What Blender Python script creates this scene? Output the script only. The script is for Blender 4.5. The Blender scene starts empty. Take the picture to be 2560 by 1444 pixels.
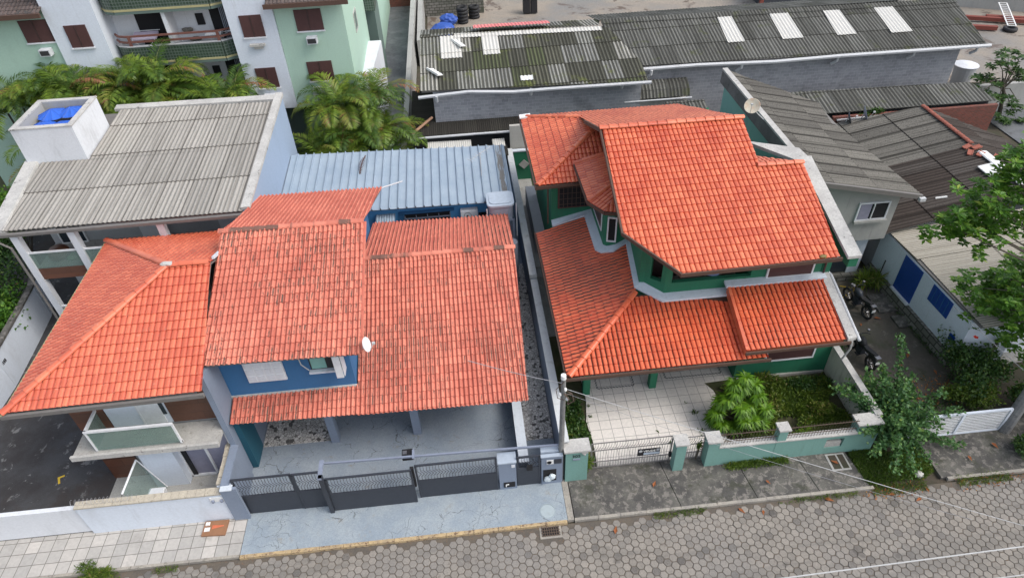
import bpy, bmesh, math, random
import numpy as np
from mathutils import Vector, Matrix
random.seed(7); rng = np.random.default_rng(7)
S = bpy.context.scene
COL = S.collection
RAD = math.radians

# ------------------------------------------------------------- camera, world, sun
cd = bpy.data.cameras.new('camera'); cam = bpy.data.objects.new('camera', cd); COL.objects.link(cam)
cd.sensor_width = 36; cd.lens = 36 * 1682.04 / 2560; cd.clip_end = 600; cd.clip_start = 0.5
R_ = Vector((0.99466136, -0.0973357, -0.03427147)); U_ = Vector((0.08942715, 0.64732661, 0.75694851)); F_ = Vector((0.05149328, 0.75597223, -0.65257522))
m = Matrix(((R_.x, U_.x, -F_.x, 0), (R_.y, U_.y, -F_.y, 0), (R_.z, U_.z, -F_.z, 21.0), (0, 0, 0, 1)))
cam.matrix_world = m
S.camera = cam
W = bpy.data.worlds.new('World'); S.world = W; W.use_nodes = True
wn = W.node_tree.nodes; wl = W.node_tree.links
SUN_EL, SUN_AZ = 52, 112          # azimuth measured clockwise from +y
sky = wn.new('ShaderNodeTexSky'); sky.sky_type = 'NISHITA'; sky.sun_disc = False
sky.sun_elevation = RAD(SUN_EL); sky.sun_rotation = RAD(SUN_AZ); sky.air_density = 1.0; sky.dust_density = 3.0
bg = wn['Background']; bg.inputs[1].default_value = 0.15
hs = wn.new('ShaderNodeHueSaturation'); hs.inputs['Saturation'].default_value = 0.55
wl.new(sky.outputs[0], hs.inputs['Color']); wl.new(hs.outputs[0], bg.inputs[0])
sl = bpy.data.lights.new('sun', 'SUN'); so = bpy.data.objects.new('sun', sl); COL.objects.link(so)
sl.energy = 0.9; sl.angle = RAD(30); sl.color = (1, 0.96, 0.9)
d = Vector((math.sin(RAD(SUN_AZ)) * math.cos(RAD(SUN_EL)), math.cos(RAD(SUN_AZ)) * math.cos(RAD(SUN_EL)), math.sin(RAD(SUN_EL))))
so.rotation_euler = (-d).to_track_quat('-Z', 'Y').to_euler(); so.location = d * 60
S.view_settings.view_transform = 'Standard'; S.view_settings.look = 'None'
S.view_settings.exposure = 0.74
S.render.engine = 'CYCLES'

# ------------------------------------------------------------- mesh builder
class MB:
    def __init__(s): s.v = []; s.f = []; s.m = []; s.uv = {}; s.arr = []
    def add(s, vs, fs, m=0, uvs=None):
        o = len(s.v); s.v += [tuple(x) for x in vs]
        for i, f in enumerate(fs):
            if uvs: s.uv[len(s.f)] = uvs[i]
            s.f.append(tuple(o + k for k in f)); s.m.append(m)
        return s
    def box(s, x0, x1, y0, y1, z0, z1, m=0):
        return s.add([(x0,y0,z0),(x1,y0,z0),(x1,y1,z0),(x0,y1,z0),(x0,y0,z1),(x1,y0,z1),(x1,y1,z1),(x0,y1,z1)],
              [(0,3,2,1),(4,5,6,7),(0,1,5,4),(1,2,6,5),(2,3,7,6),(3,0,4,7)], m)
    def hexa(s, b, t, m=0):      # bottom quad + top quad (both ccw from above)
        return s.add(list(b) + list(t), [(0,3,2,1),(4,5,6,7),(0,1,5,4),(1,2,6,5),(2,3,7,6),(3,0,4,7)], m)
    def beam(s, a, b, w, h, m=0, up=(0,0,1)):
        a = Vector(a); b = Vector(b); d = (b - a).normalized(); u = Vector(up)
        x = d.cross(u)
        if x.length < 1e-4: x = d.cross(Vector((0,1,0)))
        x.normalize(); z = x.cross(d).normalized(); x *= w/2; z *= h/2
        return s.add([a-x-z, a+x-z, b+x-z, b-x-z, a-x+z, a+x+z, b+x+z, b-x+z],
              [(0,3,2,1),(4,5,6,7),(0,1,5,4),(1,2,6,5),(2,3,7,6),(3,0,4,7)], m)
    def prism(s, poly, z0, z1, m=0):
        n = len(poly)
        a = sum(poly[i][0]*poly[(i+1)%n][1]-poly[(i+1)%n][0]*poly[i][1] for i in range(n))
        if a < 0: poly = poly[::-1]
        f0 = z0 if callable(z0) else (lambda x, y: z0); f1 = z1 if callable(z1) else (lambda x, y: z1)
        vs = [(x, y, f0(x, y)) for x, y in poly] + [(x, y, f1(x, y)) for x, y in poly]
        return s.add(vs, [tuple(range(n))[::-1], tuple(range(n, 2*n))] + [(i, (i+1)%n, n+(i+1)%n, n+i) for i in range(n)], m)
    def slab(s, pts, t, m=0):     # polygon in 3D thickened downward by vector (0,0,-t)
        n = len(pts); pts = [Vector(p) for p in pts]
        return s.add(pts + [p - Vector((0,0,t)) for p in pts], [tuple(range(n)), tuple(range(n, 2*n))[::-1]] + [(i, n+i, n+(i+1)%n, (i+1)%n) for i in range(n)], m)
    def tube(s, pts, r, n=8, m=0, caps=True):
        pts = [Vector(p) for p in pts]; k = len(pts); rs = r if isinstance(r, (list, tuple)) else [r]*k
        vs = []; ref = None
        for i, p in enumerate(pts):
            d = (pts[min(i+1, k-1)] - pts[max(i-1, 0)]).normalized()
            if ref is None: ref = d.orthogonal().normalized()
            x = (ref - d*ref.dot(d)); x = x.normalized() if x.length > 1e-5 else d.orthogonal().normalized()
            ref = x; y = d.cross(x)
            vs += [p + (x*math.cos(2*math.pi*j/n) + y*math.sin(2*math.pi*j/n))*rs[i] for j in range(n)]
        fs = [(i*n+j, i*n+(j+1)%n, (i+1)*n+(j+1)%n, (i+1)*n+j) for i in range(k-1) for j in range(n)]
        if caps: fs += [tuple(range(n))[::-1], tuple(range((k-1)*n, k*n))]
        return s.add(vs, fs, m)
    def cyl(s, x, y, z0, z1, r, n=16, m=0, r1=None):
        return s.tube([(x,y,z0),(x,y,z1)], [r, r if r1 is None else r1], n, m)
    def lathe(s, prof, c=(0,0,0), n=20, m=0, M=None):
        vs = []
        for r, z in prof:
            for j in range(n):
                a = 2*math.pi*j/n; p = Vector((r*math.cos(a), r*math.sin(a), z))
                if M: p = M @ p
                vs.append(p + Vector(c))
        fs = [(i*n+j, i*n+(j+1)%n, (i+1)*n+(j+1)%n, (i+1)*n+j) for i in range(len(prof)-1) for j in range(n)]
        return s.add(vs, fs, m)
    def bulk(s, V, F, UV, m=0):   # numpy quads/tris: V (n,3), F (k,c), UV (k,c,2)
        s.arr.append((np.asarray(V, float), np.asarray(F, int), np.asarray(UV, float), m)); return s
    def build(s, name, mats, parent=None, smooth=False, loc=None):
        if not isinstance(mats, (list, tuple)): mats = [mats]
        V = [np.array([tuple(x) for x in s.v], float).reshape(-1, 3)]; off = len(s.v)
        faces = list(s.f); mi = list(s.m); extra = []
        for (v, f, u, mm) in s.arr:
            V.append(v); extra.append((len(faces), u)); faces += (f + off).tolist(); mi += [mm]*len(f); off += len(v)
        V = np.concatenate(V)
        if parent is not None:
            base = ROOT[parent.name]
        elif loc is not None: base = Vector(loc)
        else:
            mn = V.min(0); mx = V.max(0); base = Vector(((mn[0]+mx[0])/2, (mn[1]+mx[1])/2, mn[2]))
        me = bpy.data.meshes.new(name); me.from_pydata((V - np.array(base)).tolist(), [], faces)
        for mt in mats: me.materials.append(mt)
        me.polygons.foreach_set('material_index', mi)
        if smooth: me.polygons.foreach_set('use_smooth', [True]*len(faces))
        uvl = me.uv_layers.new(name='UVMap'); nl = len(me.loops)
        vi = np.empty(nl, int); me.loops.foreach_get('vertex_index', vi)
        tot = np.empty(len(faces), int); me.polygons.foreach_get('loop_total', tot)
        nr = np.empty(len(faces)*3); me.polygons.foreach_get('normal', nr); nr = np.abs(nr.reshape(-1, 3))
        fi = np.repeat(np.arange(len(faces)), tot); P = V[vi]; N = nr[fi]; ax = N.argmax(1)
        uv = np.stack([np.where(ax == 0, P[:,1], P[:,0]), np.where(ax == 2, P[:,1], P[:,2])], 1)
        st = np.concatenate([[0], np.cumsum(tot)])
        for k, u in s.uv.items(): uv[st[k]:st[k]+tot[k]] = u
        for k0, u in extra:
            c = u.shape[0]*u.shape[1]; uv[st[k0]:st[k0]+c] = u.reshape(-1, 2)
        uvl.data.foreach_set('uv', uv.ravel())
        me.validate(); me.update()
        o = bpy.data.objects.new(name, me); COL.objects.link(o)
        if parent is not None: o.parent = parent; ROOT[o.name] = base
        else: o.location = base; ROOT[o.name] = base
        return o
ROOT = {}
def thing(name, label, cat, loc, group=None):
    o = bpy.data.objects.new(name, None); COL.objects.link(o); o.location = loc; ROOT[o.name] = Vector(loc)
    o['label'] = label; o['category'] = cat
    if group: o['group'] = group
    o.empty_display_size = 0.3
    return o
def tag(o, label, cat, group=None, kind=None):
    o['label'] = label; o['category'] = cat
    if group: o['group'] = group
    if kind: o['kind'] = kind
    return o
def struct(o): o['kind'] = 'structure'; return o
def copy_tree(o, parent=None):
    c = o.copy(); COL.objects.link(c)
    if parent is not None: c.parent = parent
    for ch in list(o.children): copy_tree(ch, c)
    return c
def place(o, loc, rz=0, label=None, sc=None, tilt=None):
    o.location = loc; o.rotation_euler = (tilt[0] if tilt else 0, tilt[1] if tilt else 0, rz)
    if label: o['label'] = label
    if sc: o.scale = sc if isinstance(sc, tuple) else (sc, sc, sc)
    return o
bx = lambda *a: MB().box(*a)

# ------------------------------------------------------------- materials
class G:
    def __init__(s, name):
        s.mat = bpy.data.materials.new(name); s.mat.use_nodes = True
        s.t = s.mat.node_tree; s.b = s.t.nodes['Principled BSDF']; s.t.nodes['Material Output']
        s.tc = s.t.nodes.new('ShaderNodeTexCoord'); s.uv = s.tc.outputs['UV']; s.ob = s.tc.outputs['Object']
    def n(s, ty, **kw):
        k = s.t.nodes.new(ty)
        for a, b in kw.items(): setattr(k, a, b)
        return k
    def put(s, sock, v):
        if isinstance(v, bpy.types.NodeSocket): s.t.links.new(v, sock)
        elif isinstance(v, (tuple, list)) and len(v) == 3 and sock.type == 'RGBA': sock.default_value = (*v, 1)
        else: sock.default_value = v
    def math(s, op, a, b=0.5, c=None, clamp=False):
        k = s.n('ShaderNodeMath', operation=op, use_clamp=clamp); s.put(k.inputs[0], a); s.put(k.inputs[1], b)
        if c is not None: s.put(k.inputs[2], c)
        return k.outputs[0]
    def vm(s, op, a, b=(0,0,0)):
        k = s.n('ShaderNodeVectorMath', operation=op); s.put(k.inputs[0], a)
        if op != 'FLOOR': s.put(k.inputs[1], b)
        return k.outputs[0]
    def noise(s, vec, scale=1, detail=3, rough=0.6, dist=0):
        k = s.n('ShaderNodeTexNoise'); s.put(k.inputs['Vector'], vec); k.inputs['Scale'].default_value = scale
        k.inputs['Detail'].default_value = detail; k.inputs['Roughness'].default_value = rough; k.inputs['Distortion'].default_value = dist
        return k.outputs[0]
    def voro(s, vec, scale=1, feat='F1', rnd=1.0):
        k = s.n('ShaderNodeTexVoronoi', feature=feat); s.put(k.inputs['Vector'], vec); k.inputs['Scale'].default_value = scale; k.inputs['Randomness'].default_value = rnd
        return k
    def white(s, vec):
        k = s.n('ShaderNodeTexWhiteNoise', noise_dimensions='3D'); s.put(k.inputs['Vector'], vec); return k.outputs['Value']
    def ramp(s, f, a, b, inv=False):   # smooth map of f from a..b to 0..1
        k = s.n('ShaderNodeMapRange', clamp=True, interpolation_type='SMOOTHSTEP'); s.put(k.inputs['Value'], f)
        k.inputs['From Min'].default_value = a; k.inputs['From Max'].default_value = b
        if inv: k.inputs['To Min'].default_value = 1; k.inputs['To Max'].default_value = 0
        return k.outputs[0]
    def mix(s, f, a, b, mode='MIX'):
        k = s.n('ShaderNodeMix', data_type='RGBA', blend_type=mode); s.put(k.inputs[0], f); s.put(k.inputs[6], a); s.put(k.inputs[7], b); return k.outputs[2]
    def cramp(s, f, stops):
        k = s.n('ShaderNodeValToRGB'); e = k.color_ramp.elements
        for i, (p, c) in enumerate(stops):
            if i > 1: e.new(p)
            e[i].position = p; e[i].color = (*c, 1)
        s.put(k.inputs[0], f); return k.outputs[0]
    def sep(s, v):
        k = s.n('ShaderNodeSeparateXYZ'); s.put(k.inputs[0], v); return k.outputs
    def comb(s, x, y, z=0.0):
        k = s.n('ShaderNodeCombineXYZ'); s.put(k.inputs[0], x); s.put(k.inputs[1], y); s.put(k.inputs[2], z); return k.outputs[0]
    def bump(s, h, st=0.5, dist=0.02):
        k = s.n('ShaderNodeBump'); k.inputs['Strength'].default_value = st; k.inputs['Distance'].default_value = dist; s.put(k.inputs['Height'], h)
        s.put(s.b.inputs['Normal'], k.outputs[0])
    def done(s, col, rough=0.8, metal=0.0, spec=None):
        s.put(s.b.inputs['Base Color'], col); s.put(s.b.inputs['Roughness'], rough); s.b.inputs['Metallic'].default_value = metal
        if spec is not None: s.b.inputs['Specular IOR Level'].default_value = spec
        return s.mat
def paint(name, c, dirt=(0.12,0.11,0.09), amt=0.35, rough=0.75, sc=1.2, streak=True, metal=0.0):
    g = G(name); a = g.noise(g.vm('MULTIPLY', g.ob, (1, 1, 0.35 if streak else 1)), sc, 5, 0.65)
    rs = g.noise(g.vm('MULTIPLY', g.ob, (5, 5, 0.5)), 1.0, 4, 0.7); f = g.math('MAXIMUM', g.math('MULTIPLY', g.ramp(a, 0.5, 0.8), amt), g.math('MULTIPLY', g.ramp(rs, 0.56, 0.76), amt*0.8))
    b = g.noise(g.ob, 14, 3); v = g.math('MULTIPLY_ADD', b, 0.24, 0.88)
    c2 = g.mix(1.0, c, g.comb(v, v, v), 'MULTIPLY'); g.bump(b, 0.15, 0.01)
    return g.done(g.mix(f, c2, dirt), rough, metal)
def plain(name, c, rough=0.6, metal=0.0): 
    g = G(name); b = g.noise(g.ob, 6, 3); v = g.math('MULTIPLY_ADD', b, 0.4, 0.8)
    return g.done(g.mix(1.0, c, g.comb(v, v, v), 'MULTIPLY'), rough, metal)

def terracotta(name, c1, c2, dark, moss, amt, groove, rough, spec, foot=0.0, seed=0.0, streak=0.0, sa=0.42, sb=0.95):
    g = G(name); fl = g.vm('FLOOR', g.uv); w = g.white(g.vm('ADD', fl, (seed+0.5, 3.5, 0)))
    col = g.mix(w, c1, c2); big = g.noise(g.ob, 0.45, 4); col = g.mix(g.math('MULTIPLY', g.ramp(big, 0.4, 0.7), 0.4), col, dark)
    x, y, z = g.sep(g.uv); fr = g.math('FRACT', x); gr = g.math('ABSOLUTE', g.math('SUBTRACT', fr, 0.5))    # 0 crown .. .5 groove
    col = g.mix(g.math('MULTIPLY', g.ramp(gr, 0.28, 0.46), groove), col, dark)  # gap shadow between tile columns, painted into the base colour
    fy = g.math('FRACT', y); lip = g.ramp(fy, 0.0, 0.10, True); col = g.mix(g.math('MULTIPLY', lip, 0.62), col, dark)  # shadow line at each course lip, also painted into the colour
    n1 = g.noise(g.vm('MULTIPLY', g.uv, (1.0, 0.55, 1)), 2.4, 5, 0.7); reg = g.noise(g.ob, 0.5, 3, 0.55)
    k = g.math('ADD', g.math('MULTIPLY_ADD', w, 0.16, n1), g.math('MULTIPLY', g.math('SUBTRACT', reg, 0.5), 0.75))
    k = g.math('ADD', k, g.math('MULTIPLY', gr, 0.14)); f = g.math('MULTIPLY', g.ramp(k, 0.74 - amt, 0.84 - amt), 0.85)
    fine = g.noise(g.ob, 40, 3, 0.7); mcol = g.mix(g.ramp(fine, 0.35, 0.65), moss, (moss[0]*2.3, moss[1]*2.4, moss[2]*2.5))
    col = g.mix(f, col, mcol)
    sn = g.noise(g.vm('MULTIPLY', g.uv, (2.2, 0.55, 1)), 1.6, 6, 0.8); w2 = g.white(g.vm('ADD', fl, (seed+9.5, 1.5, 2)))
    side = g.math('MULTIPLY', g.ramp(fr, sa, sa+0.10), g.ramp(fr, sb, sb+0.08, True))
    sk = g.math('ADD', g.math('MULTIPLY_ADD', w2, 0.14, sn), g.math('MULTIPLY', g.math('SUBTRACT', g.noise(g.vm('ADD', g.ob, (3, 9, 4)), 0.42, 3, 0.55), 0.5), 0.55))
    sf = g.math('MULTIPLY', g.math('MULTIPLY', side, g.ramp(sk, 0.86-streak, 0.98-streak)), 0.92)
    col = g.mix(sf, col, g.mix(g.ramp(fine, 0.4, 0.6), (moss[0]*.6, moss[1]*.6, moss[2]*.6), moss))
    wear = g.noise(g.vm('ADD', g.ob, (11, 2, 7)), 7, 4, 0.7); col = g.mix(g.math('MULTIPLY', g.ramp(wear, 0.6, 0.72), 0.35), col, (0.80, 0.42, 0.30))
    sp2 = g.noise(g.vm('ADD', g.ob, (1, 5, 9)), 18, 2, 0.6); col = g.mix(g.math('MULTIPLY', g.ramp(sp2, 0.70, 0.73), 0.5), col, (0.55, 0.42, 0.33))
    g.bump(fine, 0.12, 0.01)
    return g.done(col, rough, 0, spec)

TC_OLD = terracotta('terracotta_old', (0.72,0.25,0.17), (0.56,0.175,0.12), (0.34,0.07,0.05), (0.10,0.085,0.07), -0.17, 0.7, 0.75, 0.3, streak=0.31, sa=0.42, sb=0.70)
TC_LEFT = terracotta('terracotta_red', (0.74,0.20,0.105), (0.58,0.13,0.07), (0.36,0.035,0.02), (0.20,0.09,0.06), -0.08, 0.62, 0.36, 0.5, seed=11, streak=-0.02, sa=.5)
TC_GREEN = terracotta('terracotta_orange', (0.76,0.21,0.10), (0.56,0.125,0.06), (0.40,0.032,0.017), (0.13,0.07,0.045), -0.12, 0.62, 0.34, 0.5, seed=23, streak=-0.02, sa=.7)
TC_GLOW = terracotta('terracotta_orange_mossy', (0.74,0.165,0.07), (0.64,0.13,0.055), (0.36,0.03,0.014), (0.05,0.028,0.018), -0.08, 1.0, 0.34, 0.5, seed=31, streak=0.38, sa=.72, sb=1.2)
TC_BROWN = terracotta('roof_tile_brown', (0.13,0.10,0.09), (0.09,0.07,0.06), (0.04,0.03,0.03), (0.03,0.03,0.03), 0.0, 0.6, 0.7, 0.3, seed=41)

def fibro(name, c1, c2, dark, stain=0.4, sheetw=6.0, speck=0.3, palette=None, moss=None, seed=0, groove=0.5, line=0.65, lw=0.05):
    g = G(name); x, y, z = g.sep(g.uv); sx = g.math('FLOOR', g.math('DIVIDE', x, sheetw)); sy = g.math('FLOOR', y)
    w = g.white(g.comb(g.math('ADD', sx, seed+0.3), g.math('ADD', sy, 0.7), 0.2))
    col = g.mix(w, c1, c2)
    if palette: col = g.cramp(w, palette); g.t.nodes[-1].color_ramp.interpolation = 'CONSTANT'
    fr = g.math('FRACT', x); gr = g.math('ABSOLUTE', g.math('SUBTRACT', fr, 0.5))
    st = g.noise(g.vm('MULTIPLY', g.uv, (0.9, 0.25, 1)), 1.5, 5, 0.7)
    f = g.math('MULTIPLY', g.ramp(g.math('ADD', st, g.math('MULTIPLY', gr, groove)), 0.52, 0.8), stain)
    col = g.mix(f, col, dark)
    if moss:
        mn = g.noise(g.ob, 0.8, 4, 0.7); col = g.mix(g.math('MULTIPLY', g.ramp(mn, 0.56, 0.72), 0.7), col, moss)
    sp = g.noise(g.ob, 16, 3, 0.7); col = g.mix(g.math('MULTIPLY', g.ramp(sp, 0.5, 0.7), speck), col, dark)
    sx2 = g.math('FRACT', g.math('DIVIDE', x, sheetw)); e = g.ramp(sx2, 0.0, lw, True); e2 = g.ramp(g.math('FRACT', y), 0.0, 0.025, True)
    col = g.mix(g.math('MULTIPLY', g.math('MAXIMUM', e, e2), line), col, dark)
    g.bump(sp, 0.2, 0.01)
    return g.done(col, 0.9, 0, 0.2)
FB_LIGHT = fibro('fibro_cement_light', (0.40,0.38,0.345), (0.30,0.285,0.26), (0.13,0.12,0.105), 0.6, 6.0, 0.5, line=1.0, lw=.12)
FB_DARK = fibro('fibro_cement_weathered', (0.105,0.105,0.093), (0.19,0.19,0.172), (0.035,0.035,0.03), 0.75, 6.2, 0.5, moss=(0.075,0.085,0.035), seed=5, groove=0.8)
FB_MOSAIC = fibro('fibro_cement_patched', (0.2,0.2,0.18), (0.3,0.3,0.28), (0.03,0.03,0.022), 0.8, 5.0, 0.5,
    palette=[(0,(0.10,0.10,0.08)),(0.32,(0.38,0.37,0.33)),(0.5,(0.12,0.12,0.09)),(0.62,(0.26,0.26,0.24)),(0.8,(0.10,0.115,0.06)),(0.9,(0.30,0.30,0.27))], moss=(0.13,0.15,0.035), seed=9, groove=0.9)
FB_BLACK = fibro('fibro_cement_black', (0.035,0.032,0.028), (0.05,0.047,0.04), (0.012,0.012,0.01), 0.5, 6.2, 0.3, seed=2)
FB_GREY = fibro('fibro_cement_grey', (0.115,0.108,0.095), (0.18,0.17,0.148), (0.024,0.022,0.018), 0.75, 4.6, 0.8, seed=13, groove=0.25, line=1.0, lw=.28)
FB_BROWN = fibro('fibro_cement_brown', (0.06,0.047,0.04), (0.11,0.10,0.09), (0.02,0.015,0.012), 0.7, 4.6, 0.6, line=1.0, lw=.22, seed=17, groove=0.6)
FB_CREAM = fibro('fibro_cement_cream', (0.45,0.42,0.355), (0.38,0.355,0.305), (0.18,0.155,0.12), 0.5, 14, 0.2, seed=19, groove=0.6)
FB_WHITE = fibro('skylight_sheet', (0.62,0.61,0.57), (0.55,0.54,0.50), (0.35,0.34,0.31), 0.3, 30, 0.2)
FB_PINK = fibro('pink_sheet', (0.75,0.26,0.25), (0.7,0.22,0.22), (0.5,0.15,0.15), 0.2, 30, 0.1)
def bluemetal():
    g = G('blue_painted_metal'); n1 = g.noise(g.ob, 0.8, 5, 0.65); n2 = g.noise(g.vm('MULTIPLY', g.ob, (3, 0.5, 1)), 2, 4)
    c = g.mix(g.ramp(n1, 0.3, 0.7), (0.275,0.345,0.42), (0.335,0.405,0.47)); c = g.mix(g.math('MULTIPLY', g.ramp(n2, 0.6, 0.8), 0.4), c, (0.24,0.27,0.31))
    x, y, z = g.sep(g.uv); st = g.noise(g.vm('MULTIPLY', g.uv, (0.6,1.2,1)), 3, 5, 0.8)
    fr = g.math('FRACT', x); e = g.math('MULTIPLY', g.ramp(fr, 0.9, 0.97), g.ramp(st, 0.3, 0.6)); c = g.mix(g.math('MULTIPLY', e, 0.4), c, (0.16,0.22,0.30))
    band = g.math('MULTIPLY', g.ramp(x, 25.9, 26.0), g.ramp(x, 26.7, 26.8, True)); c = g.mix(g.math('MULTIPLY', band, g.ramp(st, 0.42, 0.55)), c, (0.16,0.15,0.135))
    return g.done(c, 0.5, 0.0, 0.4)
BLUE_ROOF = bluemetal()

def blocks(name, c1, c2, mortar, sx=0.39, sy=0.19, mo=0.012, stain=(0.04,0.04,0.045), amt=0.5, off=0.5, rough=0.85, nsc=0.6):
    g = G(name); k = g.n('ShaderNodeTexBrick', offset=off); g.put(k.inputs['Vector'], g.uv); k.inputs['Scale'].default_value = 1
    g.put(k.inputs['Color1'], c1); g.put(k.inputs['Color2'], c2); g.put(k.inputs['Mortar'], mortar)
    k.inputs['Mortar Size'].default_value = mo; k.inputs['Brick Width'].default_value = sx; k.inputs['Row Height'].default_value = sy; k.inputs['Mortar Smooth'].default_value = 0.3
    n = g.noise(g.ob, nsc, 5, 0.65); c = g.mix(g.math('MULTIPLY', g.ramp(n, 0.52, 0.75), amt), k.outputs[0], stain)
    n2 = g.noise(g.ob, 9, 4, 0.7); v = g.math('MULTIPLY_ADD', n2, 0.5, 0.75); c = g.mix(1.0, c, g.comb(v, v, v), 'MULTIPLY')
    g.bump(g.math('SUBTRACT', 1.0, k.outputs['Fac']), 0.4, 0.01)
    return g.done(c, rough)
BLOCK = blocks('concrete_block_wall', (0.30,0.31,0.33), (0.23,0.24,0.26), (0.35,0.355,0.37), amt=0.4)
FLOORTILE = blocks('white_floor_tile', (0.74,0.70,0.65), (0.71,0.67,0.62), (0.30,0.28,0.26), 0.42, 0.42, 0.011, (0.45,0.42,0.38), 0.3, 0.0, 0.5)
SIDETILE = blocks('sidewalk_tile', (0.50,0.47,0.43), (0.37,0.355,0.33), (0.17,0.16,0.14), 0.43, 0.43, 0.014, (0.2,0.19,0.17), 0.5, 0.0, 0.7, 1.2)
GREENTILE = blocks('green_glazed_tile', (0.045,0.075,0.05), (0.03,0.055,0.035), (0.13,0.16,0.14), 0.16, 0.16, 0.02, (0.02,0.05,0.03), 0.5, 0.0, 0.35)
LATTICE = blocks('green_lattice', (0.02,0.05,0.04), (0.03,0.07,0.05), (0.10,0.2,0.15), 0.25, 0.16, 0.03, (0.02,0.04,0.03), 0.3, 0.0, 0.7)
STONEBLK = blocks('stone_block_plinth', (0.21,0.20,0.18), (0.12,0.12,0.10), (0.05,0.05,0.04), 0.45, 0.24, 0.03, (0.05,0.06,0.03), 0.7)
BALTILE = blocks('wood_look_panel', (0.16,0.062,0.035), (0.10,0.048,0.032), (0.07,0.03,0.02), 2.4, 0.42, 0.01, (0.07,0.035,0.025), 0.6, 0.5, 0.45)
BRICKRED = blocks('red_brick', (0.22,0.06,0.04), (0.13,0.045,0.03), (0.12,0.09,0.08), 0.2, 0.08, 0.01, (0.03,0.02,0.02), 0.6)
def mosaic(name, a, b, gap, scale):
    g = G(name); v = g.voro(g.uv, scale, 'DISTANCE_TO_EDGE'); w = g.voro(g.uv, scale); cs = g.sep(w.outputs['Color'])
    c = g.mix(cs[0], a, b); c = g.mix(g.ramp(cs[1], 0.88, 0.92), c, (0.1,0.095,0.09)); c = g.mix(g.ramp(v.outputs[0], 0.035, 0.06, True), c, gap)
    g.bump(g.ramp(v.outputs[0], 0.03, 0.1), 0.5, 0.02)
    return g.done(c, 0.8)
MOSAIC = mosaic('stone_mosaic', (0.74,0.72,0.68), (0.45,0.43,0.40), (0.17,0.16,0.14), 8.5)
def ground_mat(name, a, b, c3, sc=1.0, fine=20, rough=0.9, t3=(0.55, 0.7), crack=None, grout=None, wet=None, moss=None):
    g = G(name); n = g.noise(g.ob, sc, 6, 0.65); c = g.mix(g.ramp(n, 0.35, 0.65), a, b)
    n2 = g.noise(g.vm('ADD', g.ob, (7, 3, 1)), sc*2.7, 6, 0.7, 0.4); c = g.mix(g.ramp(n2, *t3), c, c3)
    if moss: nm = g.noise(g.vm('ADD', g.ob, (-5, 8, 2)), sc*0.9, 5, 0.7); c = g.mix(g.math('MULTIPLY', g.ramp(nm, 0.52, 0.66), 0.8), c, moss)
    f = g.noise(g.ob, fine, 4, 0.75); v = g.math('MULTIPLY_ADD', f, 0.9, 0.55); c = g.mix(1.0, c, g.comb(v, v, v), 'MULTIPLY'); h = f
    if crack:
        wv = g.vm('ADD', g.ob, g.vm('SCALE', g.n('ShaderNodeTexNoise').outputs['Color'])) if False else g.ob
        dn = g.n('ShaderNodeTexNoise'); g.put(dn.inputs['Vector'], g.ob); dn.inputs['Scale'].default_value = 2.5; dn.inputs['Detail'].default_value = 5
        dv = g.vm('ADD', g.ob, g.vm('MULTIPLY', dn.outputs['Color'], (0.55, 0.55, 0)))
        e = g.voro(dv, 1.1, 'DISTANCE_TO_EDGE'); e2 = g.voro(dv, 3.4, 'DISTANCE_TO_EDGE'); mk = g.noise(g.ob, 0.55, 3)
        l1 = g.math('MULTIPLY', g.ramp(e.outputs[0], 0.002, 0.009, True), g.ramp(mk, 0.46, 0.55))
        l2 = g.math('MULTIPLY', g.ramp(e2.outputs[0], 0.005, 0.02, True), g.ramp(mk, 0.56, 0.62))
        c = g.mix(g.math('MULTIPLY', g.math('MAXIMUM', l1, l2), 0.8), c, crack)
    r = rough
    if wet: r = g.math('SUBTRACT', rough, g.math('MULTIPLY', g.ramp(n, 0.45, 0.6), wet))
    g.bump(h, 0.3, 0.01)
    return g.done(c, r)
SOIL = ground_mat('soil', (0.07,0.055,0.04), (0.045,0.045,0.025), (0.09,0.07,0.05), 1.3)
SOILGREEN = ground_mat('mossy_soil', (0.045,0.058,0.018), (0.075,0.07,0.035), (0.05,0.035,0.025), 1.6)
BLUECONC = ground_mat('blue_painted_concrete', (0.25,0.30,0.345), (0.31,0.355,0.385), (0.28,0.29,0.28), 1.1, 25, 0.75, (0.56,0.72), crack=(0.07,0.08,0.085))
GARAGECONC = ground_mat('garage_painted_concrete', (0.23,0.275,0.325), (0.28,0.32,0.36), (0.22,0.20,0.17), 0.8, 25, 0.7, (0.58,0.75), crack=(0.06,0.065,0.07))
CONC = ground_mat('stained_concrete', (0.12,0.115,0.10), (0.065,0.062,0.058), (0.19,0.175,0.155), 1.7, 22, 0.9, (0.50,0.60), moss=(0.05,0.052,0.035))
CONCL = ground_mat('pale_concrete', (0.42,0.41,0.38), (0.36,0.35,0.33), (0.25,0.24,0.21), 1.5, 20)
CAP = ground_mat('weathered_plaster_cap', (0.50,0.49,0.46), (0.40,0.39,0.37), (0.12,0.11,0.10), 1.3, 14, 0.9, (0.60,0.68))
KERB = ground_mat('kerb_concrete', (0.36,0.33,0.28), (0.28,0.26,0.23), (0.12,0.11,0.09), 2, 18)
KERBY = ground_mat('kerb_yellow', (0.50,0.37,0.20), (0.38,0.29,0.18), (0.17,0.11,0.07), 4, 18, 0.9, (0.52,0.62))
ASPH = ground_mat('dark_asphalt', (0.06,0.061,0.064), (0.036,0.033,0.033), (0.17,0.17,0.165), 0.6, 24, 0.85, (0.59,0.64), moss=(0.045,0.036,0.033))
ALLEY = ground_mat('alley_concrete', (0.11,0.12,0.13), (0.15,0.155,0.16), (0.06,0.06,0.06), 0.5, 10, 0.7, (0.55,0.72), wet=0.25)
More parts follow.
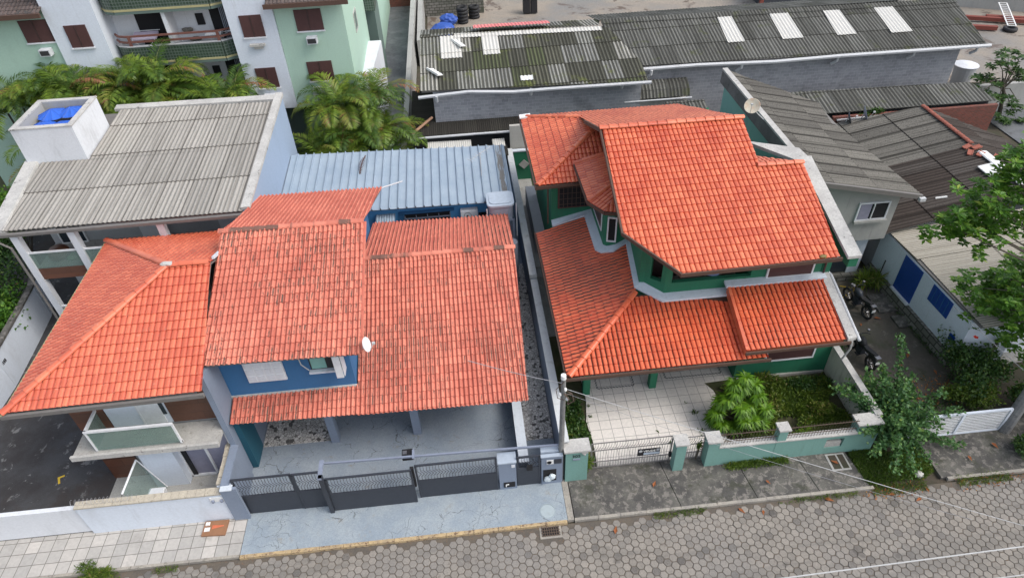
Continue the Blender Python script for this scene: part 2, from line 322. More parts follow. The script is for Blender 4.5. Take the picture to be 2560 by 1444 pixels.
SAND = ground_mat('yard_sand', (0.30,0.255,0.205), (0.20,0.188,0.17), (0.12,0.09,0.07), 0.16, 8, 0.85, (0.54,0.62), wet=0.3)
YARDR = ground_mat('mossy_yard', (0.10,0.085,0.07), (0.065,0.06,0.045), (0.16,0.145,0.125), 0.7, 12, 0.85, (0.56,0.72), moss=(0.045,0.05,0.025), wet=0.2)
def pavers():
    g = G('hex_paver'); w = g.white(g.vm('MULTIPLY', g.uv, (1, 1, 1)))
    c = g.mix(w, (0.285,0.258,0.222), (0.20,0.182,0.158)); c = g.mix(g.ramp(w, 0.93, 0.97), c, (0.11,0.10,0.09))
    b = g.noise(g.ob, 0.35, 3); c = g.mix(g.math('MULTIPLY', g.ramp(b, 0.4, 0.65), 0.35), c, (0.20,0.195,0.19))
    f = g.noise(g.ob, 22, 5, 0.75); v = g.math('MULTIPLY_ADD', f, 0.9, 0.55); c = g.mix(1.0, c, g.comb(v, v, v), 'MULTIPLY'); g.bump(f, 0.4, 0.01)
    e = g.noise(g.ob, 3, 5, 0.7); c = g.mix(g.math('MULTIPLY', g.ramp(e, 0.58, 0.7), 0.5), c, (0.13,0.105,0.085))
    x, y, z = g.sep(g.ob); tr = g.noise(g.vm('MULTIPLY', g.ob, (0.12, 1.6, 1)), 1.0, 3, 0.6); c = g.mix(g.math('MULTIPLY', g.ramp(tr, 0.5, 0.62), 0.35), c, (0.12,0.115,0.105)); oil = g.noise(g.vm('ADD', g.ob, (4, 4, 0)), 1.1, 2, 0.5); c = g.mix(g.math('MULTIPLY', g.ramp(oil, 0.66, 0.72), 0.55), c, (0.07,0.065,0.06))
    return g.done(c, 0.85)
PAVER = pavers()
JOINT = ground_mat('paver_joint', (0.10,0.088,0.074), (0.125,0.104,0.08), (0.15,0.10,0.065), 3, 20)
def leafmat(name, stops, rough=0.45, tr=0.3, spec=0.4):
    g = G(name); x, y, z = g.sep(g.uv); c = g.cramp(x, stops); g.done(c, rough, 0, spec)
    t = g.n('ShaderNodeBsdfTranslucent'); g.put(t.inputs[0], g.mix(0.3, c, (0.2,0.35,0.02))); mx = g.n('ShaderNodeMixShader'); mx.inputs[0].default_value = tr
    g.t.links.new(g.b.outputs[0], mx.inputs[1]); g.t.links.new(t.outputs[0], mx.inputs[2]); g.t.links.new(mx.outputs[0], g.t.nodes['Material Output'].inputs[0])
    return g.mat
LF_PALM = leafmat('palm_leaf', [(0,(0.022,0.055,0.012)),(0.4,(0.065,0.13,0.02)),(0.75,(0.18,0.27,0.03)),(0.97,(0.24,0.22,0.05)),(1,(0.28,0.12,0.06))])
LF_ALM = leafmat('almond_leaf', [(0,(0.03,0.09,0.012)),(0.5,(0.08,0.20,0.022)),(0.85,(0.19,0.36,0.04)),(0.97,(0.40,0.48,0.08)),(1,(0.25,0.08,0.03))])
LF_BUSH = leafmat('bush_leaf', [(0,(0.018,0.05,0.015)),(0.5,(0.04,0.10,0.022)),(0.85,(0.09,0.16,0.03)),(1,(0.17,0.2,0.04))])
LF_GREY = leafmat('round_leaf', [(0,(0.025,0.075,0.03)),(0.5,(0.06,0.15,0.05)),(0.9,(0.14,0.26,0.07)),(1,(0.22,0.32,0.07))])
LF_EUPH = leafmat('whorl_leaf', [(0,(0.05,0.13,0.008)),(0.5,(0.11,0.24,0.012)),(1,(0.24,0.40,0.03))])
LF_WEED = leafmat('weed_leaf', [(0,(0.035,0.075,0.01)),(0.5,(0.10,0.165,0.02)),(0.85,(0.19,0.25,0.035)),(1,(0.25,0.2,0.07))])
LF_DRY = leafmat('dry_leaf', [(0,(0.30,0.10,0.035)),(0.5,(0.42,0.17,0.06)),(1,(0.5,0.3,0.1))], 0.8, 0.1)
BARK = plain('bark', (0.10,0.085,0.065), 0.9)

WHITE = paint('white_paint', (0.66,0.68,0.71), amt=0.3); WHITEW = paint('white_wall_blueish', (0.64,0.69,0.76), (0.38,0.38,0.38), 0.3)
WHITEF = plain('white_frame', (0.72,0.73,0.74), 0.4); LBLUE = paint('light_blue_wall', (0.30,0.38,0.50), (0.2,0.25,0.3), 0.3)
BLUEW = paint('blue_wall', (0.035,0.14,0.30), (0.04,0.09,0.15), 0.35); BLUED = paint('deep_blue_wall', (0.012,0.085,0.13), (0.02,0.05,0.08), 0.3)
BLUEB = paint('bright_blue_wall', (0.12,0.40,0.72), (0.05,0.2,0.4), 0.3); GREYB = paint('grey_blue_wall', (0.20,0.24,0.31), (0.13,0.15,0.18), 0.4)
GREYW = paint('grey_white_wall', (0.42,0.43,0.44), (0.2,0.2,0.19), 0.4); GREEN = paint('green_wall', (0.018,0.155,0.08), (0.03,0.085,0.055), 0.6)
GREEND = paint('dark_green_inner_wall', (0.05,0.10,0.02), (0.03,0.06,0.01), 0.3); TEAL = paint('teal_fence_paint', (0.17,0.32,0.28), (0.10,0.17,0.13), 0.4)
TEALW = paint('teal_wall', (0.22,0.43,0.38), (0.08,0.2,0.15), 0.3); PALEG = paint('pale_green_wall', (0.40,0.56,0.46), (0.26,0.36,0.29), 0.3)
GREYG = paint('grey_green_wall', (0.12,0.17,0.15), (0.08,0.11,0.1), 0.3)
TRIM = paint('white_trim', (0.58,0.63,0.68), (0.25,0.25,0.24), 0.35, sc=4); CREAMW = paint('cream_stained_wall', (0.56,0.56,0.47), (0.16,0.16,0.10), 0.6, sc=2.5)
PLASTER = paint('grey_plaster', (0.36,0.36,0.34), (0.16,0.16,0.15), 0.5, sc=0.8); BEIGE = paint('beige_wall', (0.36,0.29,0.22), amt=0.3)
DKMETAL = plain('dark_grey_gate', (0.035,0.04,0.052), 0.5); GREYM = plain('grey_blue_metal', (0.22,0.25,0.32), 0.5)
SHUT = plain('brown_shutter', (0.075,0.032,0.03), 0.6); SHUTL = plain('brown_wood', (0.05,0.03,0.028), 0.5)
BLACK = plain('dark_interior', (0.012,0.012,0.014), 0.9); DARKW = plain('dark_opening', (0.03,0.03,0.032), 0.8)
GUTTER = paint('white_gutter', (0.55,0.56,0.57), (0.2,0.2,0.2), 0.4); FASCIA = plain('dark_fascia', (0.09,0.05,0.035), 0.7); FASCG = plain('grey_fascia', (0.16,0.15,0.14), 0.7)
RAILRED = plain('brown_red_rail', (0.17,0.07,0.055), 0.6); BANDY = plain('cream_band', (0.42,0.38,0.20), 0.7)
TARP = plain('blue_canopy_cloth', (0.025,0.12,0.55), 0.6); TARP2 = plain('blue_tarpaulin', (0.03,0.09,0.38), 0.5)
RUBBER = plain('black_rubber', (0.018,0.018,0.02), 0.7); CHROME = plain('polished_metal', (0.25,0.25,0.26), 0.4, 0.8)
IRON = plain('rusty_iron', (0.10,0.07,0.05), 0.8); GREYP = plain('grey_plastic', (0.28,0.31,0.37), 0.5); GREYPL = plain('pale_grey_plastic', (0.40,0.46,0.53), 0.5)
WOOD = plain('weathered_wood', (0.33,0.19,0.12), 0.85); CARD = plain('cardboard', (0.27,0.135,0.07), 0.9); PAPER = plain('white_paper', (0.75,0.75,0.73), 0.8)
BLUEDOOR = plain('blue_gloss_paint', (0.006,0.055,0.27), 0.5); YELLOW = plain('yellow_paint', (0.62,0.42,0.03), 0.7); TERRA = plain('terracotta_plain', (0.58,0.15,0.07), 0.7)
POLEC = ground_mat('pole_concrete', (0.16,0.16,0.16), (0.22,0.22,0.21), (0.10,0.10,0.10), 2, 20); REDB = plain('red_steel', (0.20,0.05,0.035), 0.8); OLDRED = plain('aged_red_tile', (0.33,0.11,0.075), 0.85)
CABLE = plain('grey_cable', (0.32,0.32,0.33), 0.6); CABLEW = plain('pale_cable', (0.5,0.5,0.49), 0.6); CURT = plain('grey_curtain', (0.25,0.25,0.32), 0.8)
LIME = plain('lime_cloth', (0.1,0.65,0.03), 0.7); PINKC = plain('lilac_cloth', (0.45,0.40,0.50), 0.8); CLOTHB = plain('blue_grey_cloth', (0.16,0.24,0.42), 0.8); REDFL = plain('red_petal', (0.8,0.05,0.02), 0.6)
g_ = G('clear_glass'); g_.b.inputs['Transmission Weight'].default_value = 0.0; GLASSD = g_.done((0.03,0.04,0.05), 0.08, 0, 0.5)
def glassmat():
    g = G('greenish_glass'); g.done((0.30,0.38,0.36), 0.1); t = g.n('ShaderNodeBsdfTransparent'); t.inputs[0].default_value = (0.75,0.85,0.80,1)
    mx = g.n('ShaderNodeMixShader'); mx.inputs[0].default_value = 0.35
    g.t.links.new(t.outputs[0], mx.inputs[1]); g.t.links.new(g.b.outputs[0], mx.inputs[2]); g.t.links.new(mx.outputs[0], g.t.nodes['Material Output'].inputs[0]); return g.mat
GLASS = glassmat()

# ------------------------------------------------------------- tiled / corrugated surfaces
def prof_barrel(s): return np.where(s < 0.64, np.sin(np.pi*s/0.64), -0.35*np.sin(np.pi*(s-0.64)/0.36))
def prof_round(s): return np.abs(np.sin(np.pi*s))**0.55
def prof_sine(s): return 0.5 - 0.5*np.cos(2*np.pi*s)
def prof_trap(s): return np.interp(s, [0, 0.80, 0.87, 0.93, 1.0], [0, 0, 1.0, 1.0, 0])
def sheet(mb, polys, E, Uv, pitch, row, amp, prof, step, K=8, wob=0.0, org=None, m=0, samples=None, lip=True, lift=0.0):
    E = Vector(E).normalized(); Uv = Vector(Uv); Uv = (Uv - E*Uv.dot(E)).normalized(); N = E.cross(Uv).normalized()
    if N.z < 0: N = -N
    org = Vector(org if org is not None else polys[0][0])
    ss = np.array(samples) if samples is not None else np.arange(K)/K
    for poly in polys:
        P = [Vector(p) - org for p in poly]; P = [(p.dot(E), p.dot(Uv)) for p in P]
        ar = sum(P[i][0]*P[(i+1)%len(P)][1]-P[(i+1)%len(P)][0]*P[i][1] for i in range(len(P)))
        if ar < 0: P = P[::-1]
        u0, u1 = min(p[0] for p in P), max(p[0] for p in P); v0, v1 = min(p[1] for p in P), max(p[1] for p in P)
        c0, c1 = math.floor(u0/pitch)-1, math.ceil(u1/pitch)+1; r0, r1 = math.floor(v0/row)-1, math.ceil(v1/row)+1
        us = np.concatenate([(c + ss) for c in range(c0, c1)] + [[c1]])
        hs_ = amp*prof(us % 1.0 if True else us); hs_ = amp*prof(np.where(np.isclose(us % 1.0, 1.0), 0, us % 1.0))
        n = len(us); bm = bmesh.new(); cid = np.floor(us).astype(int)
        for r in range(r0, r1):
            va = r*row; vb = (r+1)*row
            jit = np.array([((math.sin(c*12.9898 + r*78.233)*43758.5453) % 1.0 - 0.5) for c in cid])*wob
            ju = ((math.sin(r*91.7)*4371.3) % 1.0 - 0.5)*wob*0.6
            A = [bm.verts.new((us[i]*pitch + ju, va + jit[i], hs_[i] + lift)) for i in range(n)] if lip else None
            B = [bm.verts.new((us[i]*pitch + ju, va + jit[i] + 0.002, hs_[i] + step + lift + jit[i]*0.25)) for i in range(n)]
            C = [bm.verts.new((us[i]*pitch + ju, vb + 0.02, hs_[i] + lift)) for i in range(n)]
            for i in range(n-1):
                if lip: bm.faces.new((A[i], A[i+1], B[i+1], B[i]))
                bm.faces.new((B[i], B[i+1], C[i+1], C[i]))
        for i in range(len(P)):
            a = Vector((*P[i], 0)); b = Vector((*P[(i+1)%len(P)], 0)); d = b - a
            if d.length < 1e-6: continue
            bmesh.ops.bisect_plane(bm, geom=bm.verts[:] + bm.edges[:] + bm.faces[:], plane_co=a, plane_no=(d.y, -d.x, 0), clear_outer=True)
        if not bm.faces: bm.free(); continue
        bm.verts.ensure_lookup_table(); bm.verts.index_update()
        vs = []; 
        for v in bm.verts: vs.append(org + E*v.co.x + Uv*v.co.y + N*v.co.z)
        fs = []; uvs = []
        for f in bm.faces:
            ids = [v.index for v in f.verts]; cx = sum(v.co.x for v in f.verts)/len(ids); 
            fs.append(ids); uvs.append([(v.co.x/pitch, v.co.y/row + 0.004) for v in f.verts])
        # orient upward
        nb = Vector(N)
        o = len(mb.v); mb.v += [tuple(v) for v in vs]
        for ids, u, f in zip(fs, uvs, bm.faces):
            nn = (vs[ids[1]] - vs[ids[0]]).cross(vs[ids[2]] - vs[ids[1]])
            if nn.dot(nb) < 0 and abs(nn.dot(nb)) > 1e-9: ids = ids[::-1]; u = u[::-1]
            mb.uv[len(mb.f)] = u; mb.f.append(tuple(o + k for k in ids)); mb.m.append(m)
        bm.free()
    return mb
def caps(mb, a, b, L=0.36, r=0.11, m=0, flat=0.75):      # overlapping half-round ridge tiles from a (low) to b (high)
    a = Vector(a); b = Vector(b); d = b - a; n = max(1, round(d.length/L)); t = d.normalized(); x = t.cross(Vector((0,0,1))).normalized(); z = x.cross(t)
    if z.z < 0: z = -z
    for i in range(n):
        p0 = a + d*(i/n) - t*0.04; p1 = a + d*((i+1)/n); vs = []
        j0 = random.uniform(-.008, .008)
        for p, rr, up in ((p0, r*1.12, 0.018), (p1, r*0.92, 0.0)):
            for k in range(9):
                an = math.pi*k/8; vs.append(p + x*(rr*math.cos(an) + j0) + z*(rr*flat*math.sin(an) + up - 0.02))
        fs = [(k, k+1, 10+k, 9+k) for k in range(8)] + [tuple(range(9))]
        w = (i + 0.5)
        mb.add(vs, fs, m, [[(w, .3), (w, .3), (w, .6), (w, .6)]]*8 + [[(w, .3)]*9])
    return mb
def plane_fn(p0, slope_dir, s):     # z on plane through p0 rising s per metre along slope_dir
    dx, dy = slope_dir; l = math.hypot(dx, dy); dx /= l; dy /= l
    return lambda x, y: p0[2] + s*((x-p0[0])*dx + (y-p0[1])*dy)
def on(fn, pts): return [(x, y, fn(x, y)) for x, y in pts]
# ============================================================= GROUND
struct(bx(-90, 110, -30, 170, -0.3, -0.05).build('ground', SOIL))
struct(bx(-40, 45, -8, 11.93, -0.04, 0.0).build('road', JOINT))
mb = MB(); a_ = 0.150; ys = []
for j in range(1, 26):
    for i in range(-88, 112):
        cx = i*0.2217; cy = 5.6 + j*0.256 + (0.128 if i % 2 else 0)
        if cx < -19 or cx > 24 or cy > 11.87 or cy < 8.2 - .02*abs(cx): continue
        if cy > 11.7 and random.random() < 0.3: continue
        if 1.25 < cx < 2.2 and cy > 11.35: continue
        r = 0.1385*random.uniform(0.95, 1.0); ro = random.uniform(-.05, .05); tx, ty = random.uniform(-.02,.02), random.uniform(-.02,.02); zz = 0.012 + random.uniform(-.005, .005)
        vs = []; cx += random.uniform(-.006,.006); cy += random.uniform(-.006,.006)
        for rr, dz in ((r, -0.012), (r*0.985, 0.0), (r*0.90, 0.006)):
            for k in range(6):
                a = RAD(60*k) + ro; x = rr*math.cos(a); y = rr*math.sin(a); vs.append((cx+x, cy+y, zz + dz + tx*x + ty*y))
        fs = [(k, (k+1)%6, 6+(k+1)%6, 6+k) for k in range(6)] + [(6+k, 6+(k+1)%6, 12+(k+1)%6, 12+k) for k in range(6)] + [tuple(range(12, 18))]
        u = (random.uniform(0, 500), random.uniform(0, 500)); mb.add(vs, fs, 0, [[u]*4]*12 + [[u]*6])
struct(mb.build('road_paving', PAVER))
# pavements
struct(bx(-30, -8.62, 12.05, 13.5, -0.04, 0.10).build('pavement', SIDETILE))
struct(bx(-8.60, 2.36, 12.02, 13.75, -0.04, 0.102).build('pavement_blue', BLUECONC))
struct(bx(2.37, 2.58, 12.0, 13.6, -0.04, 0.11).build('pavement_strip', KERB))
mb = MB(); xs = [2.60, 6.30, 9.0, 11.2, 13.0]
for i in range(4): mb.hexa([(xs[i]+.012, 12.06, -.04), (xs[i+1]-.012, 12.06, -.04), (xs[i+1]-.012-.28*(i>=0), 13.94, -.04), (xs[i]+.012-.28*(i>0), 13.94, -.04)],
    [(xs[i]+.012, 12.06, .10), (xs[i+1]-.012, 12.06, .10), (xs[i+1]-.012-.28*(i>=0), 13.94, .11), (xs[i]+.012-.28*(i>0), 13.94, .11)])
struct(mb.build('pavement_concrete', CONC))
struct(bx(15.6, 30, 12.1, 14.6, -0.04, 0.09).build('driveway', CONC))
def kerb(name, x0, x1, y0, y1, z, L, mat):
    mb = MB(); x = x0
    while x < x1 - .05:
        w = min(L*random.uniform(.85, 1.15), x1 - x); j = random.uniform(-.008, .008)
        mb.box(x+.006, x+w-.006, y0+j, y1, -.04, z + random.uniform(-.004,.004)); x += w
    return struct(mb.build(name, mat))
kerb('kerb_left', -30, -8.62, 11.95, 12.05, .11, .9, KERB); kerb('kerb_yellow', -8.6, 2.34, 11.9, 12.02, .115, .85, KERBY); kerb('kerb_right', 2.6, 13.1, 11.95, 12.06, .11, .85, KERB)
kerb('kerb_driveway', 15.8, 30, 12.0, 12.1, .10, 1.0, KERB)
# lots
struct(bx(-24.5, -9.0, 13.5, 40, -0.04, 0.13).build('asphalt_yard', ASPH))
struct(bx(-13.75, -9.0, 13.5, 15.6, 0.0, 0.16).build('porch_floor', CONCL))
struct(bx(-8.95, 1.2, 13.75, 32.5, -0.04, 0.14).build('garage_floor', GARAGECONC))
struct(bx(-8.6, -5.95, 16.32, 21, 0.1, 0.155).build('mosaic_floor', MOSAIC))
struct(bx(1.2, 2.36, 13.75, 34, -0.04, 0.143).build('side_passage', GARAGECONC))
struct(bx(1.24, 2.36, 15.4, 26, 0.1, 0.158).build('side_passage_mosaic', MOSAIC))
struct(bx(2.6, 14.0, 13.96, 37, -0.04, 0.095).build('garden_soil', SOILGREEN))
poly = [(3.75, 13.95), (8.35, 13.95), (8.75, 14.6), (8.98, 15.4), (9.1, 16.2), (9.0, 16.9), (8.75, 17.35), (10.6, 17.45), (10.6, 21), (3.9, 21), (3.9, 17), (3.72, 16), (3.8, 15)]
struct(MB().prism(poly, 0.05, 0.155).build('porch_tile_floor', FLOORTILE))
struct(bx(2.62, 3.7, 20.8, 34, 0.05, 0.12).build('alley_floor', CONCL))
struct(MB().prism([(13.98, 13.9), (18.6, 13.9), (19.3, 16.5), (19.5, 18), (19.0, 21.2), (18.5, 23.2), (18.6, 26), (13.98, 26)], -.04, 0.0).build('mossy_yard', YARDR))
struct(bx(-5.95, -3.55, 33, 68, -0.04, 0.0).build('alley', ALLEY)); struct(bx(-40, -5.9, 33.6, 46, -0.04, -0.01).build('garden_bed', SOILGREEN))
struct(bx(-2.3, 90, 42, 130, -0.04, 0.01).build('yard', SAND))
# dark band of guilloche tile on the porch
def zig(mb, pts, w, z):
    for a, b in zip(pts, pts[1:]):
        a = Vector((*a, z)); b = Vector((*b, z)); n = max(1, int((b-a).length/0.12)); d = (b-a)/n; s = d.cross(Vector((0,0,1))).normalized()
        for i in range(n):
            p = a + d*i; mb.add([p - s*w*.5, p + d*.85 - s*w*.1, p + d*.85 + s*w*.5, p + s*w*.1], [(0,1,2,3)])
mb = MB(); zig(mb, [(4.45, 18.9), (4.45, 17.55), (5.95, 17.55), (5.95, 18.9)], .1, .160); zig(mb, [(7.3, 18.9), (7.3, 17.75), (9.6, 17.75), (9.6, 18.9)], .1, .160)
struct(mb.build('floor_border', plain('grey_border', (0.2,0.2,0.19))))

# ============================================================= CENTRE HOUSE (blue)
H1 = thing('blue_house', 'blue two storey house with faded terracotta roofs and a wide garage roof', 'house', (-4, 20, 0.14))
gf = plane_fn((0, 15.1, 2.92), (0, 1), 0.298); gr = plane_fn((0, 21.35, 4.78), (0, -1), 0.0); gb = plane_fn((0, 21.35, 4.78), (0, 1), -0.30)
mb = MB()
sheet(mb, [on(gf, [(-4.45, 15.1), (1.42, 15.02), (1.62, 21.35), (-4.45, 21.35)]), on(gf, [(-8.76, 15.2), (-4.45, 15.12), (-4.45, 16.2), (-8.76, 16.2)])], (1,0,0), (0,1,.298), .163, .31, .048, prof_barrel, .028, 9, .022, org=(-8.76, 15.12, 2.92))
sheet(mb, [on(gb, [(-4.45, 21.35), (1.62, 21.35), (1.68, 25.35), (-4.45, 25.7)])], (-1,0,0), (0,-1,.30), .163, .31, .048, prof_barrel, .028, 9, .022, org=(-4.45, 25.7, gb(0, 25.7)))
mb.slab([(-4.45, 15.2, 2.9), (1.38, 15.12, 2.9), (1.58, 21.35, 4.72), (-4.45, 21.35, 4.72)], .06, 1); mb.slab([(-8.72, 15.3, 2.93), (-4.45, 15.3, 2.93), (-4.45, 16.2, 3.19), (-8.72, 16.2, 3.19)], .06, 1)
mb.slab([(-4.45, 21.35, 4.72), (1.58, 21.35, 4.72), (1.62, 25.3, 3.54), (-4.45, 25.6, 3.45)], .06, 1)
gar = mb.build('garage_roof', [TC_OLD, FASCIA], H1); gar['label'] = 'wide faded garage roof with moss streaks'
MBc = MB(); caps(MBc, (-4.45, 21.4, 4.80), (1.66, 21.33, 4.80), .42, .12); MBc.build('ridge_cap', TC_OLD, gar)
uf = plane_fn((0, 15.5, 5.5), (0, 1), .288); ub = plane_fn((0, 20.75, 7.01), (0, 1), -.32)
mb = MB()
sheet(mb, [on(uf, [(-8.98, 15.52), (-3.92, 15.42), (-3.9, 20.75), (-9.05, 20.75)])], (1,0,0), (0,1,.288), .166, .32, .050, prof_barrel, .030, 9, .026, org=(-9.0, 15.42, 5.5))
sheet(mb, [on(ub, [(-9.05, 20.75), (-3.9, 20.75), (-3.68, 25.35), (-8.9, 25.5)])], (-1,0,0), (0,-1,.32), .166, .32, .050, prof_barrel, .030, 9, .026, org=(-3.7, 25.5, ub(0, 25.5)))
mb.slab([(-8.9, 15.6, 5.48), (-4.0, 15.5, 5.48), (-4.0, 20.75, 6.95), (-8.95, 20.75, 6.95)], .07, 1); mb.slab([(-8.95, 20.75, 6.95), (-4.0, 20.75, 6.95), (-3.76, 25.3, 5.50), (-8.85, 25.4, 5.47)], .07, 1)
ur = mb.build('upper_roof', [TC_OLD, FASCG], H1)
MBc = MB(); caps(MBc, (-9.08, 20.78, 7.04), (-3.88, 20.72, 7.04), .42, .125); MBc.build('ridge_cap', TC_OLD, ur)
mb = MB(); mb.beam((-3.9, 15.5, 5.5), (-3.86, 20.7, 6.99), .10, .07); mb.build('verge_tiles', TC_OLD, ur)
# walls
mb = MB(); wt = lambda x, y: min(uf(x, y), ub(x, y)) - .09
mb.hexa([(-8.8,16.2,3.0),(-4.5,16.2,3.0),(-4.5,25.0,3.0),(-8.8,25.0,3.0)], [(-8.8,16.2,5.6),(-4.5,16.2,5.6),(-4.5,25.0,5.5),(-8.8,25.0,5.5)])
mb.add([(-4.5,16.2,5.6),(-4.5,20.75,6.88),(-4.5,25.0,5.5),(-8.8,16.2,5.6),(-8.8,20.75,6.88),(-8.8,25.0,5.5)], [(0,2,1),(3,4,5)])
mb.box(-8.8, -8.65, 16.2, 25.0, .14, 3.0, 1); mb.box(-8.65, -4.5, 20.6, 25, .14, 3.0, 1); mb.box(-4.5, 1.1, 20.6, 25.1, .14, 3.4, 1)
mb.add([(1.1,15.6,2.95),(1.1,21.35,4.66),(1.1,25.1,3.5),(1.1,20.6,.14),(1.1,25.1,.14)],[(0,1,2,4,3)], 1)
mb.build('wall', [BLUEW, GREYB], H1)
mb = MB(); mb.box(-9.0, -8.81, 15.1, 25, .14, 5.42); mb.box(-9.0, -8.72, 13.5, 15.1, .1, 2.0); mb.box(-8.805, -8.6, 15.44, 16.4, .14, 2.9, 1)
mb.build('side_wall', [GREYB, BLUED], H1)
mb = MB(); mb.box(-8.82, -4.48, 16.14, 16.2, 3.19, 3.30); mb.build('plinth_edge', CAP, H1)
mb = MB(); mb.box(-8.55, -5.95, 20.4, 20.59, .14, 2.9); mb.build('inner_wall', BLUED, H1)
for x0 in (-6.0, -2.9): bx(x0, x0+.3, 16.2, 16.5, .14, 3.2).build('column', GREYB, H1)
bx(.95, 1.24, 13.9, 22, .14, 1.0).build('low_wall', GREYB, H1); bx(.92, 1.27, 13.85, 22, 1.0, 1.04).build('wall_cap', TRIM, H1)
bx(-8.6, 1.1, 16.22, 16.42, 2.86, 3.12).build('beam', GREYB, H1)
# shuttered window and open window
w = thing('x', 'x', 'x', (0,0,0)); bpy.data.objects.remove(w)
sh = bx(-8.0, -6.72, 16.12, 16.19, 3.93, 4.95).build('window', WHITEF, H1)
mb = MB()
for k in range(4):
    for j in range(3): x = -7.95 + k*.31; z = 3.99 + j*.32; mb.box(x, x+.25, 16.095, 16.12, z, z+.25)
mb.build('shutter_panel', WHITE, sh)
wn_ = bx(-5.85, -4.72, 16.17, 16.25, 4.25, 5.2).build('window', DARKW, H1)
bx(-5.9, -4.68, 16.02, 16.18, 4.17, 4.25).build('sill', TRIM, wn_); bx(-5.80, -5.3, 16.15, 16.165, 4.3, 5.2).build('curtain', TEALW, wn_)
mb = MB(); mb.box(-4.95, -4.72, 15.75, 15.79, 4.15, 5.3); mb.box(-4.7, -4.67, 15.78, 16.17, 4.2, 5.3); mb.build('shutter', WHITEF, wn_)
MB().tube([(-6.15, 16.1, 5.3), (-6.1, 16.1, 4.6), (-5.9, 16.1, 4.3)], .02, 5).build('cable', CABLEW, wn_)
# rear annex with blue metal roof
A1 = thing('blue_annex', 'bright blue rear annex under a light blue ribbed metal roof', 'building', (-3.5, 29, .14))
bf = plane_fn((0, 26.3, 3.75), (0, 1), .06)
mb = MB(); sheet(mb, [on(bf, [(-8.85, 26.45), (2.05, 26.2), (2.02, 31.0), (-8.85, 31.6)])], (1,0,0), (0,1,.06), .40, 9.0, .085, prof_trap, 0.0, samples=[0,.8,.87,.93], lip=False, org=(-8.85, 26.3, 3.75))
mb.slab([(-8.85, 26.5, 3.73), (2.0, 26.25, 3.73), (1.97, 30.9, 4.0), (-8.8, 31.5, 4.03)], .04, 1)
mb.build('roof', [BLUE_ROOF, FASCG], A1)
bx(-8.8, .95, 26.75, 31.2, .14, 3.68).build('wall', BLUEB, A1)
wd = bx(-3.1, -.95, 26.70, 26.76, 1.9, 3.15).build('window', BLACK, A1)
mb = MB(); mb.box(-3.35, -.75, 26.66, 26.75, 3.17, 3.3); mb.box(-3.35, -3.15, 26.66, 26.75, 1.8, 3.2)
mb.build('frame', BLUEW, wd)
mb = MB(); mb.box(-3.1, -.95, 26.62, 26.66, 2.9, 2.96)
for k in range(5): mb.box(-3.1+k*.53, -3.06+k*.53, 26.62, 26.66, 1.9, 3.1)
mb.build('bars', GREYM, wd)
mb = MB(); mb.box(.4, .94, 26.68, 26.76, 2.2, 2.9); mb.build('window', BLACK, A1)
mb = MB(); sheet(mb, [[(-4.4, 25.9, 3.15), (-3.5, 25.85, 3.15), (-3.5, 26.65, 3.3), (-4.4, 26.65, 3.3)]], (1,0,0), (0,1,.18), .12, 5, .03, prof_sine, 0, 4, lip=False); mb.build('small_canopy', BLUE_ROOF, A1)
ac = bx(.0-.45, .35, 26.35, 26.66, 2.75, 3.28).build('air_conditioner', WHITE); tag(ac, 'white outdoor air conditioner unit on the bright blue wall', 'air conditioner')
MB().lathe([(0, .02), (.05, .025), (.055, .0), (.16,.0),(.17,.02),(.19,.0)], n=20, M=Matrix.Rotation(RAD(90), 4, 'X') @ Matrix.Translation((0,0,.0))).build('fan_grille', DARKW, None)
o = bpy.data.objects['fan_grille']; o.parent = ac; o.location = (-.08, -.16, .08) ; ROOT[o.name] = ROOT[ac.name]
# water tank on frame
T1 = thing('water_tank', 'pale blue grey covered water tank on a stand beside the ribbed metal roof', 'water tank', (1.4, 25.9, .14))
def rbox(mb, x0, x1, y0, y1, z0, z1, r, m=0, taper=0):
    pts = []
    for cx, cy, a0 in ((x1-r, y1-r, 0), (x0+r, y1-r, 90), (x0+r, y0+r, 180), (x1-r, y0+r, 270)):
        for k in range(5): a = RAD(a0 + k*22.5); pts.append((cx + r*math.cos(a), cy + r*math.sin(a)))
    n = len(pts); cx, cy = (x0+x1)/2, (y0+y1)/2
    vs = [(cx+(x-cx)*(1-taper), cy+(y-cy)*(1-taper), z0) for x, y in pts] + [(x, y, z1) for x, y in pts]
    mb.add(vs, [tuple(range(n))[::-1], tuple(range(n, 2*n))] + [(i, (i+1)%n, n+(i+1)%n, n+i) for i in range(n)], m)
mb = MB(); rbox(mb, .82, 1.98, 25.4, 26.5, 3.3, 4.0, .22, 0, .06); mb.box(1.1, 1.7, 25.39, 25.42, 3.5, 3.8); mb.build('tank_body', GREYP, T1)
mb = MB(); rbox(mb, .78, 2.02, 25.35, 26.55, 4.0, 4.09, .24); rbox(mb, .9, 1.9, 25.5, 26.4, 4.09, 4.13, .2); mb.build('lid', GREYPL, T1)
mb = MB()
for x in (.85, 1.95):
    for y in (25.45, 26.45): mb.box(x-.04, x+.04, y-.04, y+.04, .14, 3.3)
mb.box(.8, 2, 25.4, 25.5, 3.2, 3.3); mb.box(.8, 2, 26.4, 26.5, 3.2, 3.3); mb.build('stand', GREYM, T1)
MB().tube([(.75, 25.3, 4.0), (.75, 25.3, 3.2), (.75, 25.2, 2.4)], .025, 6).build('pipe', GUTTER, T1); MB().tube([(2.08, 25.3, 4.2), (2.08, 25.3, 2.4)], .025, 6).build('pipe', GUTTER, T1)
mb = MB(); mb.cyl(1.75, 24.6, .14, 2.6, .28, 14); tag(mb.build('plastic_drum', GREYP), 'grey upright plastic drum under the water tank behind the faded garage roof', 'drum')
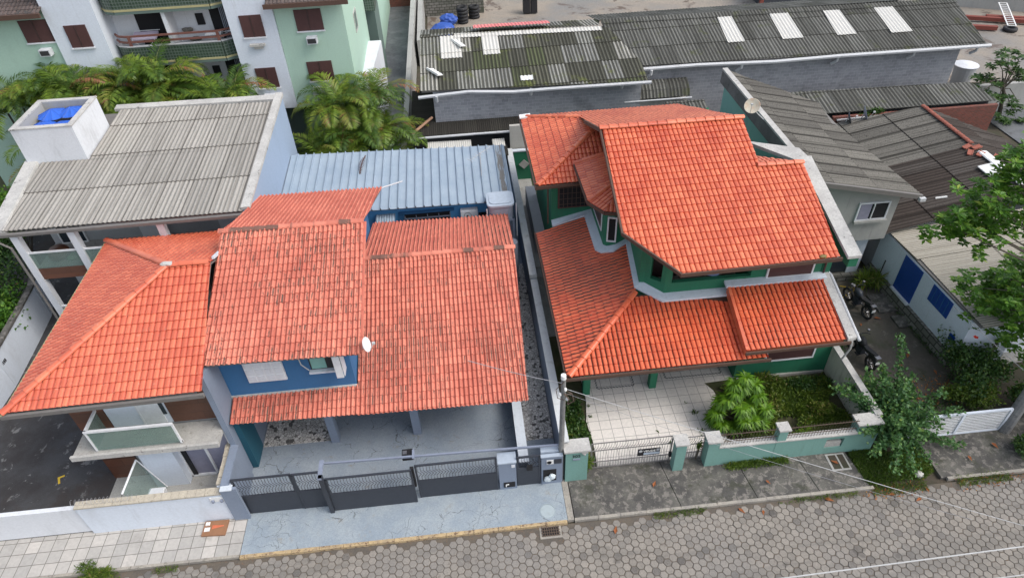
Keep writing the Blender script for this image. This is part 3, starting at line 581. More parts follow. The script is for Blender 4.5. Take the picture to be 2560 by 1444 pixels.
# party wall between blue and green houses
PW = thing('party_wall', 'narrow white topped party wall between the blue house and the green house', 'wall', (2.48, 24, .1))
bx(2.38, 2.62, 13.85, 33.8, -.04, 1.97).build('wall_body', GREYB, PW)
mb = MB(); mb.box(2.34, 2.66, 22.6, 33.9, 1.97, 2.2)
mb.box(2.36, 2.66, 13.8, 22.5, 1.97, 2.03); mb.build('cap', paint('white_cap_paint', (0.56,0.58,0.58), (0.2,0.2,0.16), 0.5, sc=3), PW)
# satellite dish
def dish(name, label, loc, r, az, el, mat, armw=CABLEW, group=None, mast=None):
    t = thing(name, label, 'satellite dish', loc, group)
    M = Matrix.Rotation(az, 4, 'Z') @ Matrix.Rotation(el, 4, 'X')
    mb = MB(); mb.lathe([(0, 0), (r*.35, .012), (r*.7, r*.09), (r*.95, r*.19), (r, r*.2), (r*.97, r*.165), (r*.7, r*.06), (r*.35, -.02), (0, -.03)], n=24, M=M, c=loc); mb.build('reflector', mat, t, True)
    p = Vector(loc); f = M @ Vector((0, -r*.1, r*1.15)); e = M @ Vector((0, -r*.95, r*.2))
    MB().tube([p+e, p+f], .012, 6).build('arm', armw, t); q = p + f; bx(q.x-.05, q.x+.05, q.y-.035, q.y+.035, q.z-.035, q.z+.035).build('receiver', armw, t)
    if mast: MB().tube([p + M @ Vector((0,0,-.03)), p + Vector(mast)*.5 + Vector((0,0,-.05)), p + Vector(mast)], .02, 6).build('mast', armw, t)
    return t
dish('satellite_dish', 'white dish at the right eave corner of the upper room roof', (-3.72, 15.6, 5.74), .25, RAD(80), RAD(68), WHITEF, mast=(-.25, .1, -.3))

# ============================================================= GATES of the blue house
def wavy_gate(t, x0, x1, y, z0, zm, z1, n, name='gate_leaf', bars_mat=DKMETAL):
    bx(x0, x1, y-.02, y+.02, z0, zm).build('lower_panel', DKMETAL, t)
    mb = MB()
    for i in range(n):
        x = x0 + (i+.5)*(x1-x0)/n; h = z1 - zm; dx = .11
        mb.tube([(x, y, zm), (x, y, zm+h*.28), (x+dx, y, zm+h*.45), (x-dx*.0, y, zm+h*.62), (x, y, z1)], .0085, 4)
    mb.build('bars', bars_mat, t)
    mb = MB(); mb.box(x0-.03, x1+.03, y-.03, y+.03, z1-.03, z1+.03); mb.box(x0, x1, y-.025, y+.025, zm-.02, zm+.03); mb.box(x0-.03, x0+.03, y-.03, y+.03, z0, z1); mb.box(x1-.03, x1+.03, y-.03, y+.03, z0, z1)
    mb.build('frame', DKMETAL, t)
g1 = thing('gate', 'dark pedestrian gate panel beside the white wall, left of the tall gate post', 'gate', (-7.1, 13.5, .12)); wavy_gate(g1, -8.62, -6.72, 13.55, .13, 1.15, 2.12, 19)
g2 = thing('gate', 'narrow dark gate leaf directly left of the tall gate post', 'gate', (-6.2, 13.5, .12)); wavy_gate(g2, -6.64, -5.78, 13.53, .13, 1.15, 2.12, 9)
g3 = thing('gate', 'dark sliding gate section with wavy bars, right of the tall gate post', 'gate', (-4.2, 13.4, .12)); wavy_gate(g3, -5.55, -2.75, 13.32, .13, 1.1, 1.98, 27)
g4 = thing('gate', 'dark sliding gate section with wavy bars ending at the letterbox pillar', 'gate', (-1.3, 13.45, .12)); wavy_gate(g4, -2.6, .1, 13.48, .13, 1.1, 1.98, 26)
g5 = thing('gate', 'small dark gate between the two grey blue pillars', 'gate', (1.2, 13.6, .12)); wavy_gate(g5, .84, 1.6, 13.55, .13, 1.1, 1.75, 8); bx(1.15, 1.35, 13.5, 13.54, 1.0, 1.3).build('lock_box', BLACK, g5)
t = thing('gate_post', 'tall dark steel gate post between the pedestrian and sliding gates', 'post', (-5.65, 13.35, .12))
bx(-5.74, -5.6, 13.22, 13.36, .1, 2.2).build('upright', DKMETAL, t); bx(-5.76, -5.62, 13.2, 13.95, 2.12, 2.2).build('cap_rail', GREYM, t); 
t = thing('gate_rail', 'grey steel guide rail running along the top of the sliding gate', 'rail', (-1.6, 13.7, 2)); MB().beam((-5.65, 13.9, 2.05), (2.36, 13.72, 2.0), .06, .07).build('bar', GREYM, t); MB().beam((-2.65, 13.75, 2.03), (-2.65, 14.1, 2.05), .08, .05).build('bracket', GREYM, t)
t = thing('gate_motor', 'small black gate motor with chrome top behind the sliding gate', 'motor', (-2.85, 14.0, 1.7)); bx(-3.05, -2.68, 13.92, 14.2, 1.72, 1.98).build('housing', BLACK, t); bx(-3.02, -2.88, 13.98, 14.12, 1.98, 2.01).build('cover', CHROME, t); bx(-2.78, -2.66, 13.4, 13.5, .9, 1.95).build('bracket', BLACK, t)
t = thing('pillar', 'grey blue letterbox pillar right of the long sliding gate', 'pillar', (.5, 13.6, .1)); bx(.18, .78, 13.45, 13.85, .1, 1.62).build('pillar_body', GREYB, t); bx(.16, .8, 13.43, 13.87, 1.62, 1.68).build('cap', GREYPL, t)
mt = bx(.62, .74, 13.43, 13.45, 1.38, 1.52).build('intercom', WHITE, t); hl = bx(.32, .72, 13.43, 13.46, .24, .52).build('niche', BLACK, t); MB().tube([(.4, 13.41, .32), (.4, 13.41, .42), (.5, 13.41, .44)], .02, 6).build('meter', PAPER, hl)
t = thing('pillar', 'grey blue meter pillar beside the teal house number pillar', 'pillar', (2.05, 13.6, .1)); bx(1.66, 2.4, 13.5, 13.85, .1, 1.68).build('pillar_body', GREYB, t); bx(1.64, 2.4, 13.47, 13.6, 1.68, 1.72).build('cap', GREYPL, t); bx(1.66, 2.4, 13.65, 13.85, 1.70, 1.78).build('rear_cap', GREYPL, t)
bx(1.84, 2.08, 13.48, 13.51, 1.28, 1.5).build('meter_window', PAPER, t); MB().lathe([(0,0),(.05,.0),(.07,.02),(.08,0)], c=(1.93, 13.47, 1.4), n=12, M=Matrix.Rotation(RAD(90), 4, 'X')).build('dial', BLACK, t); bx(2.1, 2.36, 13.48, 13.51, 1.28, 1.52).build('meter_door', DKMETAL, t); bx(1.72, 2.18, 13.48, 13.52, .3, .95).build('mail_niche', BLACK, t)
def blob(mb, c, r, n=2, sq=(1,1,1), jit=.25, m=0):
    bm = bmesh.new(); bmesh.ops.create_icosphere(bm, subdivisions=n, radius=1)
    vs = [(c[0]+v.co.x*r*sq[0]*(1+random.uniform(-jit, jit)), c[1]+v.co.y*r*sq[1]*(1+random.uniform(-jit, jit)), c[2]+v.co.z*r*sq[2]*(1+random.uniform(-jit, jit))) for v in bm.verts]
    mb.add(vs, [[v.index for v in f.verts] for f in bm.faces], m); bm.free(); return mb
mb = MB(); blob(mb, (1.88, 13.42, .5), .13, 2, (1, .6, 1.2)); blob(mb, (2.02, 13.40, .66), .12, 2, (1,.6,1.2)); tag(mb.build('plastic_bag', paint('pale_bag', (0.6,0.66,0.68), (0.3,0.45,0.5), .5, sc=9)), 'crumpled pale plastic bag hanging in the niche of the grey blue meter pillar', 'bag')

# drain, manhole, cardboard, pit
t = thing('storm_drain', 'rusty iron storm drain grate beside the yellow kerb', 'drain', (1.72, 11.7, 0)); bx(1.36, 2.10, 11.47, 11.9, .0, .016).build('surround', KERB, t)
bx(1.44, 2.02, 11.56, 11.86, .022, .024).build('pit', BLACK, t); mb = MB()
for k in range(8): mb.box(1.44+k*.078, 1.465+k*.078, 11.54, 11.88, .024, .045)
for k in range(4): mb.box(1.42, 2.04, 11.55+k*.1, 11.57+k*.1, .024, .046)
mb.build('grate', IRON, t)
mb = MB(); mb.lathe([(0,.108),(.24,.108),(.25,.10),(.262,.1),(.264,.112),(.275,.112),(.28,.10)], c=(1.72, 12.42, 0), n=32); tag(mb.build('manhole_cover', paint('blue_cover', (0.36,0.42,0.44), amt=.4, sc=4)), 'round blue painted manhole cover in the cracked blue pavement', 'manhole')
t = thing('cardboard_box', 'flattened brown cardboard box on the tiled pavement', 'cardboard', (-9.65, 13.1, .11), None)
MB().hexa([(-10.05,12.84,.11),(-9.25,12.8,.11),(-9.22,13.36,.11),(-10.03,13.38,.11)], [(-10.05,12.84,.17),(-9.25,12.8,.17),(-9.22,13.36,.18),(-10.03,13.38,.17)]).build('box_board', CARD, t); mb = MB(); mb.box(-9.98,-9.84,13.2,13.32,.172,.21); mb.build('paper_cup', PAPER, t); bx(-9.98,-9.8,12.98,13.12,.172,.20).build('paper_pack', PAPER, t)
MB().hexa([(-9.74,13.05,.178),(-9.35,13.13,.178),(-9.35,13.16,.178),(-9.74,13.2,.178)],[(-9.74,13.05,.184),(-9.35,13.13,.184),(-9.35,13.16,.184),(-9.74,13.2,.184)]).build('print', TERRA, t)
t = thing('inspection_pit', 'open rectangular inspection pit in the concrete pavement by the teal wall', 'pit', (12.35, 13.1, .1)); bx(12.0, 12.7, 12.78, 13.48, .1, .125).build('rim', CONCL, t); bx(12.08, 12.36, 12.84, 13.42, .125, .128).build('opening', SOIL, t); bx(12.42, 12.64, 12.84, 13.42, .125, .129).build('opening', SOIL, t)

# ============================================================= LEFT HOUSE (brown panels, hip roof)
H2 = thing('left_house', 'white and brown panelled house with a bright red hipped tile roof', 'house', (-11.8, 19, .14))
E0 = 5.2; ap = (-10.45, 19.05, 7.0); fx, rx = -14.75, -9.02; fy, ry = 14.62, 23.5
ff = plane_fn((0, fy, E0), (0, 1), 1.8/(ap[1]-fy)); fb = plane_fn((0, ry, E0), (0, -1), 1.8/(ry-ap[1])); fl = plane_fn((fx, 0, E0), (1, 0), 1.8/(ap[0]-fx))
mb = MB()
sheet(mb, [on(ff, [(fx, fy), (rx+.22, fy+.1), (rx+.02, ap[1]), (ap[0], ap[1])])], (1,0,0), (0,1,.4), .19, .33, .044, prof_round, .028, 8, .012, org=(fx, fy, E0))
sheet(mb, [on(fl, [(fx, ry), (fx, fy), (ap[0], ap[1])])], (0,-1,0), (1,0,.42), .19, .33, .044, prof_round, .028, 8, .012, org=(fx, ry, E0))
sheet(mb, [on(fb, [(rx+.02, ry), (fx, ry), (ap[0], ap[1]), (rx+.02, ap[1])])], (-1,0,0), (0,-1,.4), .19, .33, .044, prof_round, .028, 8, .012, org=(rx, ry, E0))
mb.slab([(fx+.05, fy+.05, E0-.03), (rx, fy+.12, E0-.03), (rx, ap[1], ap[2]-.05), (ap[0], ap[1], ap[2]-.05)], .06, 1); mb.slab([(fx+.05, ry-.05, E0-.03), (fx+.05, fy+.05, E0-.03), (ap[0], ap[1], ap[2]-.05)], .06, 1); mb.slab([(rx, ry-.05, E0-.03), (fx+.05, ry-.05, E0-.03), (ap[0], ap[1], ap[2]-.05), (rx, ap[1], ap[2]-.05)], .06, 1)
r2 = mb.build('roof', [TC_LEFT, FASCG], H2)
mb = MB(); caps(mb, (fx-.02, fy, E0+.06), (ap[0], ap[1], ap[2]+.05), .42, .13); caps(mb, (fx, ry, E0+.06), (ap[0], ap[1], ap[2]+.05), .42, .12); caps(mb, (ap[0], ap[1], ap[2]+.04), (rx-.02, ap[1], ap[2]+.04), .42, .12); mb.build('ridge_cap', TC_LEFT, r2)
mb = MB(); mb.beam((-9.0,19.3,6.98),(-9.0,22.0,5.98),.08,.10); mb.build('edge_flashing', TRIM, r2)
mb = MB(); blob(mb, (ap[0], ap[1]-.02, ap[2]+.09), .17, 2, (1.4,.7,.5), .2); mb.build('mortar', CAP, r2)
mb = MB(); mb.beam((fx-.06, fy-.1, E0-.06), (fx-.06, ry+.1, E0-.06), .08, .12); mb.build('gutter_side', BANDY, r2)
mb = MB(); mb.beam((fx-.1, fy-.08, E0-.08), (rx+.25, fy+.04, E0-.08), .1, .14); mb.build('gutter_front', FASCG, r2)
# body
bx(-13.8, -9.02, 15.65, 23.1, .14, 5.1).build('wall', GREYW, H2)
def panels(x0, x1, z0, z1): bx(x0, x1, 15.58, 15.65, z0, z1).build('facade_panel', BALTILE, H2)
panels(-13.8, -12.72, 2.95, 5.1); panels(-10.7, -9.02, 2.95, 5.1); panels(-13.8, -12.7, .14, 2.75)
dr = bx(-12.7, -10.72, 15.6, 15.65, 2.95, 5.05).build('balcony_door', WHITEW, H2); bx(-11.6, -10.9, 15.56, 15.6, 3.0, 5.05).build('door_leaf', WHITEF, dr); bx(-10.9, -10.78, 15.565, 15.6, 3.4, 4.4).build('side_pane', GLASSD, dr); bx(-11.66, -11.6, 15.55, 15.6, 3.0, 5.05).build('frame', WHITEF, dr)
# balcony slab and glass rail
mb = MB(); mb.box(-13.75, -9.02, 14.6, 15.58, 2.72, 2.86); mb.build('balcony_slab', CONCL, H2)
bx(-13.8, -9.02, 14.5, 14.6, 2.70, 2.90).build('slab_edge', CAP, H2)
rl = MB(); rl.box(-13.0, -10.2, 14.66, 14.74, 3.84, 3.92); rl.box(-13.0, -12.92, 14.7, 15.58, 3.84, 3.92); rl.box(-13.0,-12.94,14.68,14.74,2.9,3.84); rl.box(-10.26, -10.2, 14.68, 14.74, 2.9, 3.84); rl.box(-10.24, -10.2, 14.7, 14.78, 2.9, 3.0)
rr = rl.build('balcony_rail', WHITEF, H2); bx(-12.92, -10.28, 14.69, 14.71, 2.94, 3.84).build('glass_panel', GLASS, rr); bx(-12.97, -12.95, 14.74, 15.56, 2.94, 3.84).build('glass_panel', GLASS, rr)
# ground floor front
bx(-12.1, -10.95, 15.0, 15.65, .16, 2.7).build('white_wall', WHITEW, H2)
sd = bx(-10.9, -9.1, 15.35, 15.42, .22, 2.6).build('sliding_door', CURT, H2); mb = MB()
for x in (-10.95, -10.05, -9.15): mb.box(x, x+.07, 15.28, 15.36, .2, 2.62)
mb.box(-10.95, -9.08, 15.28, 15.36, 2.55, 2.64); mb.box(-10.95, -9.08, 15.28, 15.36, .18, .26); mb.build('frame', WHITEF, sd); bx(-10.88, -10.72, 15.30, 15.34, .26, 2.5).build('open_gap', BLACK, sd)
t = thing('glass_screen', 'leaning glass entrance screen with a white framed edge on the porch of the left house', 'glass screen', (-12.0, 14.4, .16))
mb = MB(); mb.tube([(-12.35, 13.75, 1.7), (-12.2, 14.95, 1.9)], .035, 8); mb.tube([(-12.2, 14.95, 1.9), (-11.75, 14.95, .2)], .02, 6); mb.build('frame', WHITEF, t)
MB().add([(-12.33, 13.78, 1.66), (-12.2, 14.92, 1.86), (-11.75, 14.92, .2), (-11.9, 13.8, .2)], [(0,1,2,3)]).build('pane', GLASS, t)
t = thing('washing_tub', 'white plastic laundry tub standing on the porch of the left house', 'tub', (-11.75, 14.35, .16)); MB().hexa([(-12.0,14.1,.16),(-11.55,14.1,.16),(-11.55,14.5,.16),(-12.0,14.5,.16)], [(-12.05,14.05,.75),(-11.5,14.05,.75),(-11.5,14.55,.75),(-12.05,14.55,.75)]).build('tub_body', WHITEF, t); bx(-12.02, -11.53, 14.08, 14.52, .755, .78).build('lid', WHITE, t)
mb = MB(); mb.box(-10.3, -9.1, 13.65, 14.3, .165, .175); tag(mb.build('doormat', plain('brown_mat', (0.30,0.18,0.14), .9)), 'faded brown mat lying on the porch before the sliding door', 'mat')
# perimeter wall
F2 = thing('front_wall', 'white street wall with a rough stone cap in front of the left house', 'wall', (-11.2, 13.6, .1))
bx(-13.8, -8.9, 13.42, 13.62, .1, 1.62).build('wall_body', WHITEW, F2); 
mb = MB(); x = -13.8
while x < -9.05:
    w_ = random.uniform(.22, .36); mb.hexa([(x,13.38,1.62),(x+w_-.01,13.38,1.62),(x+w_-.01,13.64,1.62),(x,13.64,1.62)], [(x,13.38,1.68),(x+w_-.01,13.38,1.68),(x+w_-.01,13.64,1.71),(x,13.64,1.71)]); x += w_
y = 13.65
while y < 15.3: w_ = random.uniform(.22,.34); mb.box(-9.22+random.uniform(-.02,.02), -9.0, y, y+w_-.01, 1.78, 1.86+random.uniform(0,.02)); y += w_
mb.build('stone_cap', ground_mat('cream_stone', (0.50,0.45,0.36), (0.42,0.38,0.31), (0.2,0.17,0.13), 5, 20), F2)
bx(-9.2, -9.02, 13.62, 15.3, .1, 1.78).build('return_wall', WHITEW, F2)
nm = bx(-9.5, -8.95, 13.39, 13.42, 1.25, 1.47).build('meter_niche', PAPER, F2); mb = MB(); mb.cyl(-9.4, 13.36, 1.27, 1.37, .05, 8); mb.cyl(-9.12, 13.36, 1.27, 1.37, .05, 8); mb.build('water_meter', GREYM, nm)
bx(-9.03, -8.5, 13.35, 13.46, .1, 1.9).build('x', GREYB, F2).name = 'end_pillar'
bx(-9.0, -8.62, 13.3, 13.6, 1.9, 1.94).build('pillar_cap', TRIM, F2)
bx(-24, -13.8, 13.5, 13.66, .1, 1.48).build('gate_wall', WHITE, F2)
mb = MB()
for k in range(16):
    c = Vector((-13.9 + k*.13, 13.55, 1.78)); mb.tube([c + Vector((.0, .08*math.cos(a)*1.3, .1*math.sin(a))) + Vector((.13*a/6.28, 0, 0)) for a in np.linspace(0, 6.28, 9)], .006, 3, caps=False)
t = mb.build('razor_wire', CABLE); tag(t, 'thin coil of wire along the top of the white street wall', 'wire')
# yellow marks on asphalt
for k, (x, y, a) in enumerate(((-14.9, 17.7, .3), (-15.9, 15.75, 2.0), (-15.4, 14.5, .2))):
    mb = MB(); mb.box(-.16, .16, -.035, .035, 0, .008); mb.box(.09, .16, -.2, .035, 0.001, .009); o = mb.build('bay_mark', YELLOW, None, loc=(0,0,0)); o.location = (x, y, .131); o.rotation_euler = (0, 0, a)
    tag(o, ['yellow corner mark painted on the asphalt nearest the brown panelled house', 'leftmost yellow corner mark painted on the asphalt yard', 'yellow corner mark painted on the asphalt nearest the street wall'][k], 'road mark', 'yellow parking corner marks')
# left curved boundary wall
pts = [(-20.55, 26.6), (-20.1, 25.2), (-19.95, 23.6), (-19.85, 22.2), (-19.75, 20.8), (-19.8, 19.2), (-20.4, 17.2), (-21.0, 15.6)]
mb = MB(); mc = MB()
for a, b in zip(pts, pts[1:]): mb.beam((*a, .95), (*b, .95), .16, 1.9); mc.beam((*a, 1.95), (*b, 1.95), .26, .1)
BW = thing('boundary_wall', 'white curving boundary wall with a weathered stone top at the left edge', 'wall', (-20, 21, 0)); mb.build('wall_body', WHITEW, BW); mc.build('cap', CONC, BW); mb = MB()
for k in range(4): mb.box(-19.78, -19.68, 20.9+k*.09, 20.96+k*.09, 1.25, 1.4)
mb.build('vent_hole', BLACK, BW)

# ============================================================= LEFT REAR BUILDING (grey fibre cement roof)
H3 = thing('grey_roof_building', 'white balcony building with a pale grey corrugated roof behind the red hipped roof', 'building', (-13.8, 28, .14))
lf = plane_fn((0, 23.55, 6.0), (0, 1), .07)
mb = MB(); kw = dict(pitch=.19, row=2.55, amp=.042, prof=prof_sine, step=.03, K=6, org=(-18.5, 23.55, 6.0))
sheet(mb, [on(lf, [(-18.5, 23.55), (-9.12, 23.6), (-9.2, 32.6), (-16.8, 32.9), (-16.85, 28.3), (-18.9, 28.5)])[0:0] or on(lf, [(-18.5, 23.55), (-9.12, 23.6), (-9.15, 28.35), (-18.9, 28.45)]), on(lf, [(-16.8, 28.35), (-9.15, 28.35), (-9.2, 32.4), (-16.75, 32.7)])], (1,0,0), (0,1,.07), **kw)
mb.slab([(-18.5, 23.7, 5.98), (-9.15, 23.7, 5.98), (-9.2, 32.4, 6.55), (-18.4, 32.6, 6.56)], .08, 1)
mb.build('roof', [FB_LIGHT, FASCG], H3)
MB().prism([(-9.14,23.7),(-8.9,23.7),(-8.9,33.0),(-9.14,33.0)], .14, lambda x, y: 6.03+.064*(y-23.7)).build('right_wall', LBLUE, H3)
mb = MB(); mb.hexa([(-9.2,23.7,6.05),(-8.84,23.7,6.05),(-8.84,33.05,6.65),(-9.2,33.05,6.65)], [(-9.2,23.7,6.17),(-8.84,23.7,6.17),(-8.84,33.05,6.82),(-9.2,33.05,6.82)]); mb.build('parapet_cap', CAP, H3); mb = MB(); mb.hexa([(-17,32.7,6.6),(-9.1,32.5,6.6),(-9.1,32.95,6.6),(-17,33.1,6.6)],[(-17,32.7,6.74),(-9.1,32.5,6.74),(-9.1,32.95,6.78),(-17,33.1,6.78)]); mb.build('rear_parapet', CAP, H3); mb = MB()
mb.hexa([(-19.0,23.55,5.9),(-18.35,23.55,5.9),(-19.0,28.6,6.3),(-19.6,28.6,6.3)], [(-19.0,23.55,6.12),(-18.45,23.55,6.12),(-19.05,28.6,6.45),(-19.6,28.6,6.45)]); mb.build('gable_cap', CAP, H3)
mb = MB(); mb.beam((-19.0, 23.42, 5.92), (-9.1, 23.45, 5.95), .16, .12); mb.build('gutter', FASCG, H3)
bx(-18.1, -9.14, 25.4, 32.6, .14, 5.95).build('wall', GREYW, H3)
mb = MB(); mb.box(-18.1, -9.1, 23.6, 25.4, 3.85, 4.05); mb.build('balcony_floor', CONCL, H3); bx(-18.1, -9.1, 23.52, 23.6, 3.55, 4.1).build('fascia_band', BALTILE, H3)
for x0 in (-18.3, -16.1, -12.6): bx(x0, x0+.28, 23.45, 23.72, .14, 5.85).build('post', WHITE, H3)
mb = MB(); mb.box(-18.02, -9.1, 23.5, 23.56, 4.88, 4.95); rl = mb.build('balcony_rail', WHITEF, H3); bx(-18.02, -16.12, 23.52, 23.54, 4.1, 4.88).build('glass_panel', GLASS, rl); bx(-15.8, -12.6, 23.52, 23.54, 4.1, 4.88).build('glass_panel', GLASS, rl); bx(-18.02, -13, 23.5, 23.56, 2.0, 2.07).build('lower_rail', WHITEF, H3)
for x0, x1, z0, z1 in ((-17.7, -16.7, 4.1, 5.7), (-15.6, -14.9, 4.9, 5.6), (-12.3, -11.2, 4.9, 5.5), (-17.4, -16.4, 1.2, 3.3)):
    wd = bx(x0, x1, 25.33, 25.4, z0, z1).build('window', GLASSD, H3); mb = MB(); mb.box(x0-.06, x0, 25.3, 25.39, z0, z1); mb.box(x1, x1+.06, 25.3, 25.39, z0, z1); mb.box(x0-.06, x1+.06, 25.3, 25.39, z1, z1+.07); mb.box(x0-.06, x1+.06, 25.3, 25.39, z0-.07, z0); mb.box((x0+x1)/2-.03, (x0+x1)/2+.03, 25.3, 25.39, z0, z1); mb.build('frame', WHITEF, wd)
bx(-14.2, -13.2, 25.1, 25.39, 4.06, 5.8).build('partition', WHITE, H3); bx(-10.9, -10.1, 25.2, 25.39, 4.06, 5.8).build('partition', WHITE, H3)
MB().tube([(-19.0, 23.4, 5.85), (-18.45, 23.42, 5.3), (-18.42, 23.42, .2)], .05, 8).build('downpipe', FASCG, H3)
t = thing('wicker_pouf', 'round brown wicker pouf on the glazed balcony under the grey roof', 'pouf', (-17.4, 24.3, 4.06)); mb = MB(); mb.lathe([(0,0),(.32,.0),(.42,.12),(.42,.34),(.32,.46),(0,.48)], c=(-17.4,24.3,4.06), n=20); mb.build('seat', BALTILE, t, True)
t = thing('round_rug', 'small pale green cushion on the glazed balcony under the grey roof', 'cushion', (-16.85, 24.2, 4.06)); mb = MB(); mb.lathe([(0,0),(.2,.0),(.27,.06),(.2,.13),(0,.14)], c=(-16.85,24.2,4.06), n=16); mb.build('cover', LF_EUPH if False else plain('mint_cloth', (0.2,0.38,0.2)), t, True)
# water box with parasols
K1 = thing('roof_tank_box', 'white open topped tank house on the pale grey corrugated roof', 'tank house', (-18.1, 29.9, 6.3))
mb = MB(); x0, x1, y0, y1, z0, z1 = -19.45, -16.85, 28.45, 31.35, .14, 7.97
mb.box(x0, x1, y0, y0+.2, z0, z1); mb.box(x0, x1, y1-.2, y1, z0, z1); mb.box(x0, x0+.2, y0+.2, y1-.2, z0, z1); mb.box(x1-.2, x1, y0+.2, y1-.2, z0, z1); mb.box(x0+.2, x1-.2, y0+.2, y1-.2, 7.1, 7.2)
mb.build('box_wall', WHITE, K1); mb = MB(); e = .03
mb.box(x0-e, x1+e, y0-e, y0+.22, z1, z1+.05); mb.box(x0-e, x1+e, y1-.22, y1+e, z1, z1+.05); mb.box(x0-e, x0+.22, y0+.22, y1-.22, z1, z1+.05); mb.box(x1-.22, x1+e, y0+.22, y1-.22, z1, z1+.05); mb.build('box_rim', CAP, K1); mb = MB(); mb.box(x0+.2,x1-.2,y0+.2,y0+.22,7.2,z1-.02); mb.box(x0+.2,x1-.2,y1-.22,y1-.2,7.2,z1-.02); mb.box(x0+.2,x0+.22,y0+.23,y1-.23,7.2,z1-.02); mb.box(x1-.22,x1-.2,y0+.23,y1-.23,7.2,z1-.02); mb.box(x0+.23,x1-.23,y0+.23,y1-.23,7.2,7.21); mb.build('lining', PLASTER, K1)
def parasol(lbl, loc, r):
    t = thing('parasol', lbl, 'parasol', loc, 'blue parasols lying in the roof tank house')
    vs = [(loc[0], loc[1], loc[2]+.45*r)]; n = 10
    for k in range(n): a = 2*math.pi*k/n; vs.append((loc[0]+r*math.cos(a), loc[1]+r*math.sin(a), loc[2]+.02))
    for k in range(n): a = 2*math.pi*(k+.5)/n; vs.append((loc[0]+r*.93*math.cos(a), loc[1]+r*.93*math.sin(a), loc[2]+.0))
    fs = [];
    for k in range(n): fs += [(0, 1+k, 1+n+k), (0, 1+n+k, 1+(k+1)%n)]
    MB().add(vs, fs).build('canopy', TARP, t); mb = MB()
    for k in range(n): a = 2*math.pi*k/n; mb.tube([vs[0], vs[1+k]], .008, 3)
    mb.build('rib', TARP2, t); MB().tube([(loc[0], loc[1], loc[2]-.3), (loc[0], loc[1], loc[2]+.38*r)], .02, 6).build('pole', WHITEF, t); return t
parasol('blue parasol at the left rear of the tank house', (-18.55, 30.45, 7.66), .68); parasol('blue parasol at the right rear of the tank house', (-17.72, 30.5, 7.70), .62); parasol('blue parasol at the left front of the tank house', (-18.58, 29.32, 7.58), .66); parasol('blue parasol at the right front of the tank house', (-17.75, 29.32, 7.56), .64)
# ============================================================= GREEN HOUSE
H5 = thing('green_house', 'green two storey house with bright orange tile roofs and white trim bands', 'house', (8.2, 22, .14))
kw = dict(pitch=.185, row=.325, amp=.046, prof=prof_round, step=.030, K=8, wob=.008)
lfr = plane_fn((0, 15.8, 3.0), (0, 1), .3); lle = plane_fn((2.9, 0, 3.0), (1, 0), .3)
mb = MB()
sheet(mb, [on(lfr, [(2.95, 15.8), (10.2, 15.82), (10.2, 16.9), (9.5, 18.7), (6.9, 18.7), (6.0, 18.9)])], (1,0,0), (0,1,.3), org=(2.95,15.8,3.0), **kw)
sheet(mb, [on(lle, [(2.9, 15.8), (6.05, 18.95), (6.5, 22.1), (2.9, 22.1)]), on(lle, [(2.9, 22.1), (5.4, 22.1), (5.4, 24.52), (2.87, 24.52)])], (0,-1,0), (1,0,.3), org=(2.9,24.52,3.0), **kw)
mb.slab([(2.98,15.88,2.97),(10.1,15.9,2.97),(10.1,18.6,3.8),(6.0,18.85,3.86)], .06, 1); mb.slab([(2.96,24.5,2.97),(2.96,15.88,2.97),(6.0,18.9,3.88),(6.3,24.5,3.97)], .06, 1)
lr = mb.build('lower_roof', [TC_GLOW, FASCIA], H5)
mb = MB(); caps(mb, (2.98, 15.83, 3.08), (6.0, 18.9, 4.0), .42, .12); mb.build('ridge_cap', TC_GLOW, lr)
mb = MB(); mb.beam((2.86, 15.7, 2.95), (2.82, 24.6, 2.95), .07, .12); mb.beam((2.85, 15.74, 2.94), (10.3, 15.76, 2.94), .07, .12); mb.build('fascia_board', FASCIA, lr)
# white flashing band
O = [(3.62,24.5),(5.05,24.5),(5.05,22.0),(5.25,21.7),(5.72,21.52),(6.28,21.78),(6.0,19.1),(6.91,18.34),(9.47,18.34)]
I = [(3.62,24.88),(5.42,24.88),(5.42,22.2),(5.52,22.0),(5.85,21.88),(6.66,22.2),(6.4,19.25),(7.05,18.72),(9.47,18.72)]
bz = lambda x, y, k: (lle(x, y) if k <= 6 else lfr(x, y)) + .15
mb = MB()
for k in range(8):
    q = [O[k], O[k+1], I[k+1], I[k]]; z = [bz(O[k][0], O[k][1], k), bz(O[k+1][0], O[k+1][1], k+1), bz(O[k+1][0], O[k+1][1], k+1)+.05, bz(O[k][0], O[k][1], k)+.05]
    mb.slab([(x, y, zz) for (x, y), zz in zip(q, z)], .08)
mb.build('flashing_band', TRIM, H5)
# raised side roof
rf = plane_fn((0, 15.85, 3.38), (0, 1), .3)
mb = MB(); sheet(mb, [on(rf, [(9.33, 15.88), (13.05, 15.95), (13.12, 18.45), (9.42, 18.45)])], (1,0,0), (0,1,.3), org=(9.33,15.88,3.38), **kw)
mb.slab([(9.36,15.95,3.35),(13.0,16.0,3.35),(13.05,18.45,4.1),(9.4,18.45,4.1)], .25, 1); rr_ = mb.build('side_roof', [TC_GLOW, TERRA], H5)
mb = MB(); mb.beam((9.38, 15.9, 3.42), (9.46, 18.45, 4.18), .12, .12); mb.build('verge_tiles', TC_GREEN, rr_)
mb = MB(); mb.slab([(9.35,18.42,4.26),(13.25,18.42,4.26),(13.25,18.72,4.32),(9.35,18.72,4.32)], .1); mb.build('flashing_band', TRIM, H5)
mb = MB(); mb.slab([(13.08,15.9,3.50),(13.42,15.95,3.50),(13.42,18.75,4.3),(13.1,18.75,4.3)], .14); mb.build('side_gutter', CAP, H5)
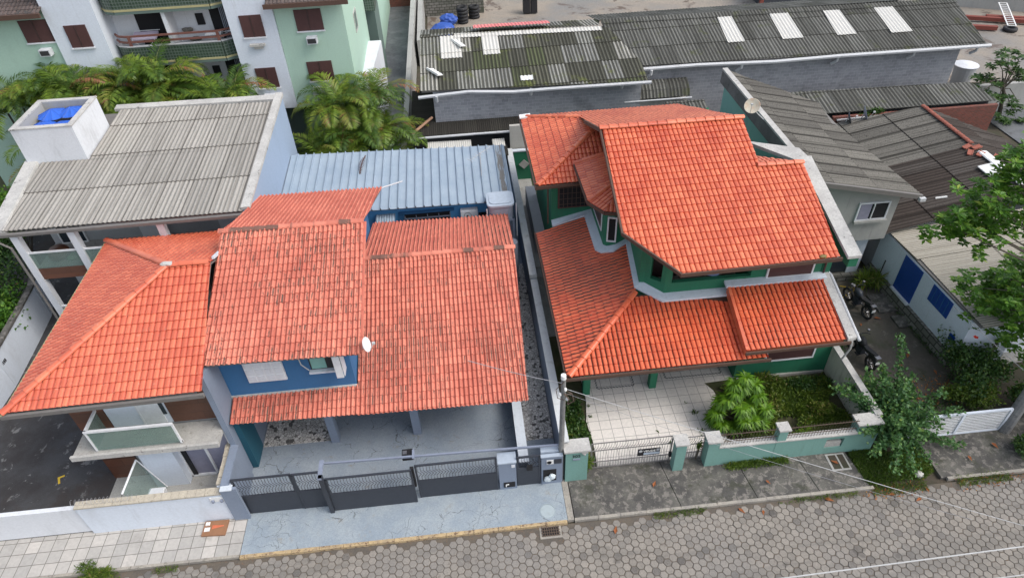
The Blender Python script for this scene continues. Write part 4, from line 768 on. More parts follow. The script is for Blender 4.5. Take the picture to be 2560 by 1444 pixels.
MB().tube([(13.5,15.85,3.4),(13.5,18.6,4.2),(13.45,18.9,4.2)], .06, 8).build('gutter_pipe', GUTTER, H5)
MB().tube([(13.3,15.95,3.3),(13.35,15.95,2.9),(13.3,16.1,2.2)], .04, 6).build('downpipe', CAP, H5); MB().tube([(13.65, 20.3, 3.6),(13.75, 19.2, 3.5),(13.7, 18.2, 3.0)], .04, 6).build('drain_pipe', GUTTER, H5)
mb = MB(); mb.beam((9.3, 15.8, 3.33), (13.2, 15.86, 3.33), .06, .12); mb.build('fascia_board', FASCIA, rr_)
# upper main roof
mf = plane_fn((0, 17.4, 6.0), (0, 1), .3); mr = plane_fn((0, 24.3, 8.07), (0, -1), -.0); mr = plane_fn((0, 24.3, 8.07), (0, 1), -.383)
mb = MB()
sheet(mb, [on(mf, [(7.03,17.37),(11.1,17.42),(11.35,24.3),(5.58,24.3),(5.41,19.2)]), on(mf, [(11.1,17.42),(12.78,17.47),(12.98,21.75),(11.25,21.75)])], (1,0,0), (0,1,.3), org=(5.4,17.4,6.0), **kw)
sheet(mb, [on(mr, [(5.5,24.3),(11.35,24.3),(10.95,31),(5.5,31)]), on(mr, [(5.5,28.95),(5.5,31),(2.9,31)])], (-1,0,0), (0,-1,.383), org=(11,31,mr(0,31)), **kw)
ms = plane_fn((0, 21.75, 7.3), (0, 1), -.3); sheet(mb, [on(ms, [(11.3,21.75),(12.98,21.75),(11.35,23.6)])], (-1,0,0), (0,-1,.3), org=(13,23.6,ms(0,23.6)), **kw)
mb.slab(on(lambda x,y: mf(x,y)-.03, [(7.05,17.45),(12.7,17.5),(12.9,21.7),(11.3,21.75),(11.3,24.3),(5.62,24.3),(5.46,19.2)]), .09, 1)
mb.slab(on(lambda x,y: mr(x,y)-.03, [(5.55,24.3),(11.3,24.3),(10.9,30.9),(5.55,30.9)]), .07, 1)
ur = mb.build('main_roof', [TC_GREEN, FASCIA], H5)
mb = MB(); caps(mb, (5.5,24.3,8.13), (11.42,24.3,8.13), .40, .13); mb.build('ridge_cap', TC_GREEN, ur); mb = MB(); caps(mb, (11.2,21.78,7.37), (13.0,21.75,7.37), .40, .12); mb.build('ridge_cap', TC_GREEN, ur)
mb = MB(); mb.beam((7.05,17.33,6.0), (5.38,19.2,6.55), .07, .14); mb.beam((7.03,17.32,5.97), (12.85,17.42,5.97), .07, .14); mb.beam((5.38,19.2,6.53), (5.50,24.3,8.05), .07, .14); mb.beam((5.50,24.3,8.03),(5.42,27.2,6.95), .07, .16); mb.build('fascia_board', FASCIA, ur)
# left wing roof
wl_ = plane_fn((2.92, 0, 5.5), (1, 0), .3); wf_ = plane_fn((0, 24.5, 5.5), (0, 1), .3)
mb = MB(); sheet(mb, [on(wl_, [(2.95,24.5),(6.25,27.8),(6.25,28.4),(2.92,31)])], (0,-1,0), (1,0,.3), org=(2.92,31,5.5), **kw); sheet(mb, [on(wf_, [(2.95,24.5),(6.5,24.55),(6.5,28.05)])], (1,0,0), (0,1,.3), org=(2.95,24.5,5.5), **kw)
mb.slab([(3.0,24.6,5.46),(6.4,24.6,5.46),(6.3,27.9,6.4)], .06, 1); mb.slab([(3.0,30.9,5.46),(3.0,24.6,5.46),(6.2,27.8,6.4),(6.2,28.4,6.4)], .06, 1)
wr = mb.build('wing_roof', [TC_GREEN, FASCIA], H5); mb = MB(); caps(mb, (2.98,24.53,5.56), (6.25,27.8,6.55), .40, .12); mb.build('hip_cap', TC_GREEN, wr); mb = MB(); caps(mb, (2.95,30.97,5.56), (5.6,28.9,6.35), .40, .11); mb.build('ridge_cap', TC_GREEN, wr)
mb = MB(); mb.beam((2.88,24.4,5.44), (2.86,31.1,5.44), .07, .14); mb.beam((2.88,24.43,5.44), (5.2,24.5,5.44), .07, .14); mb.build('fascia_board', FASCIA, wr)
mb = MB(); mb.hexa([(2.85,30.6,5.60),(3.4,30.6,5.60),(3.4,30.95,5.60),(2.85,30.95,5.60)],[(2.85,30.6,5.66),(3.4,30.6,5.7),(3.4,30.95,5.7),(2.85,30.95,5.66)]); mb.build('patch', PAPER, wr)
mb = MB(); blob(mb, (5.0, 29.5, 6.1), .2, 2, (1.3,.8,.3), .2); mb.build('patch', PAPER, wr)
# turret roof over bay
tf = plane_fn((4.72, 0, 5.9), (1, 0), .3); A_ = (6.6, 23.4, 6.5)
mb = MB(); sheet(mb, [[(4.70,25.35,5.9),(4.75,22.4,5.9),(6.55,23.45,6.45),(6.55,25.35,6.45)]], (0,-1,0), (1,0,.3), org=(4.7,25.35,5.9), **kw)
for a, b in (((4.75,22.4,5.9),(5.26,21.6,5.9)), ((5.26,21.6,5.9),(5.95,21.42,5.9)), ((5.95,21.42,5.9),(6.6,21.42,5.9))):
    e = Vector(b)-Vector(a); mid = (Vector(a)+Vector(b))/2; sheet(mb, [[a, b, A_]], e, Vector(A_)-mid, .17, .325, .03, prof_round, .018, 8, .008, org=a)
mb.slab([(4.75,25.3,5.86),(4.8,22.45,5.86),(5.3,21.67,5.86),(5.95,21.5,5.86),(6.5,21.5,5.86),(6.6,25.3,6.3)], .08, 1)
tr = mb.build('bay_roof', [TC_GREEN, FASCIA], H5); mb = MB(); caps(mb, (4.78,22.42,5.95), A_, .4, .09); mb.build('hip_cap', TC_GREEN, tr); mb = MB(); caps(mb, (4.72,25.38,5.98), (6.5,25.38,6.5), .4, .09); mb.build('ridge_cap', TC_GREEN, tr)
mb = MB(); mb.beam((4.67,25.35,5.86),(4.71,22.38,5.86),.06,.12); mb.beam((4.71,22.38,5.86),(5.24,21.55,5.86),.06,.12); mb.beam((5.24,21.55,5.86),(5.97,21.37,5.86),.06,.12); mb.build('fascia_board', FASCIA, tr)
# walls
P1 = [(3.62,24.88),(5.42,24.88),(5.42,22.2),(5.52,22.0),(5.85,21.88),(6.66,22.2),(6.5,20.1),(10.35,20.1),(10.35,18.72),(13.1,18.72),(13.1,24),(11,30.4),(3.62,30.4)]
mb = MB(); mb.prism(P1, 3.2, 5.42); mb.prism([(5.7,22.4),(6.55,20.2),(10.4,20.2),(10.4,18.8),(12.9,18.8),(12.9,21.5),(11.1,24),(5.8,24)], 5.42, 6.1)
mb.prism([(3.62,24.95),(3.62,24.6),(5.3,22.3),(6.4,21.0),(9.95,21.0),(10.0,17.42),(13.75,17.36),(13.75,24),(11,30.4),(3.62,30.4)], .1, 3.19); mb.box(10.02, 13.1, 17.40, 18.6, 3.19, 3.45)
mb.prism([(5.75,21.9),(5.42,22.15),(5.42,24.9),(6.6,24.9),(6.6,22.15)], 5.42, 5.8)
mb.build('wall', [GREEN], H5)
mb = MB(); mb.prism([(6.66,22.2),(6.5,22.2),(6.22,19.3),(6.4,19.25)], 3.5, 6.2); mb.build('side_wall', GREEN, H5)
# veranda parapet, posts, dark room
mb = MB(); mb.prism([(6.4,19.25),(7.05,18.72),(7.15,18.9),(6.5,19.42)], 3.6, 4.42); mb.box(7.05, 10.35, 18.72, 18.9, 3.6, 4.42); mb.build('veranda_parapet', GREEN, H5)
mb = MB(); mb.prism([(6.38,19.27),(6.58,19.1),(6.7,19.3),(6.45,19.5)], 4.42, 6.2); mb.build('veranda_post', GREEN, H5); mb = MB(); mb.prism([(6.92,18.83),(7.05,18.72),(7.3,18.72),(7.3,18.95),(7.0,18.95)], 4.42, 6.15); mb.build('veranda_post', GREEN, H5)
bx(6.6, 10.3, 18.95, 20.05, 3.55, 3.65).build('veranda_floor', CONCL, H5); bx(7.2, 8.6, 20.03, 20.09, 3.65, 5.6).build('veranda_door', SHUTL, H5); bx(8.6, 10.3, 20.03, 20.09, 3.65, 5.6).build('inner_panel', GREEND, H5); bx(6.52, 7.2, 20.03, 20.09, 3.65, 5.6).build('inner_panel', SHUTL, H5)
mb = MB(); blob(mb, (8.95,18.95,4.62), .3, 2, (1.2,.5,.7), .15); tag(mb.build('hanging_laundry', CLOTHB), 'blue grey cloth draped over the veranda parapet of the green house', 'laundry')
def win(parent, x0, x1, y, z0, z1, mat, fr, fw=.07, name='window'):
    wd = bx(x0, x1, y-.03, y+.02, z0, z1).build(name, mat, parent); mb = MB(); mb.box(x0-fw, x0, y-.06, y+.01, z0-fw, z1+fw); mb.box(x1, x1+fw, y-.06, y+.01, z0-fw, z1+fw); mb.box(x0, x1, y-.06, y+.01, z0-fw, z0); mb.box(x0, x1, y-.06, y+.01, z1, z1+fw); mb.build('frame', fr, wd); return wd
wd = win(H5, 11.0, 12.7, 18.70, 4.32, 5.5, SHUT, WHITEF, .06); wd = win(H5, 11.12, 13.0, 17.38, 1.1, 2.5, SHUT, WHITEF, .06)
wd = win(H5, 3.95, 5.3, 24.86, 4.1, 5.25, BLACK, SHUT, .05); mb = MB()
for k in range(8): x = 3.95 + k*.19; mb.box(x, x+.02, 24.80, 24.82, 4.1, 5.25)
for k in range(4): mb.box(3.95, 5.3, 24.79, 24.80, 4.25+k*.28, 4.27+k*.28)
mb.build('bars', IRON, wd)
def wallwin(parent, a, b, z0, z1, mat, fr, fw=.06, out=.04):
    a = Vector((*a, 0)); b = Vector((*b, 0)); t = (b-a).normalized(); n = Vector((t.y, -t.x, 0))
    def bar(s0, s1, zz0, zz1, o0, o1): 
        p = [a+t*s0+n*o0, a+t*s1+n*o0, a+t*s1+n*o1, a+t*s0+n*o1]; return MB().hexa([(q.x,q.y,zz0) for q in p], [(q.x,q.y,zz1) for q in p])
    L = (b-a).length; w = bar(0, L, z0, z1, -.02, out*.5).build('window', mat, parent); m2 = MB()
    for s in ((-fw,0,z0-fw,z1+fw),(L,L+fw,z0-fw,z1+fw),(0,L,z0-fw,z0),(0,L,z1,z1+fw)): q = bar(*s, -.01, out); m2.add(q.v, q.f)
    m2.build('frame', fr, w); return w
wallwin(H5, (5.42,24.2), (5.42,22.65), 4.3, 5.6, SHUTL, WHITEF, .05); wallwin(H5, (5.56,21.98), (5.82,21.9), 4.25, 5.35, BLACK, WHITEF, .06, .08)
for x0 in (3.82, 6.5): bx(x0, x0+.28, 17.3, 17.58, .14, 3.1).build('column', GREEN, H5)
MB().tube([(3.45,24.78,5.4),(3.45,24.8,3.3)], .035, 6).build('downpipe', FASCIA, H5); MB().tube([(13.15,18.66,5.9),(13.2,18.66,4.3)], .04, 6).build('downpipe', SHUT, H5)
bx(10.0, 13.7, 17.30, 17.42, .08, .22).build('plinth', CONCL, H5)
# right boundary parapet
mb = MB(); mb.hexa([(13.0,17.35,6.0),(13.5,17.35,6.0),(13.75,22.6,6.95),(13.2,22.6,6.95)], [(13.0,17.35,6.12),(13.5,17.35,6.12),(13.75,22.6,7.08),(13.2,22.6,7.08)])
mb.hexa([(13.15,22.3,6.9),(13.6,22.6,6.9),(13.5,23.2,7.0),(11.6,24.2,6.95)], [(13.15,22.3,7.05),(13.6,22.6,7.08),(13.5,23.2,7.12),(11.6,24.2,7.08)]); mb.build('parapet_cap', CAP, H5)
mb = MB(); mb.hexa([(13.12,18.7,3.2),(13.45,18.7,3.2),(13.6,22.5,3.2),(13.3,22.5,3.2)], [(13.12,18.7,6.2),(13.45,18.7,6.2),(13.6,22.5,6.9),(13.3,22.5,6.9)]); mb.box(13.12,13.45,17.4,18.7,5.6,6.0); mb.build('parapet_wall', [GREEN], H5)
mb = MB(); blob(mb, (12.15,17.5,6.1), .1, 1, (1.2,1,.9), .4); tag(mb.build('weed_tuft', LF_WEED), 'small weed tuft growing on the lower eave of the main orange roof', 'weed')
dish('satellite_dish', 'rust stained cream dish between the orange ridge and the grey roof', (13.45,28.0,6.65), .36, RAD(-30), RAD(48), paint('rusty_cream', (0.55,0.5,0.4), (0.5,0.2,0.08), .8, sc=4), mast=(.4,-.6,-.4))
# side court items
C1 = thing('court_wall', 'dark green wall with a white cap at the end of the narrow side alley', 'wall', (3.2,34,.1)); bx(2.66, 4.4, 33.9, 34.05, .1, 1.95).build('wall_body', GREEN, C1); bx(2.6, 4.4, 33.85, 34.1, 1.95, 2.02).build('cap', TRIM, C1)
q = MB(); q.hexa([(3.02,33.8,1.15),(3.32,33.8,.85),(3.62,33.8,1.15),(3.32,33.8,1.45)][::1], [(3.02,33.85,1.15),(3.32,33.85,.85),(3.62,33.85,1.15),(3.32,33.85,1.45)]); q.build('vent_block', CONCL, C1)
tag(bx(2.6, 4.4, 34.2, 34.4, .1, 3.4).build('beige_wall', CREAMW if False else paint('pale_beige_wall', (0.46,0.44,0.40), amt=.3)), 'pale beige wall above the green wall at the alley end', 'wall')
tag(bx(3.1, 3.6, 26.8, 31.2, .1, 1.3).build('utility_block', GREYW), 'low grey masonry block along the side alley of the green house', 'masonry block')
t = thing('concrete_box', 'small grey box with a pale square lid in the side alley', 'box', (3.1,24.9,.1)); bx(2.95, 3.4, 24.9, 25.5, .1, .7).build('box_body', GREYW, t); bx(2.9, 3.45, 24.85, 25.55, .7, .76).build('lid', CONCL, t)

# ============================================================= FRONT FENCE of green house
t = thing('number_pillar', 'wide teal gate pillar with house number 305 and a white top', 'pillar', (2.9, 13.7, .1)); bx(2.5, 3.28, 13.5, 13.92, .08, 1.82).build('pillar_body', TEAL, t); bx(2.44, 3.36, 13.44, 13.98, 1.82, 1.9).build('cap', CAP, t)
def text(name, s, size, loc, mat, parent, rx=90, rz=0, ext=.004):
    cu = bpy.data.curves.new(name, 'FONT'); cu.body = s; cu.size = size; cu.extrude = ext; cu.align_x = 'CENTER'; o = bpy.data.objects.new(name, cu); COL.objects.link(o)
    bpy.context.view_layer.update(); dg = bpy.context.evaluated_depsgraph_get(); me = bpy.data.meshes.new_from_object(o.evaluated_get(dg)); bpy.data.objects.remove(o)
    me.materials.clear(); me.materials.append(mat); o = bpy.data.objects.new(name, me); COL.objects.link(o); o.parent = parent
    base = ROOT[parent.name]; o.location = Vector(loc) - base; o.rotation_euler = (RAD(rx), 0, RAD(rz)); ROOT[o.name] = Vector(loc); return o
text('house_number', '305', .20, (2.87, 13.49, 1.50), RUBBER, t); bx(2.76, 3.0, 13.46, 13.5, 1.38, 1.43).build('mail_slot', GREYM, t); mb = MB(); mb.hexa([(3.05,13.46,1.70),(3.24,13.46,1.70),(3.24,13.5,1.70),(3.05,13.5,1.70)], [(3.03,13.44,1.81),(3.26,13.44,1.81),(3.26,13.5,1.81),(3.03,13.5,1.81)]); mb.cyl(3.145,13.47,1.64,1.70,.04,10,0,.05); mb.build('lamp', CAP, t)
def teal_gate(lbl, x0, x1, y, z1, n):
    t = thing('gate', lbl, 'gate', ((x0+x1)/2, y, .12)); mb = MB()
    for i in range(n):
        x = x0 + (i+.5)*(x1-x0)/n; mb.tube([(x,y,.18),(x,y,z1-.42),(x+.09,y,z1-.2),(x+.09,y,z1+.03)], .007, 4)
    mb.build('bars', plain('grey_steel', (0.2,0.19,0.18), .5) if 'grey_steel' not in bpy.data.materials else bpy.data.materials['grey_steel'], t); mb = MB()
    for i in range(n*2): x = x0 + (i+.5)*(x1-x0)/n/2; mb.tube([(x,y+.01,.18),(x,y+.01,.52)], .006, 4)
    mb.build('short_bars', bpy.data.materials['grey_steel'], t); mb = MB()
    for z in (.18, .52, z1-.42, z1): mb.box(x0, x1, y-.015, y+.015, z-.015, z+.015)
    mb.box(x0-.02, x0+.02, y-.02, y+.02, .12, z1); mb.box(x1-.02, x1+.02, y-.02, y+.02, .12, z1); mb.build('frame', bpy.data.materials['grey_steel'], t); return t
tg = teal_gate('wide grey bar gate with a black banner before the tiled porch', 3.48, 6.36, 13.9, 1.6, 30); teal_gate('narrow grey bar gate between two teal pillars', 6.86, 7.55, 13.9, 1.42, 8)
t = thing('banner', 'black and white sale banner tied to the wide bar gate', 'banner', (5.55,13.86,.9)); bx(5.14, 5.95, 13.84, 13.855, .70, 1.08).build('sheet', BLACK, t); bx(5.36, 5.94, 13.835, 13.842, .74, .86).build('strip', GREYPL, t); text('lettering', 'VENDE', .14, (5.56,13.836,.90), PAPER, t); bx(5.81, 5.92, 13.834, 13.842, .92, 1.04).build('panel', GREYW, t)
mb = MB(); blob(mb, (5.24,13.83,.97), .07, 2, (1,.15,1), .1); mb.build('emblem', GREYW, t); bx(6.3, 6.4, 13.8, 13.9, .5, .7).build('lock', BLACK, tg)
def pillar(lbl, x0, x1, y0, y1, z, sp=.07):
    t = thing('pillar', lbl, 'pillar', ((x0+x1)/2, (y0+y1)/2, .1)); bx(x0, x1, y0, y1, .08, z).build('pillar_body', TEAL, t); bx(x0-sp, x1+sp, y0-sp, y1+sp, z, z+.07).build('cap', CAP, t); return t
pillar('slim teal pillar between the wide and the narrow bar gates', 6.38, 6.74, 13.47, 13.8, 1.62); pillar('teal pillar at the left end of the low teal street wall', 7.55, 7.95, 13.52, 13.88, 1.5)
FW = thing('street_wall', 'low teal street wall with a white ledge and a bar railing', 'wall', (10.8, 13.6, .1))
bx(7.95, 11.9, 13.53, 13.75, .08, 1.12).build('wall_body', TEAL, FW); bx(12.55, 13.75, 13.53, 13.75, .08, 1.12).build('wall_body', TEAL, FW); mb = MB(); mb.box(11.9, 12.55, 13.53, 13.75, .08, .45); mb.box(11.9, 12.55, 13.53, 13.75, .95, 1.12); mb.box(11.9,12.55,13.72,13.75,.45,.95); mb.build('niche_wall', TEAL, FW)
bx(11.92, 12.5, 13.56, 13.72, .46, .75).build('meter_niche', CONCL, FW); bx(7.95, 12.95, 13.5, 13.78, 1.12, 1.18).build('ledge', CAP, FW)
mb = MB()
for i in range(46):
    x = 8.02 + i*.105
    if 9.95 < x < 10.35: continue
    mb.tube([(x,13.6,1.18),(x,13.6,1.38),(x+.07,13.62,1.62),(x+.07,13.62,1.86)], .007, 4)
mb.box(7.95, 12.9, 13.59, 13.61, 1.36, 1.385); mb.box(7.95, 12.9, 13.61, 13.635, 1.72, 1.745); mb.build('railing', IRON, FW)
pillar('small teal pillar in the middle of the railing wall', 10.02, 10.33, 13.52, 13.8, 1.75, .06); pillar('broad teal corner pillar with a big white cap beside the leafy shrub', 12.98, 13.75, 13.62, 13.98, 1.5, .08)
CW = thing('side_boundary_wall', 'stained cream boundary wall sloping back beside the overgrown garden', 'wall', (13.75, 15.7, 0)); MB().hexa([(13.72,13.9,0),(13.88,13.9,0),(13.95,17.45,0),(13.78,17.45,0)], [(13.72,13.9,1.55),(13.88,13.9,1.55),(13.88,17.5,1.6),(13.74,17.5,1.6)]).build('wall_body', CREAMW, CW)
MB().hexa([(13.68,13.9,1.55),(13.94,13.9,1.55),(13.92,17.5,1.6),(13.68,17.5,1.6)], [(13.68,13.9,1.61),(13.94,13.9,1.61),(13.92,17.5,1.67),(13.68,17.5,1.67)]).build('cap', CAP, CW)
# utility pole
UP = thing('utility_pole', 'grey concrete utility pole beside the number pillar', 'pole', (2.36,13.68,.1)); mb = MB(); mb.tube([(2.36,13.68,.1),(2.40,13.72,5.35)], [.115,.08], 10); mb.build('pole_shaft', POLEC, UP); MB().tube([(2.40,13.72,5.35),(2.40,13.72,5.5)], [.09,.085], 10).build('pole_cap', PAPER, UP)
mb = MB(); mb.tube([(2.25,13.7,4.6),(2.65,13.66,4.65)], .025, 6); mb.tube([(2.4,13.62,5.3),(2.15,13.6,5.0),(2.2,13.6,4.6),(2.4,13.58,4.5)], .012, 5); mb.tube([(2.4,13.6,4.95),(2.65,13.55,4.8),(2.7,13.5,4.5),(2.5,13.5,4.35)], .018, 5); mb.tube([(2.4,13.58,4.8),(2.55,13.5,4.6),(2.5,13.5,4.4)], .02, 5); mb.build('bracket', IRON, UP)
for c in ((2.5,13.56,4.55),(2.28,13.62,4.72),(2.44,13.56,5.0)): MB().lathe([(0,-.05),(.035,-.05),(.05,0),(.03,.03),(.04,.06),(0,.07)], c=c, n=10).build('insulator', PAPER, UP)
def wire(lbl, a, b, r, sag, mat=CABLE):
    a = Vector(a); b = Vector(b); pts = [a.lerp(b, t) - Vector((0,0,sag*4*t*(1-t))) for t in np.linspace(0,1,17)]; tag(MB().tube(pts, r, 5).build('cable', mat), lbl, 'cable')
wire('pale overhead cable running from the pole across the teal fence to the street', (2.42,13.66,4.95), (20.5,3.2,5.9), .009, .25, CABLEW); wire('thin overhead cable from the pole towards the garage roof', (2.36,13.66,5.2), (-.5,14.9,5.3), .012, .05)
wire('thick pale overhead cable crossing the lower right of the street', (-4,6,7.15), (26,6,8.35), .014, .1, CABLEW); wire('second pale cable at the bottom right corner of the street', (0,6,5.9), (26,6,6.9), .012, .06, CABLEW)
wire('fine cable hanging over the tiled porch', (2.42,13.66,4.75), (12.0,8.0,5.0), .005, .2); wire('slack house cable from the leaning pole down to the driveway', (17.6,16.9,3.6), (21.5,12.2,.9), .012, .1)

# ============================================================= GREY ROOF HOUSE (right)
H6 = thing('grey_roof_house', 'pale plastered house with a steep grey corrugated roof and a teal side wall', 'house', (16.5, 27, 0))
hf = lambda x, y: 6.0 - .235*(x-14.3)
mb = MB(); pl_ = [(14.25,22.15),(18.95,22.35),(18.2,28.2),(17.9,28.5),(18.4,30.7),(14.25,33.6)]
sheet(mb, [on(hf, pl_[:4] + [(14.25, 28.5)]), on(hf, [(14.25,28.5),(17.9,28.5),(18.4,30.9),(14.25,33.6)])], (0,1,0), (-1,0,.235), .19, 2.1, .018, prof_sine, .03, 6, .03, org=(19,22.2,hf(19,22.2)))
mb.slab(on(lambda x,y: hf(x,y)-.02, [(14.3,22.2),(18.9,22.4),(18.2,28.4),(18.3,30.6),(14.3,33.5)]), .08, 1); mb.build('roof', [FB_GREY, FASCG], H6)
mb = MB(); mb.beam((14.2,22.3,6.06), (14.2,33.65,6.06), .28, .1); mb.build('verge_cap', CAP, H6); mb = MB(); mb.hexa([(14.0,24.0,5.4),(14.25,24.0,5.4),(14.25,33.5,5.4),(14.0,33.5,5.4)],[(14.08,24.0,6.0),(14.25,24.0,6.0),(14.25,33.6,6.0),(14.08,33.6,6.0)]); mb.build('verge_fascia', GREYG if False else ground_mat('dark_plaster', (0.11,0.105,0.10), (0.16,0.155,0.15), (0.07,0.07,0.065)), H6)
mb = MB(); mb.beam((14.3,22.12,5.98), (19.0,22.3,4.82), .12, .2); mb.build('gutter', FASCG, H6); bx(18.85, 19.1, 22.1, 22.25, 4.7, 4.85).build('gutter_end', GUTTER, H6)
mb = MB(); mb.hexa([(14.2,24.3,0),(14.3,24.3,0),(14.3,33.3,0),(14.2,33.3,0)],[(14.2,24.3,5.9),(14.3,24.3,5.9),(14.3,33.3,5.9),(14.2,33.3,5.9)]); mb.build('side_wall', TEALW, H6)
mb = MB(); mb.hexa([(14.3,22.6,2.5),(18.3,22.6,2.5),(18.0,28,2.5),(14.3,28,2.5)],[(14.3,22.6,5.85),(18.3,22.6,4.85),(18.0,28,4.85),(14.3,28,5.85)]); mb.build('upper_wall', PLASTER, H6)
mb = MB(); mb.box(14.3, 17.95, 23.2, 28, 0, 2.5); mb.build('lower_wall', GREYW, H6); bx(17.35, 17.9, 23.0, 23.25, .3, 2.5).build('white_pier', WHITEW, H6); bx(15.0, 16.0, 23.0, 23.2, .3, 2.5).build('white_pier', WHITEW, H6); bx(16.0, 17.35, 23.05, 23.15, .35, 2.45).build('glass_door', GLASSD, H6)
bx(15.98, 17.37, 23.0, 23.06, 1.3, 1.36).build('door_rail', WHITEF, H6); bx(14.6, 18.3, 22.75, 23.2, 0, .32).build('stone_step', STONEBLK, H6)
wd = win(H6, 16.6, 17.85, 22.58, 3.72, 4.5, BLACK, WHITE, .07); bx(16.62, 17.1, 22.52, 22.55, 3.74, 4.48).build('curtain', CURT, wd); bx(17.2, 17.24, 22.50, 22.55, 3.72, 4.5).build('mullion', WHITEF, wd); bx(16.5, 17.98, 22.42, 22.55, 3.55, 3.66).build('sill', PLASTER, wd)
GG = thing('garden_screen', 'small dark green wall panel beside the teal side wall', 'wall', (13.9,33,0)); MB().hexa([(13.3,32.6,.1),(13.45,32.6,.1),(13.9,34.2,.1),(13.75,34.2,.1)], [(13.3,32.6,3.2),(13.45,32.6,3.2),(13.9,34.2,3.6),(13.75,34.2,3.6)]).build('panel', GREEN, GG)

# ============================================================= BROWN ROOF HOUSE and BLUE WHITE HOUSE
H7 = thing('brown_roof_house', 'low house with a dark brown corrugated roof and a red tiled ridge', 'house', (22, 28, 0))
bfz = lambda x, y: 2.65 + .215*(x-18.4)
mb = MB(); ks = dict(pitch=.2, row=2.3, amp=.03, prof=prof_sine, step=.03, K=6, wob=.02)
sheet(mb, [on(bfz, [(18.3,22.7),(24.75,23.0),(24.75,27.3),(18.3,27.3)])], (0,-1,0), (1,0,.215), org=(18.3,31.8,bfz(18.3,0)), **ks, m=0)
sheet(mb, [on(bfz, [(18.3,27.3),(24.75,27.3),(24.75,31.6),(19.5,32.3)])], (0,-1,0), (1,0,.215), org=(18.3,31.8,bfz(18.3,0)), **ks, m=2)
bf2 = lambda x, y: 4.03 - .3*(x-24.75); sheet(mb, [[(24.75,31.6,4.03),(24.75,23,4.03),(28.5,23,2.9),(28.2,29.5,2.95)]], (0,1,0), (-1,0,.3), org=(28.5,23,2.9), **ks, m=0)
mb.slab([(18.35,22.8,2.6),(24.75,23.1,3.98),(24.75,31.5,3.98),(19.5,32.2,2.85)], .08, 1); mb.build('roof', [FB_BROWN, FASCG, FB_GREY], H7)
mb = MB(); caps(mb, (24.75,27.4,4.10), (24.72,31.6,4.10), .36, .11); mb.build('ridge_cap', OLDRED, H7); bx(18.8, 26, 23.2, 31.5, 0, 2.6).build('wall', GREYW, H7)
mb = MB(); mb.hexa([(24.55,23.6,4.08),(25.0,23.6,4.05),(25.0,26.6,4.05),(24.55,26.6,4.08)],[(24.55,23.6,4.13),(25.0,23.6,4.1),(25.0,26.6,4.1),(24.6,26.6,4.13)]); mb.hexa([(23.9,24.6,3.95),(24.6,24.6,4.08),(24.6,25.5,4.08),(23.9,25.5,3.95)],[(23.9,24.6,3.99),(24.6,24.6,4.12),(24.6,25.5,4.12),(23.9,25.5,3.99)]); mb.build('white_flashing', PAPER, H7)
MB().beam((19.6,24.2,3.0),(19.6,24.2,3.01),.1,.1)
proto = None
for k, (x, y, a) in enumerate(((24.45,27.2,.3),(24.3,26.7,.9),(24.75,26.95,.1),(24.6,26.4,.5),(25.3,26.2,.7))):
    if proto is None:
        mb = MB(); mb.box(-.2,.2,-.12,.12,0,.05); mb.box(-.2,.2,-.12,-.09,.05,.075); mb.box(-.2,.2,.09,.12,.05,.075); o = mb.build('loose_roof_tile', OLDRED, None, loc=(0,0,0)); tag(o, '', 'roof tile', 'loose red tiles at the end of the red ridge'); proto = o
    else: o = copy_tree(proto)
    place(o, (x, y, bfz(x, y)+.06 if x < 24.75 else bf2(x, y)+.06), a, 'loose red roof tile lying at the end of the red tiled ridge', tilt=(0, -.2))
tag(MB().tube([(21.3,22.95+1.2,3.33),(21.75,24.05,3.43)], .05, 8).build('pipe_piece', PAPER), 'short white pipe piece lying on the dark brown corrugated roof', 'pipe')
H8 = thing('blue_white_house', 'white walled house with blue door and shutters under a cream corrugated roof', 'house', (21.5, 20, 0))
cfz = lambda x, y: 2.5 + .11*(x-18.7)
mb = MB(); sheet(mb, [on(cfz, [(18.72,22.95),(18.86,20.9),(26,20.9),(26,23.0)])], (0,-1,0), (1,0,.11), .115, 3.2, .022, prof_sine, .02, 6, .01, org=(18.7,23,2.5), lift=.03)
sheet(mb, [on(cfz, [(19.0,20.95),(19.05,16.6),(26,16.6),(26,20.95)])], (0,-1,0), (1,0,.11), .115, 3.2, .022, prof_sine, .02, 6, .01, org=(18.9,23,cfz(18.9,0)))
mb.slab(on(lambda x,y: cfz(x,y)-.01, [(18.8,22.9),(19.0,16.7),(26,16.7),(26,22.9)]), .06, 1); mb.build('roof', [FB_CREAM, FASCG], H8)
mb = MB(); mb.prism([(18.72,23.3),(18.98,17.1),(20.6,16.7),(20.6,17.1),(19.2,17.3),(18.95,23.3)][::1], 0, 2.42); mb.prism([(18.9,23.2),(19.15,17.2),(26,17.8),(26,23.2)], 0, 2.38); mb.build('wall', WHITEW, H8)
mb = MB(); mb.hexa([(18.45,23.3,0),(18.75,23.3,0),(19.0,17.1,0),(18.75,17.1,0)],[(18.56,23.3,.52),(18.75,23.3,.52),(19.0,17.1,.5),(18.85,17.1,.5)]); mb.build('stone_plinth', STONEBLK, H8)
wx = lambda y: 18.72 + (23.3-y)*.042
def sidepanel(name, y0, y1, z0, z1, o=.03): return MB().hexa([(wx(y1)-o,y1,z0),(wx(y0)-o,y0,z0),(wx(y0)+.02,y0,z0),(wx(y1)+.02,y1,z0)], [(wx(y1)-o,y1,z1),(wx(y0)-o,y0,z1),(wx(y0)+.02,y0,z1),(wx(y1)+.02,y1,z1)]).build(name, BLUEDOOR, H8)
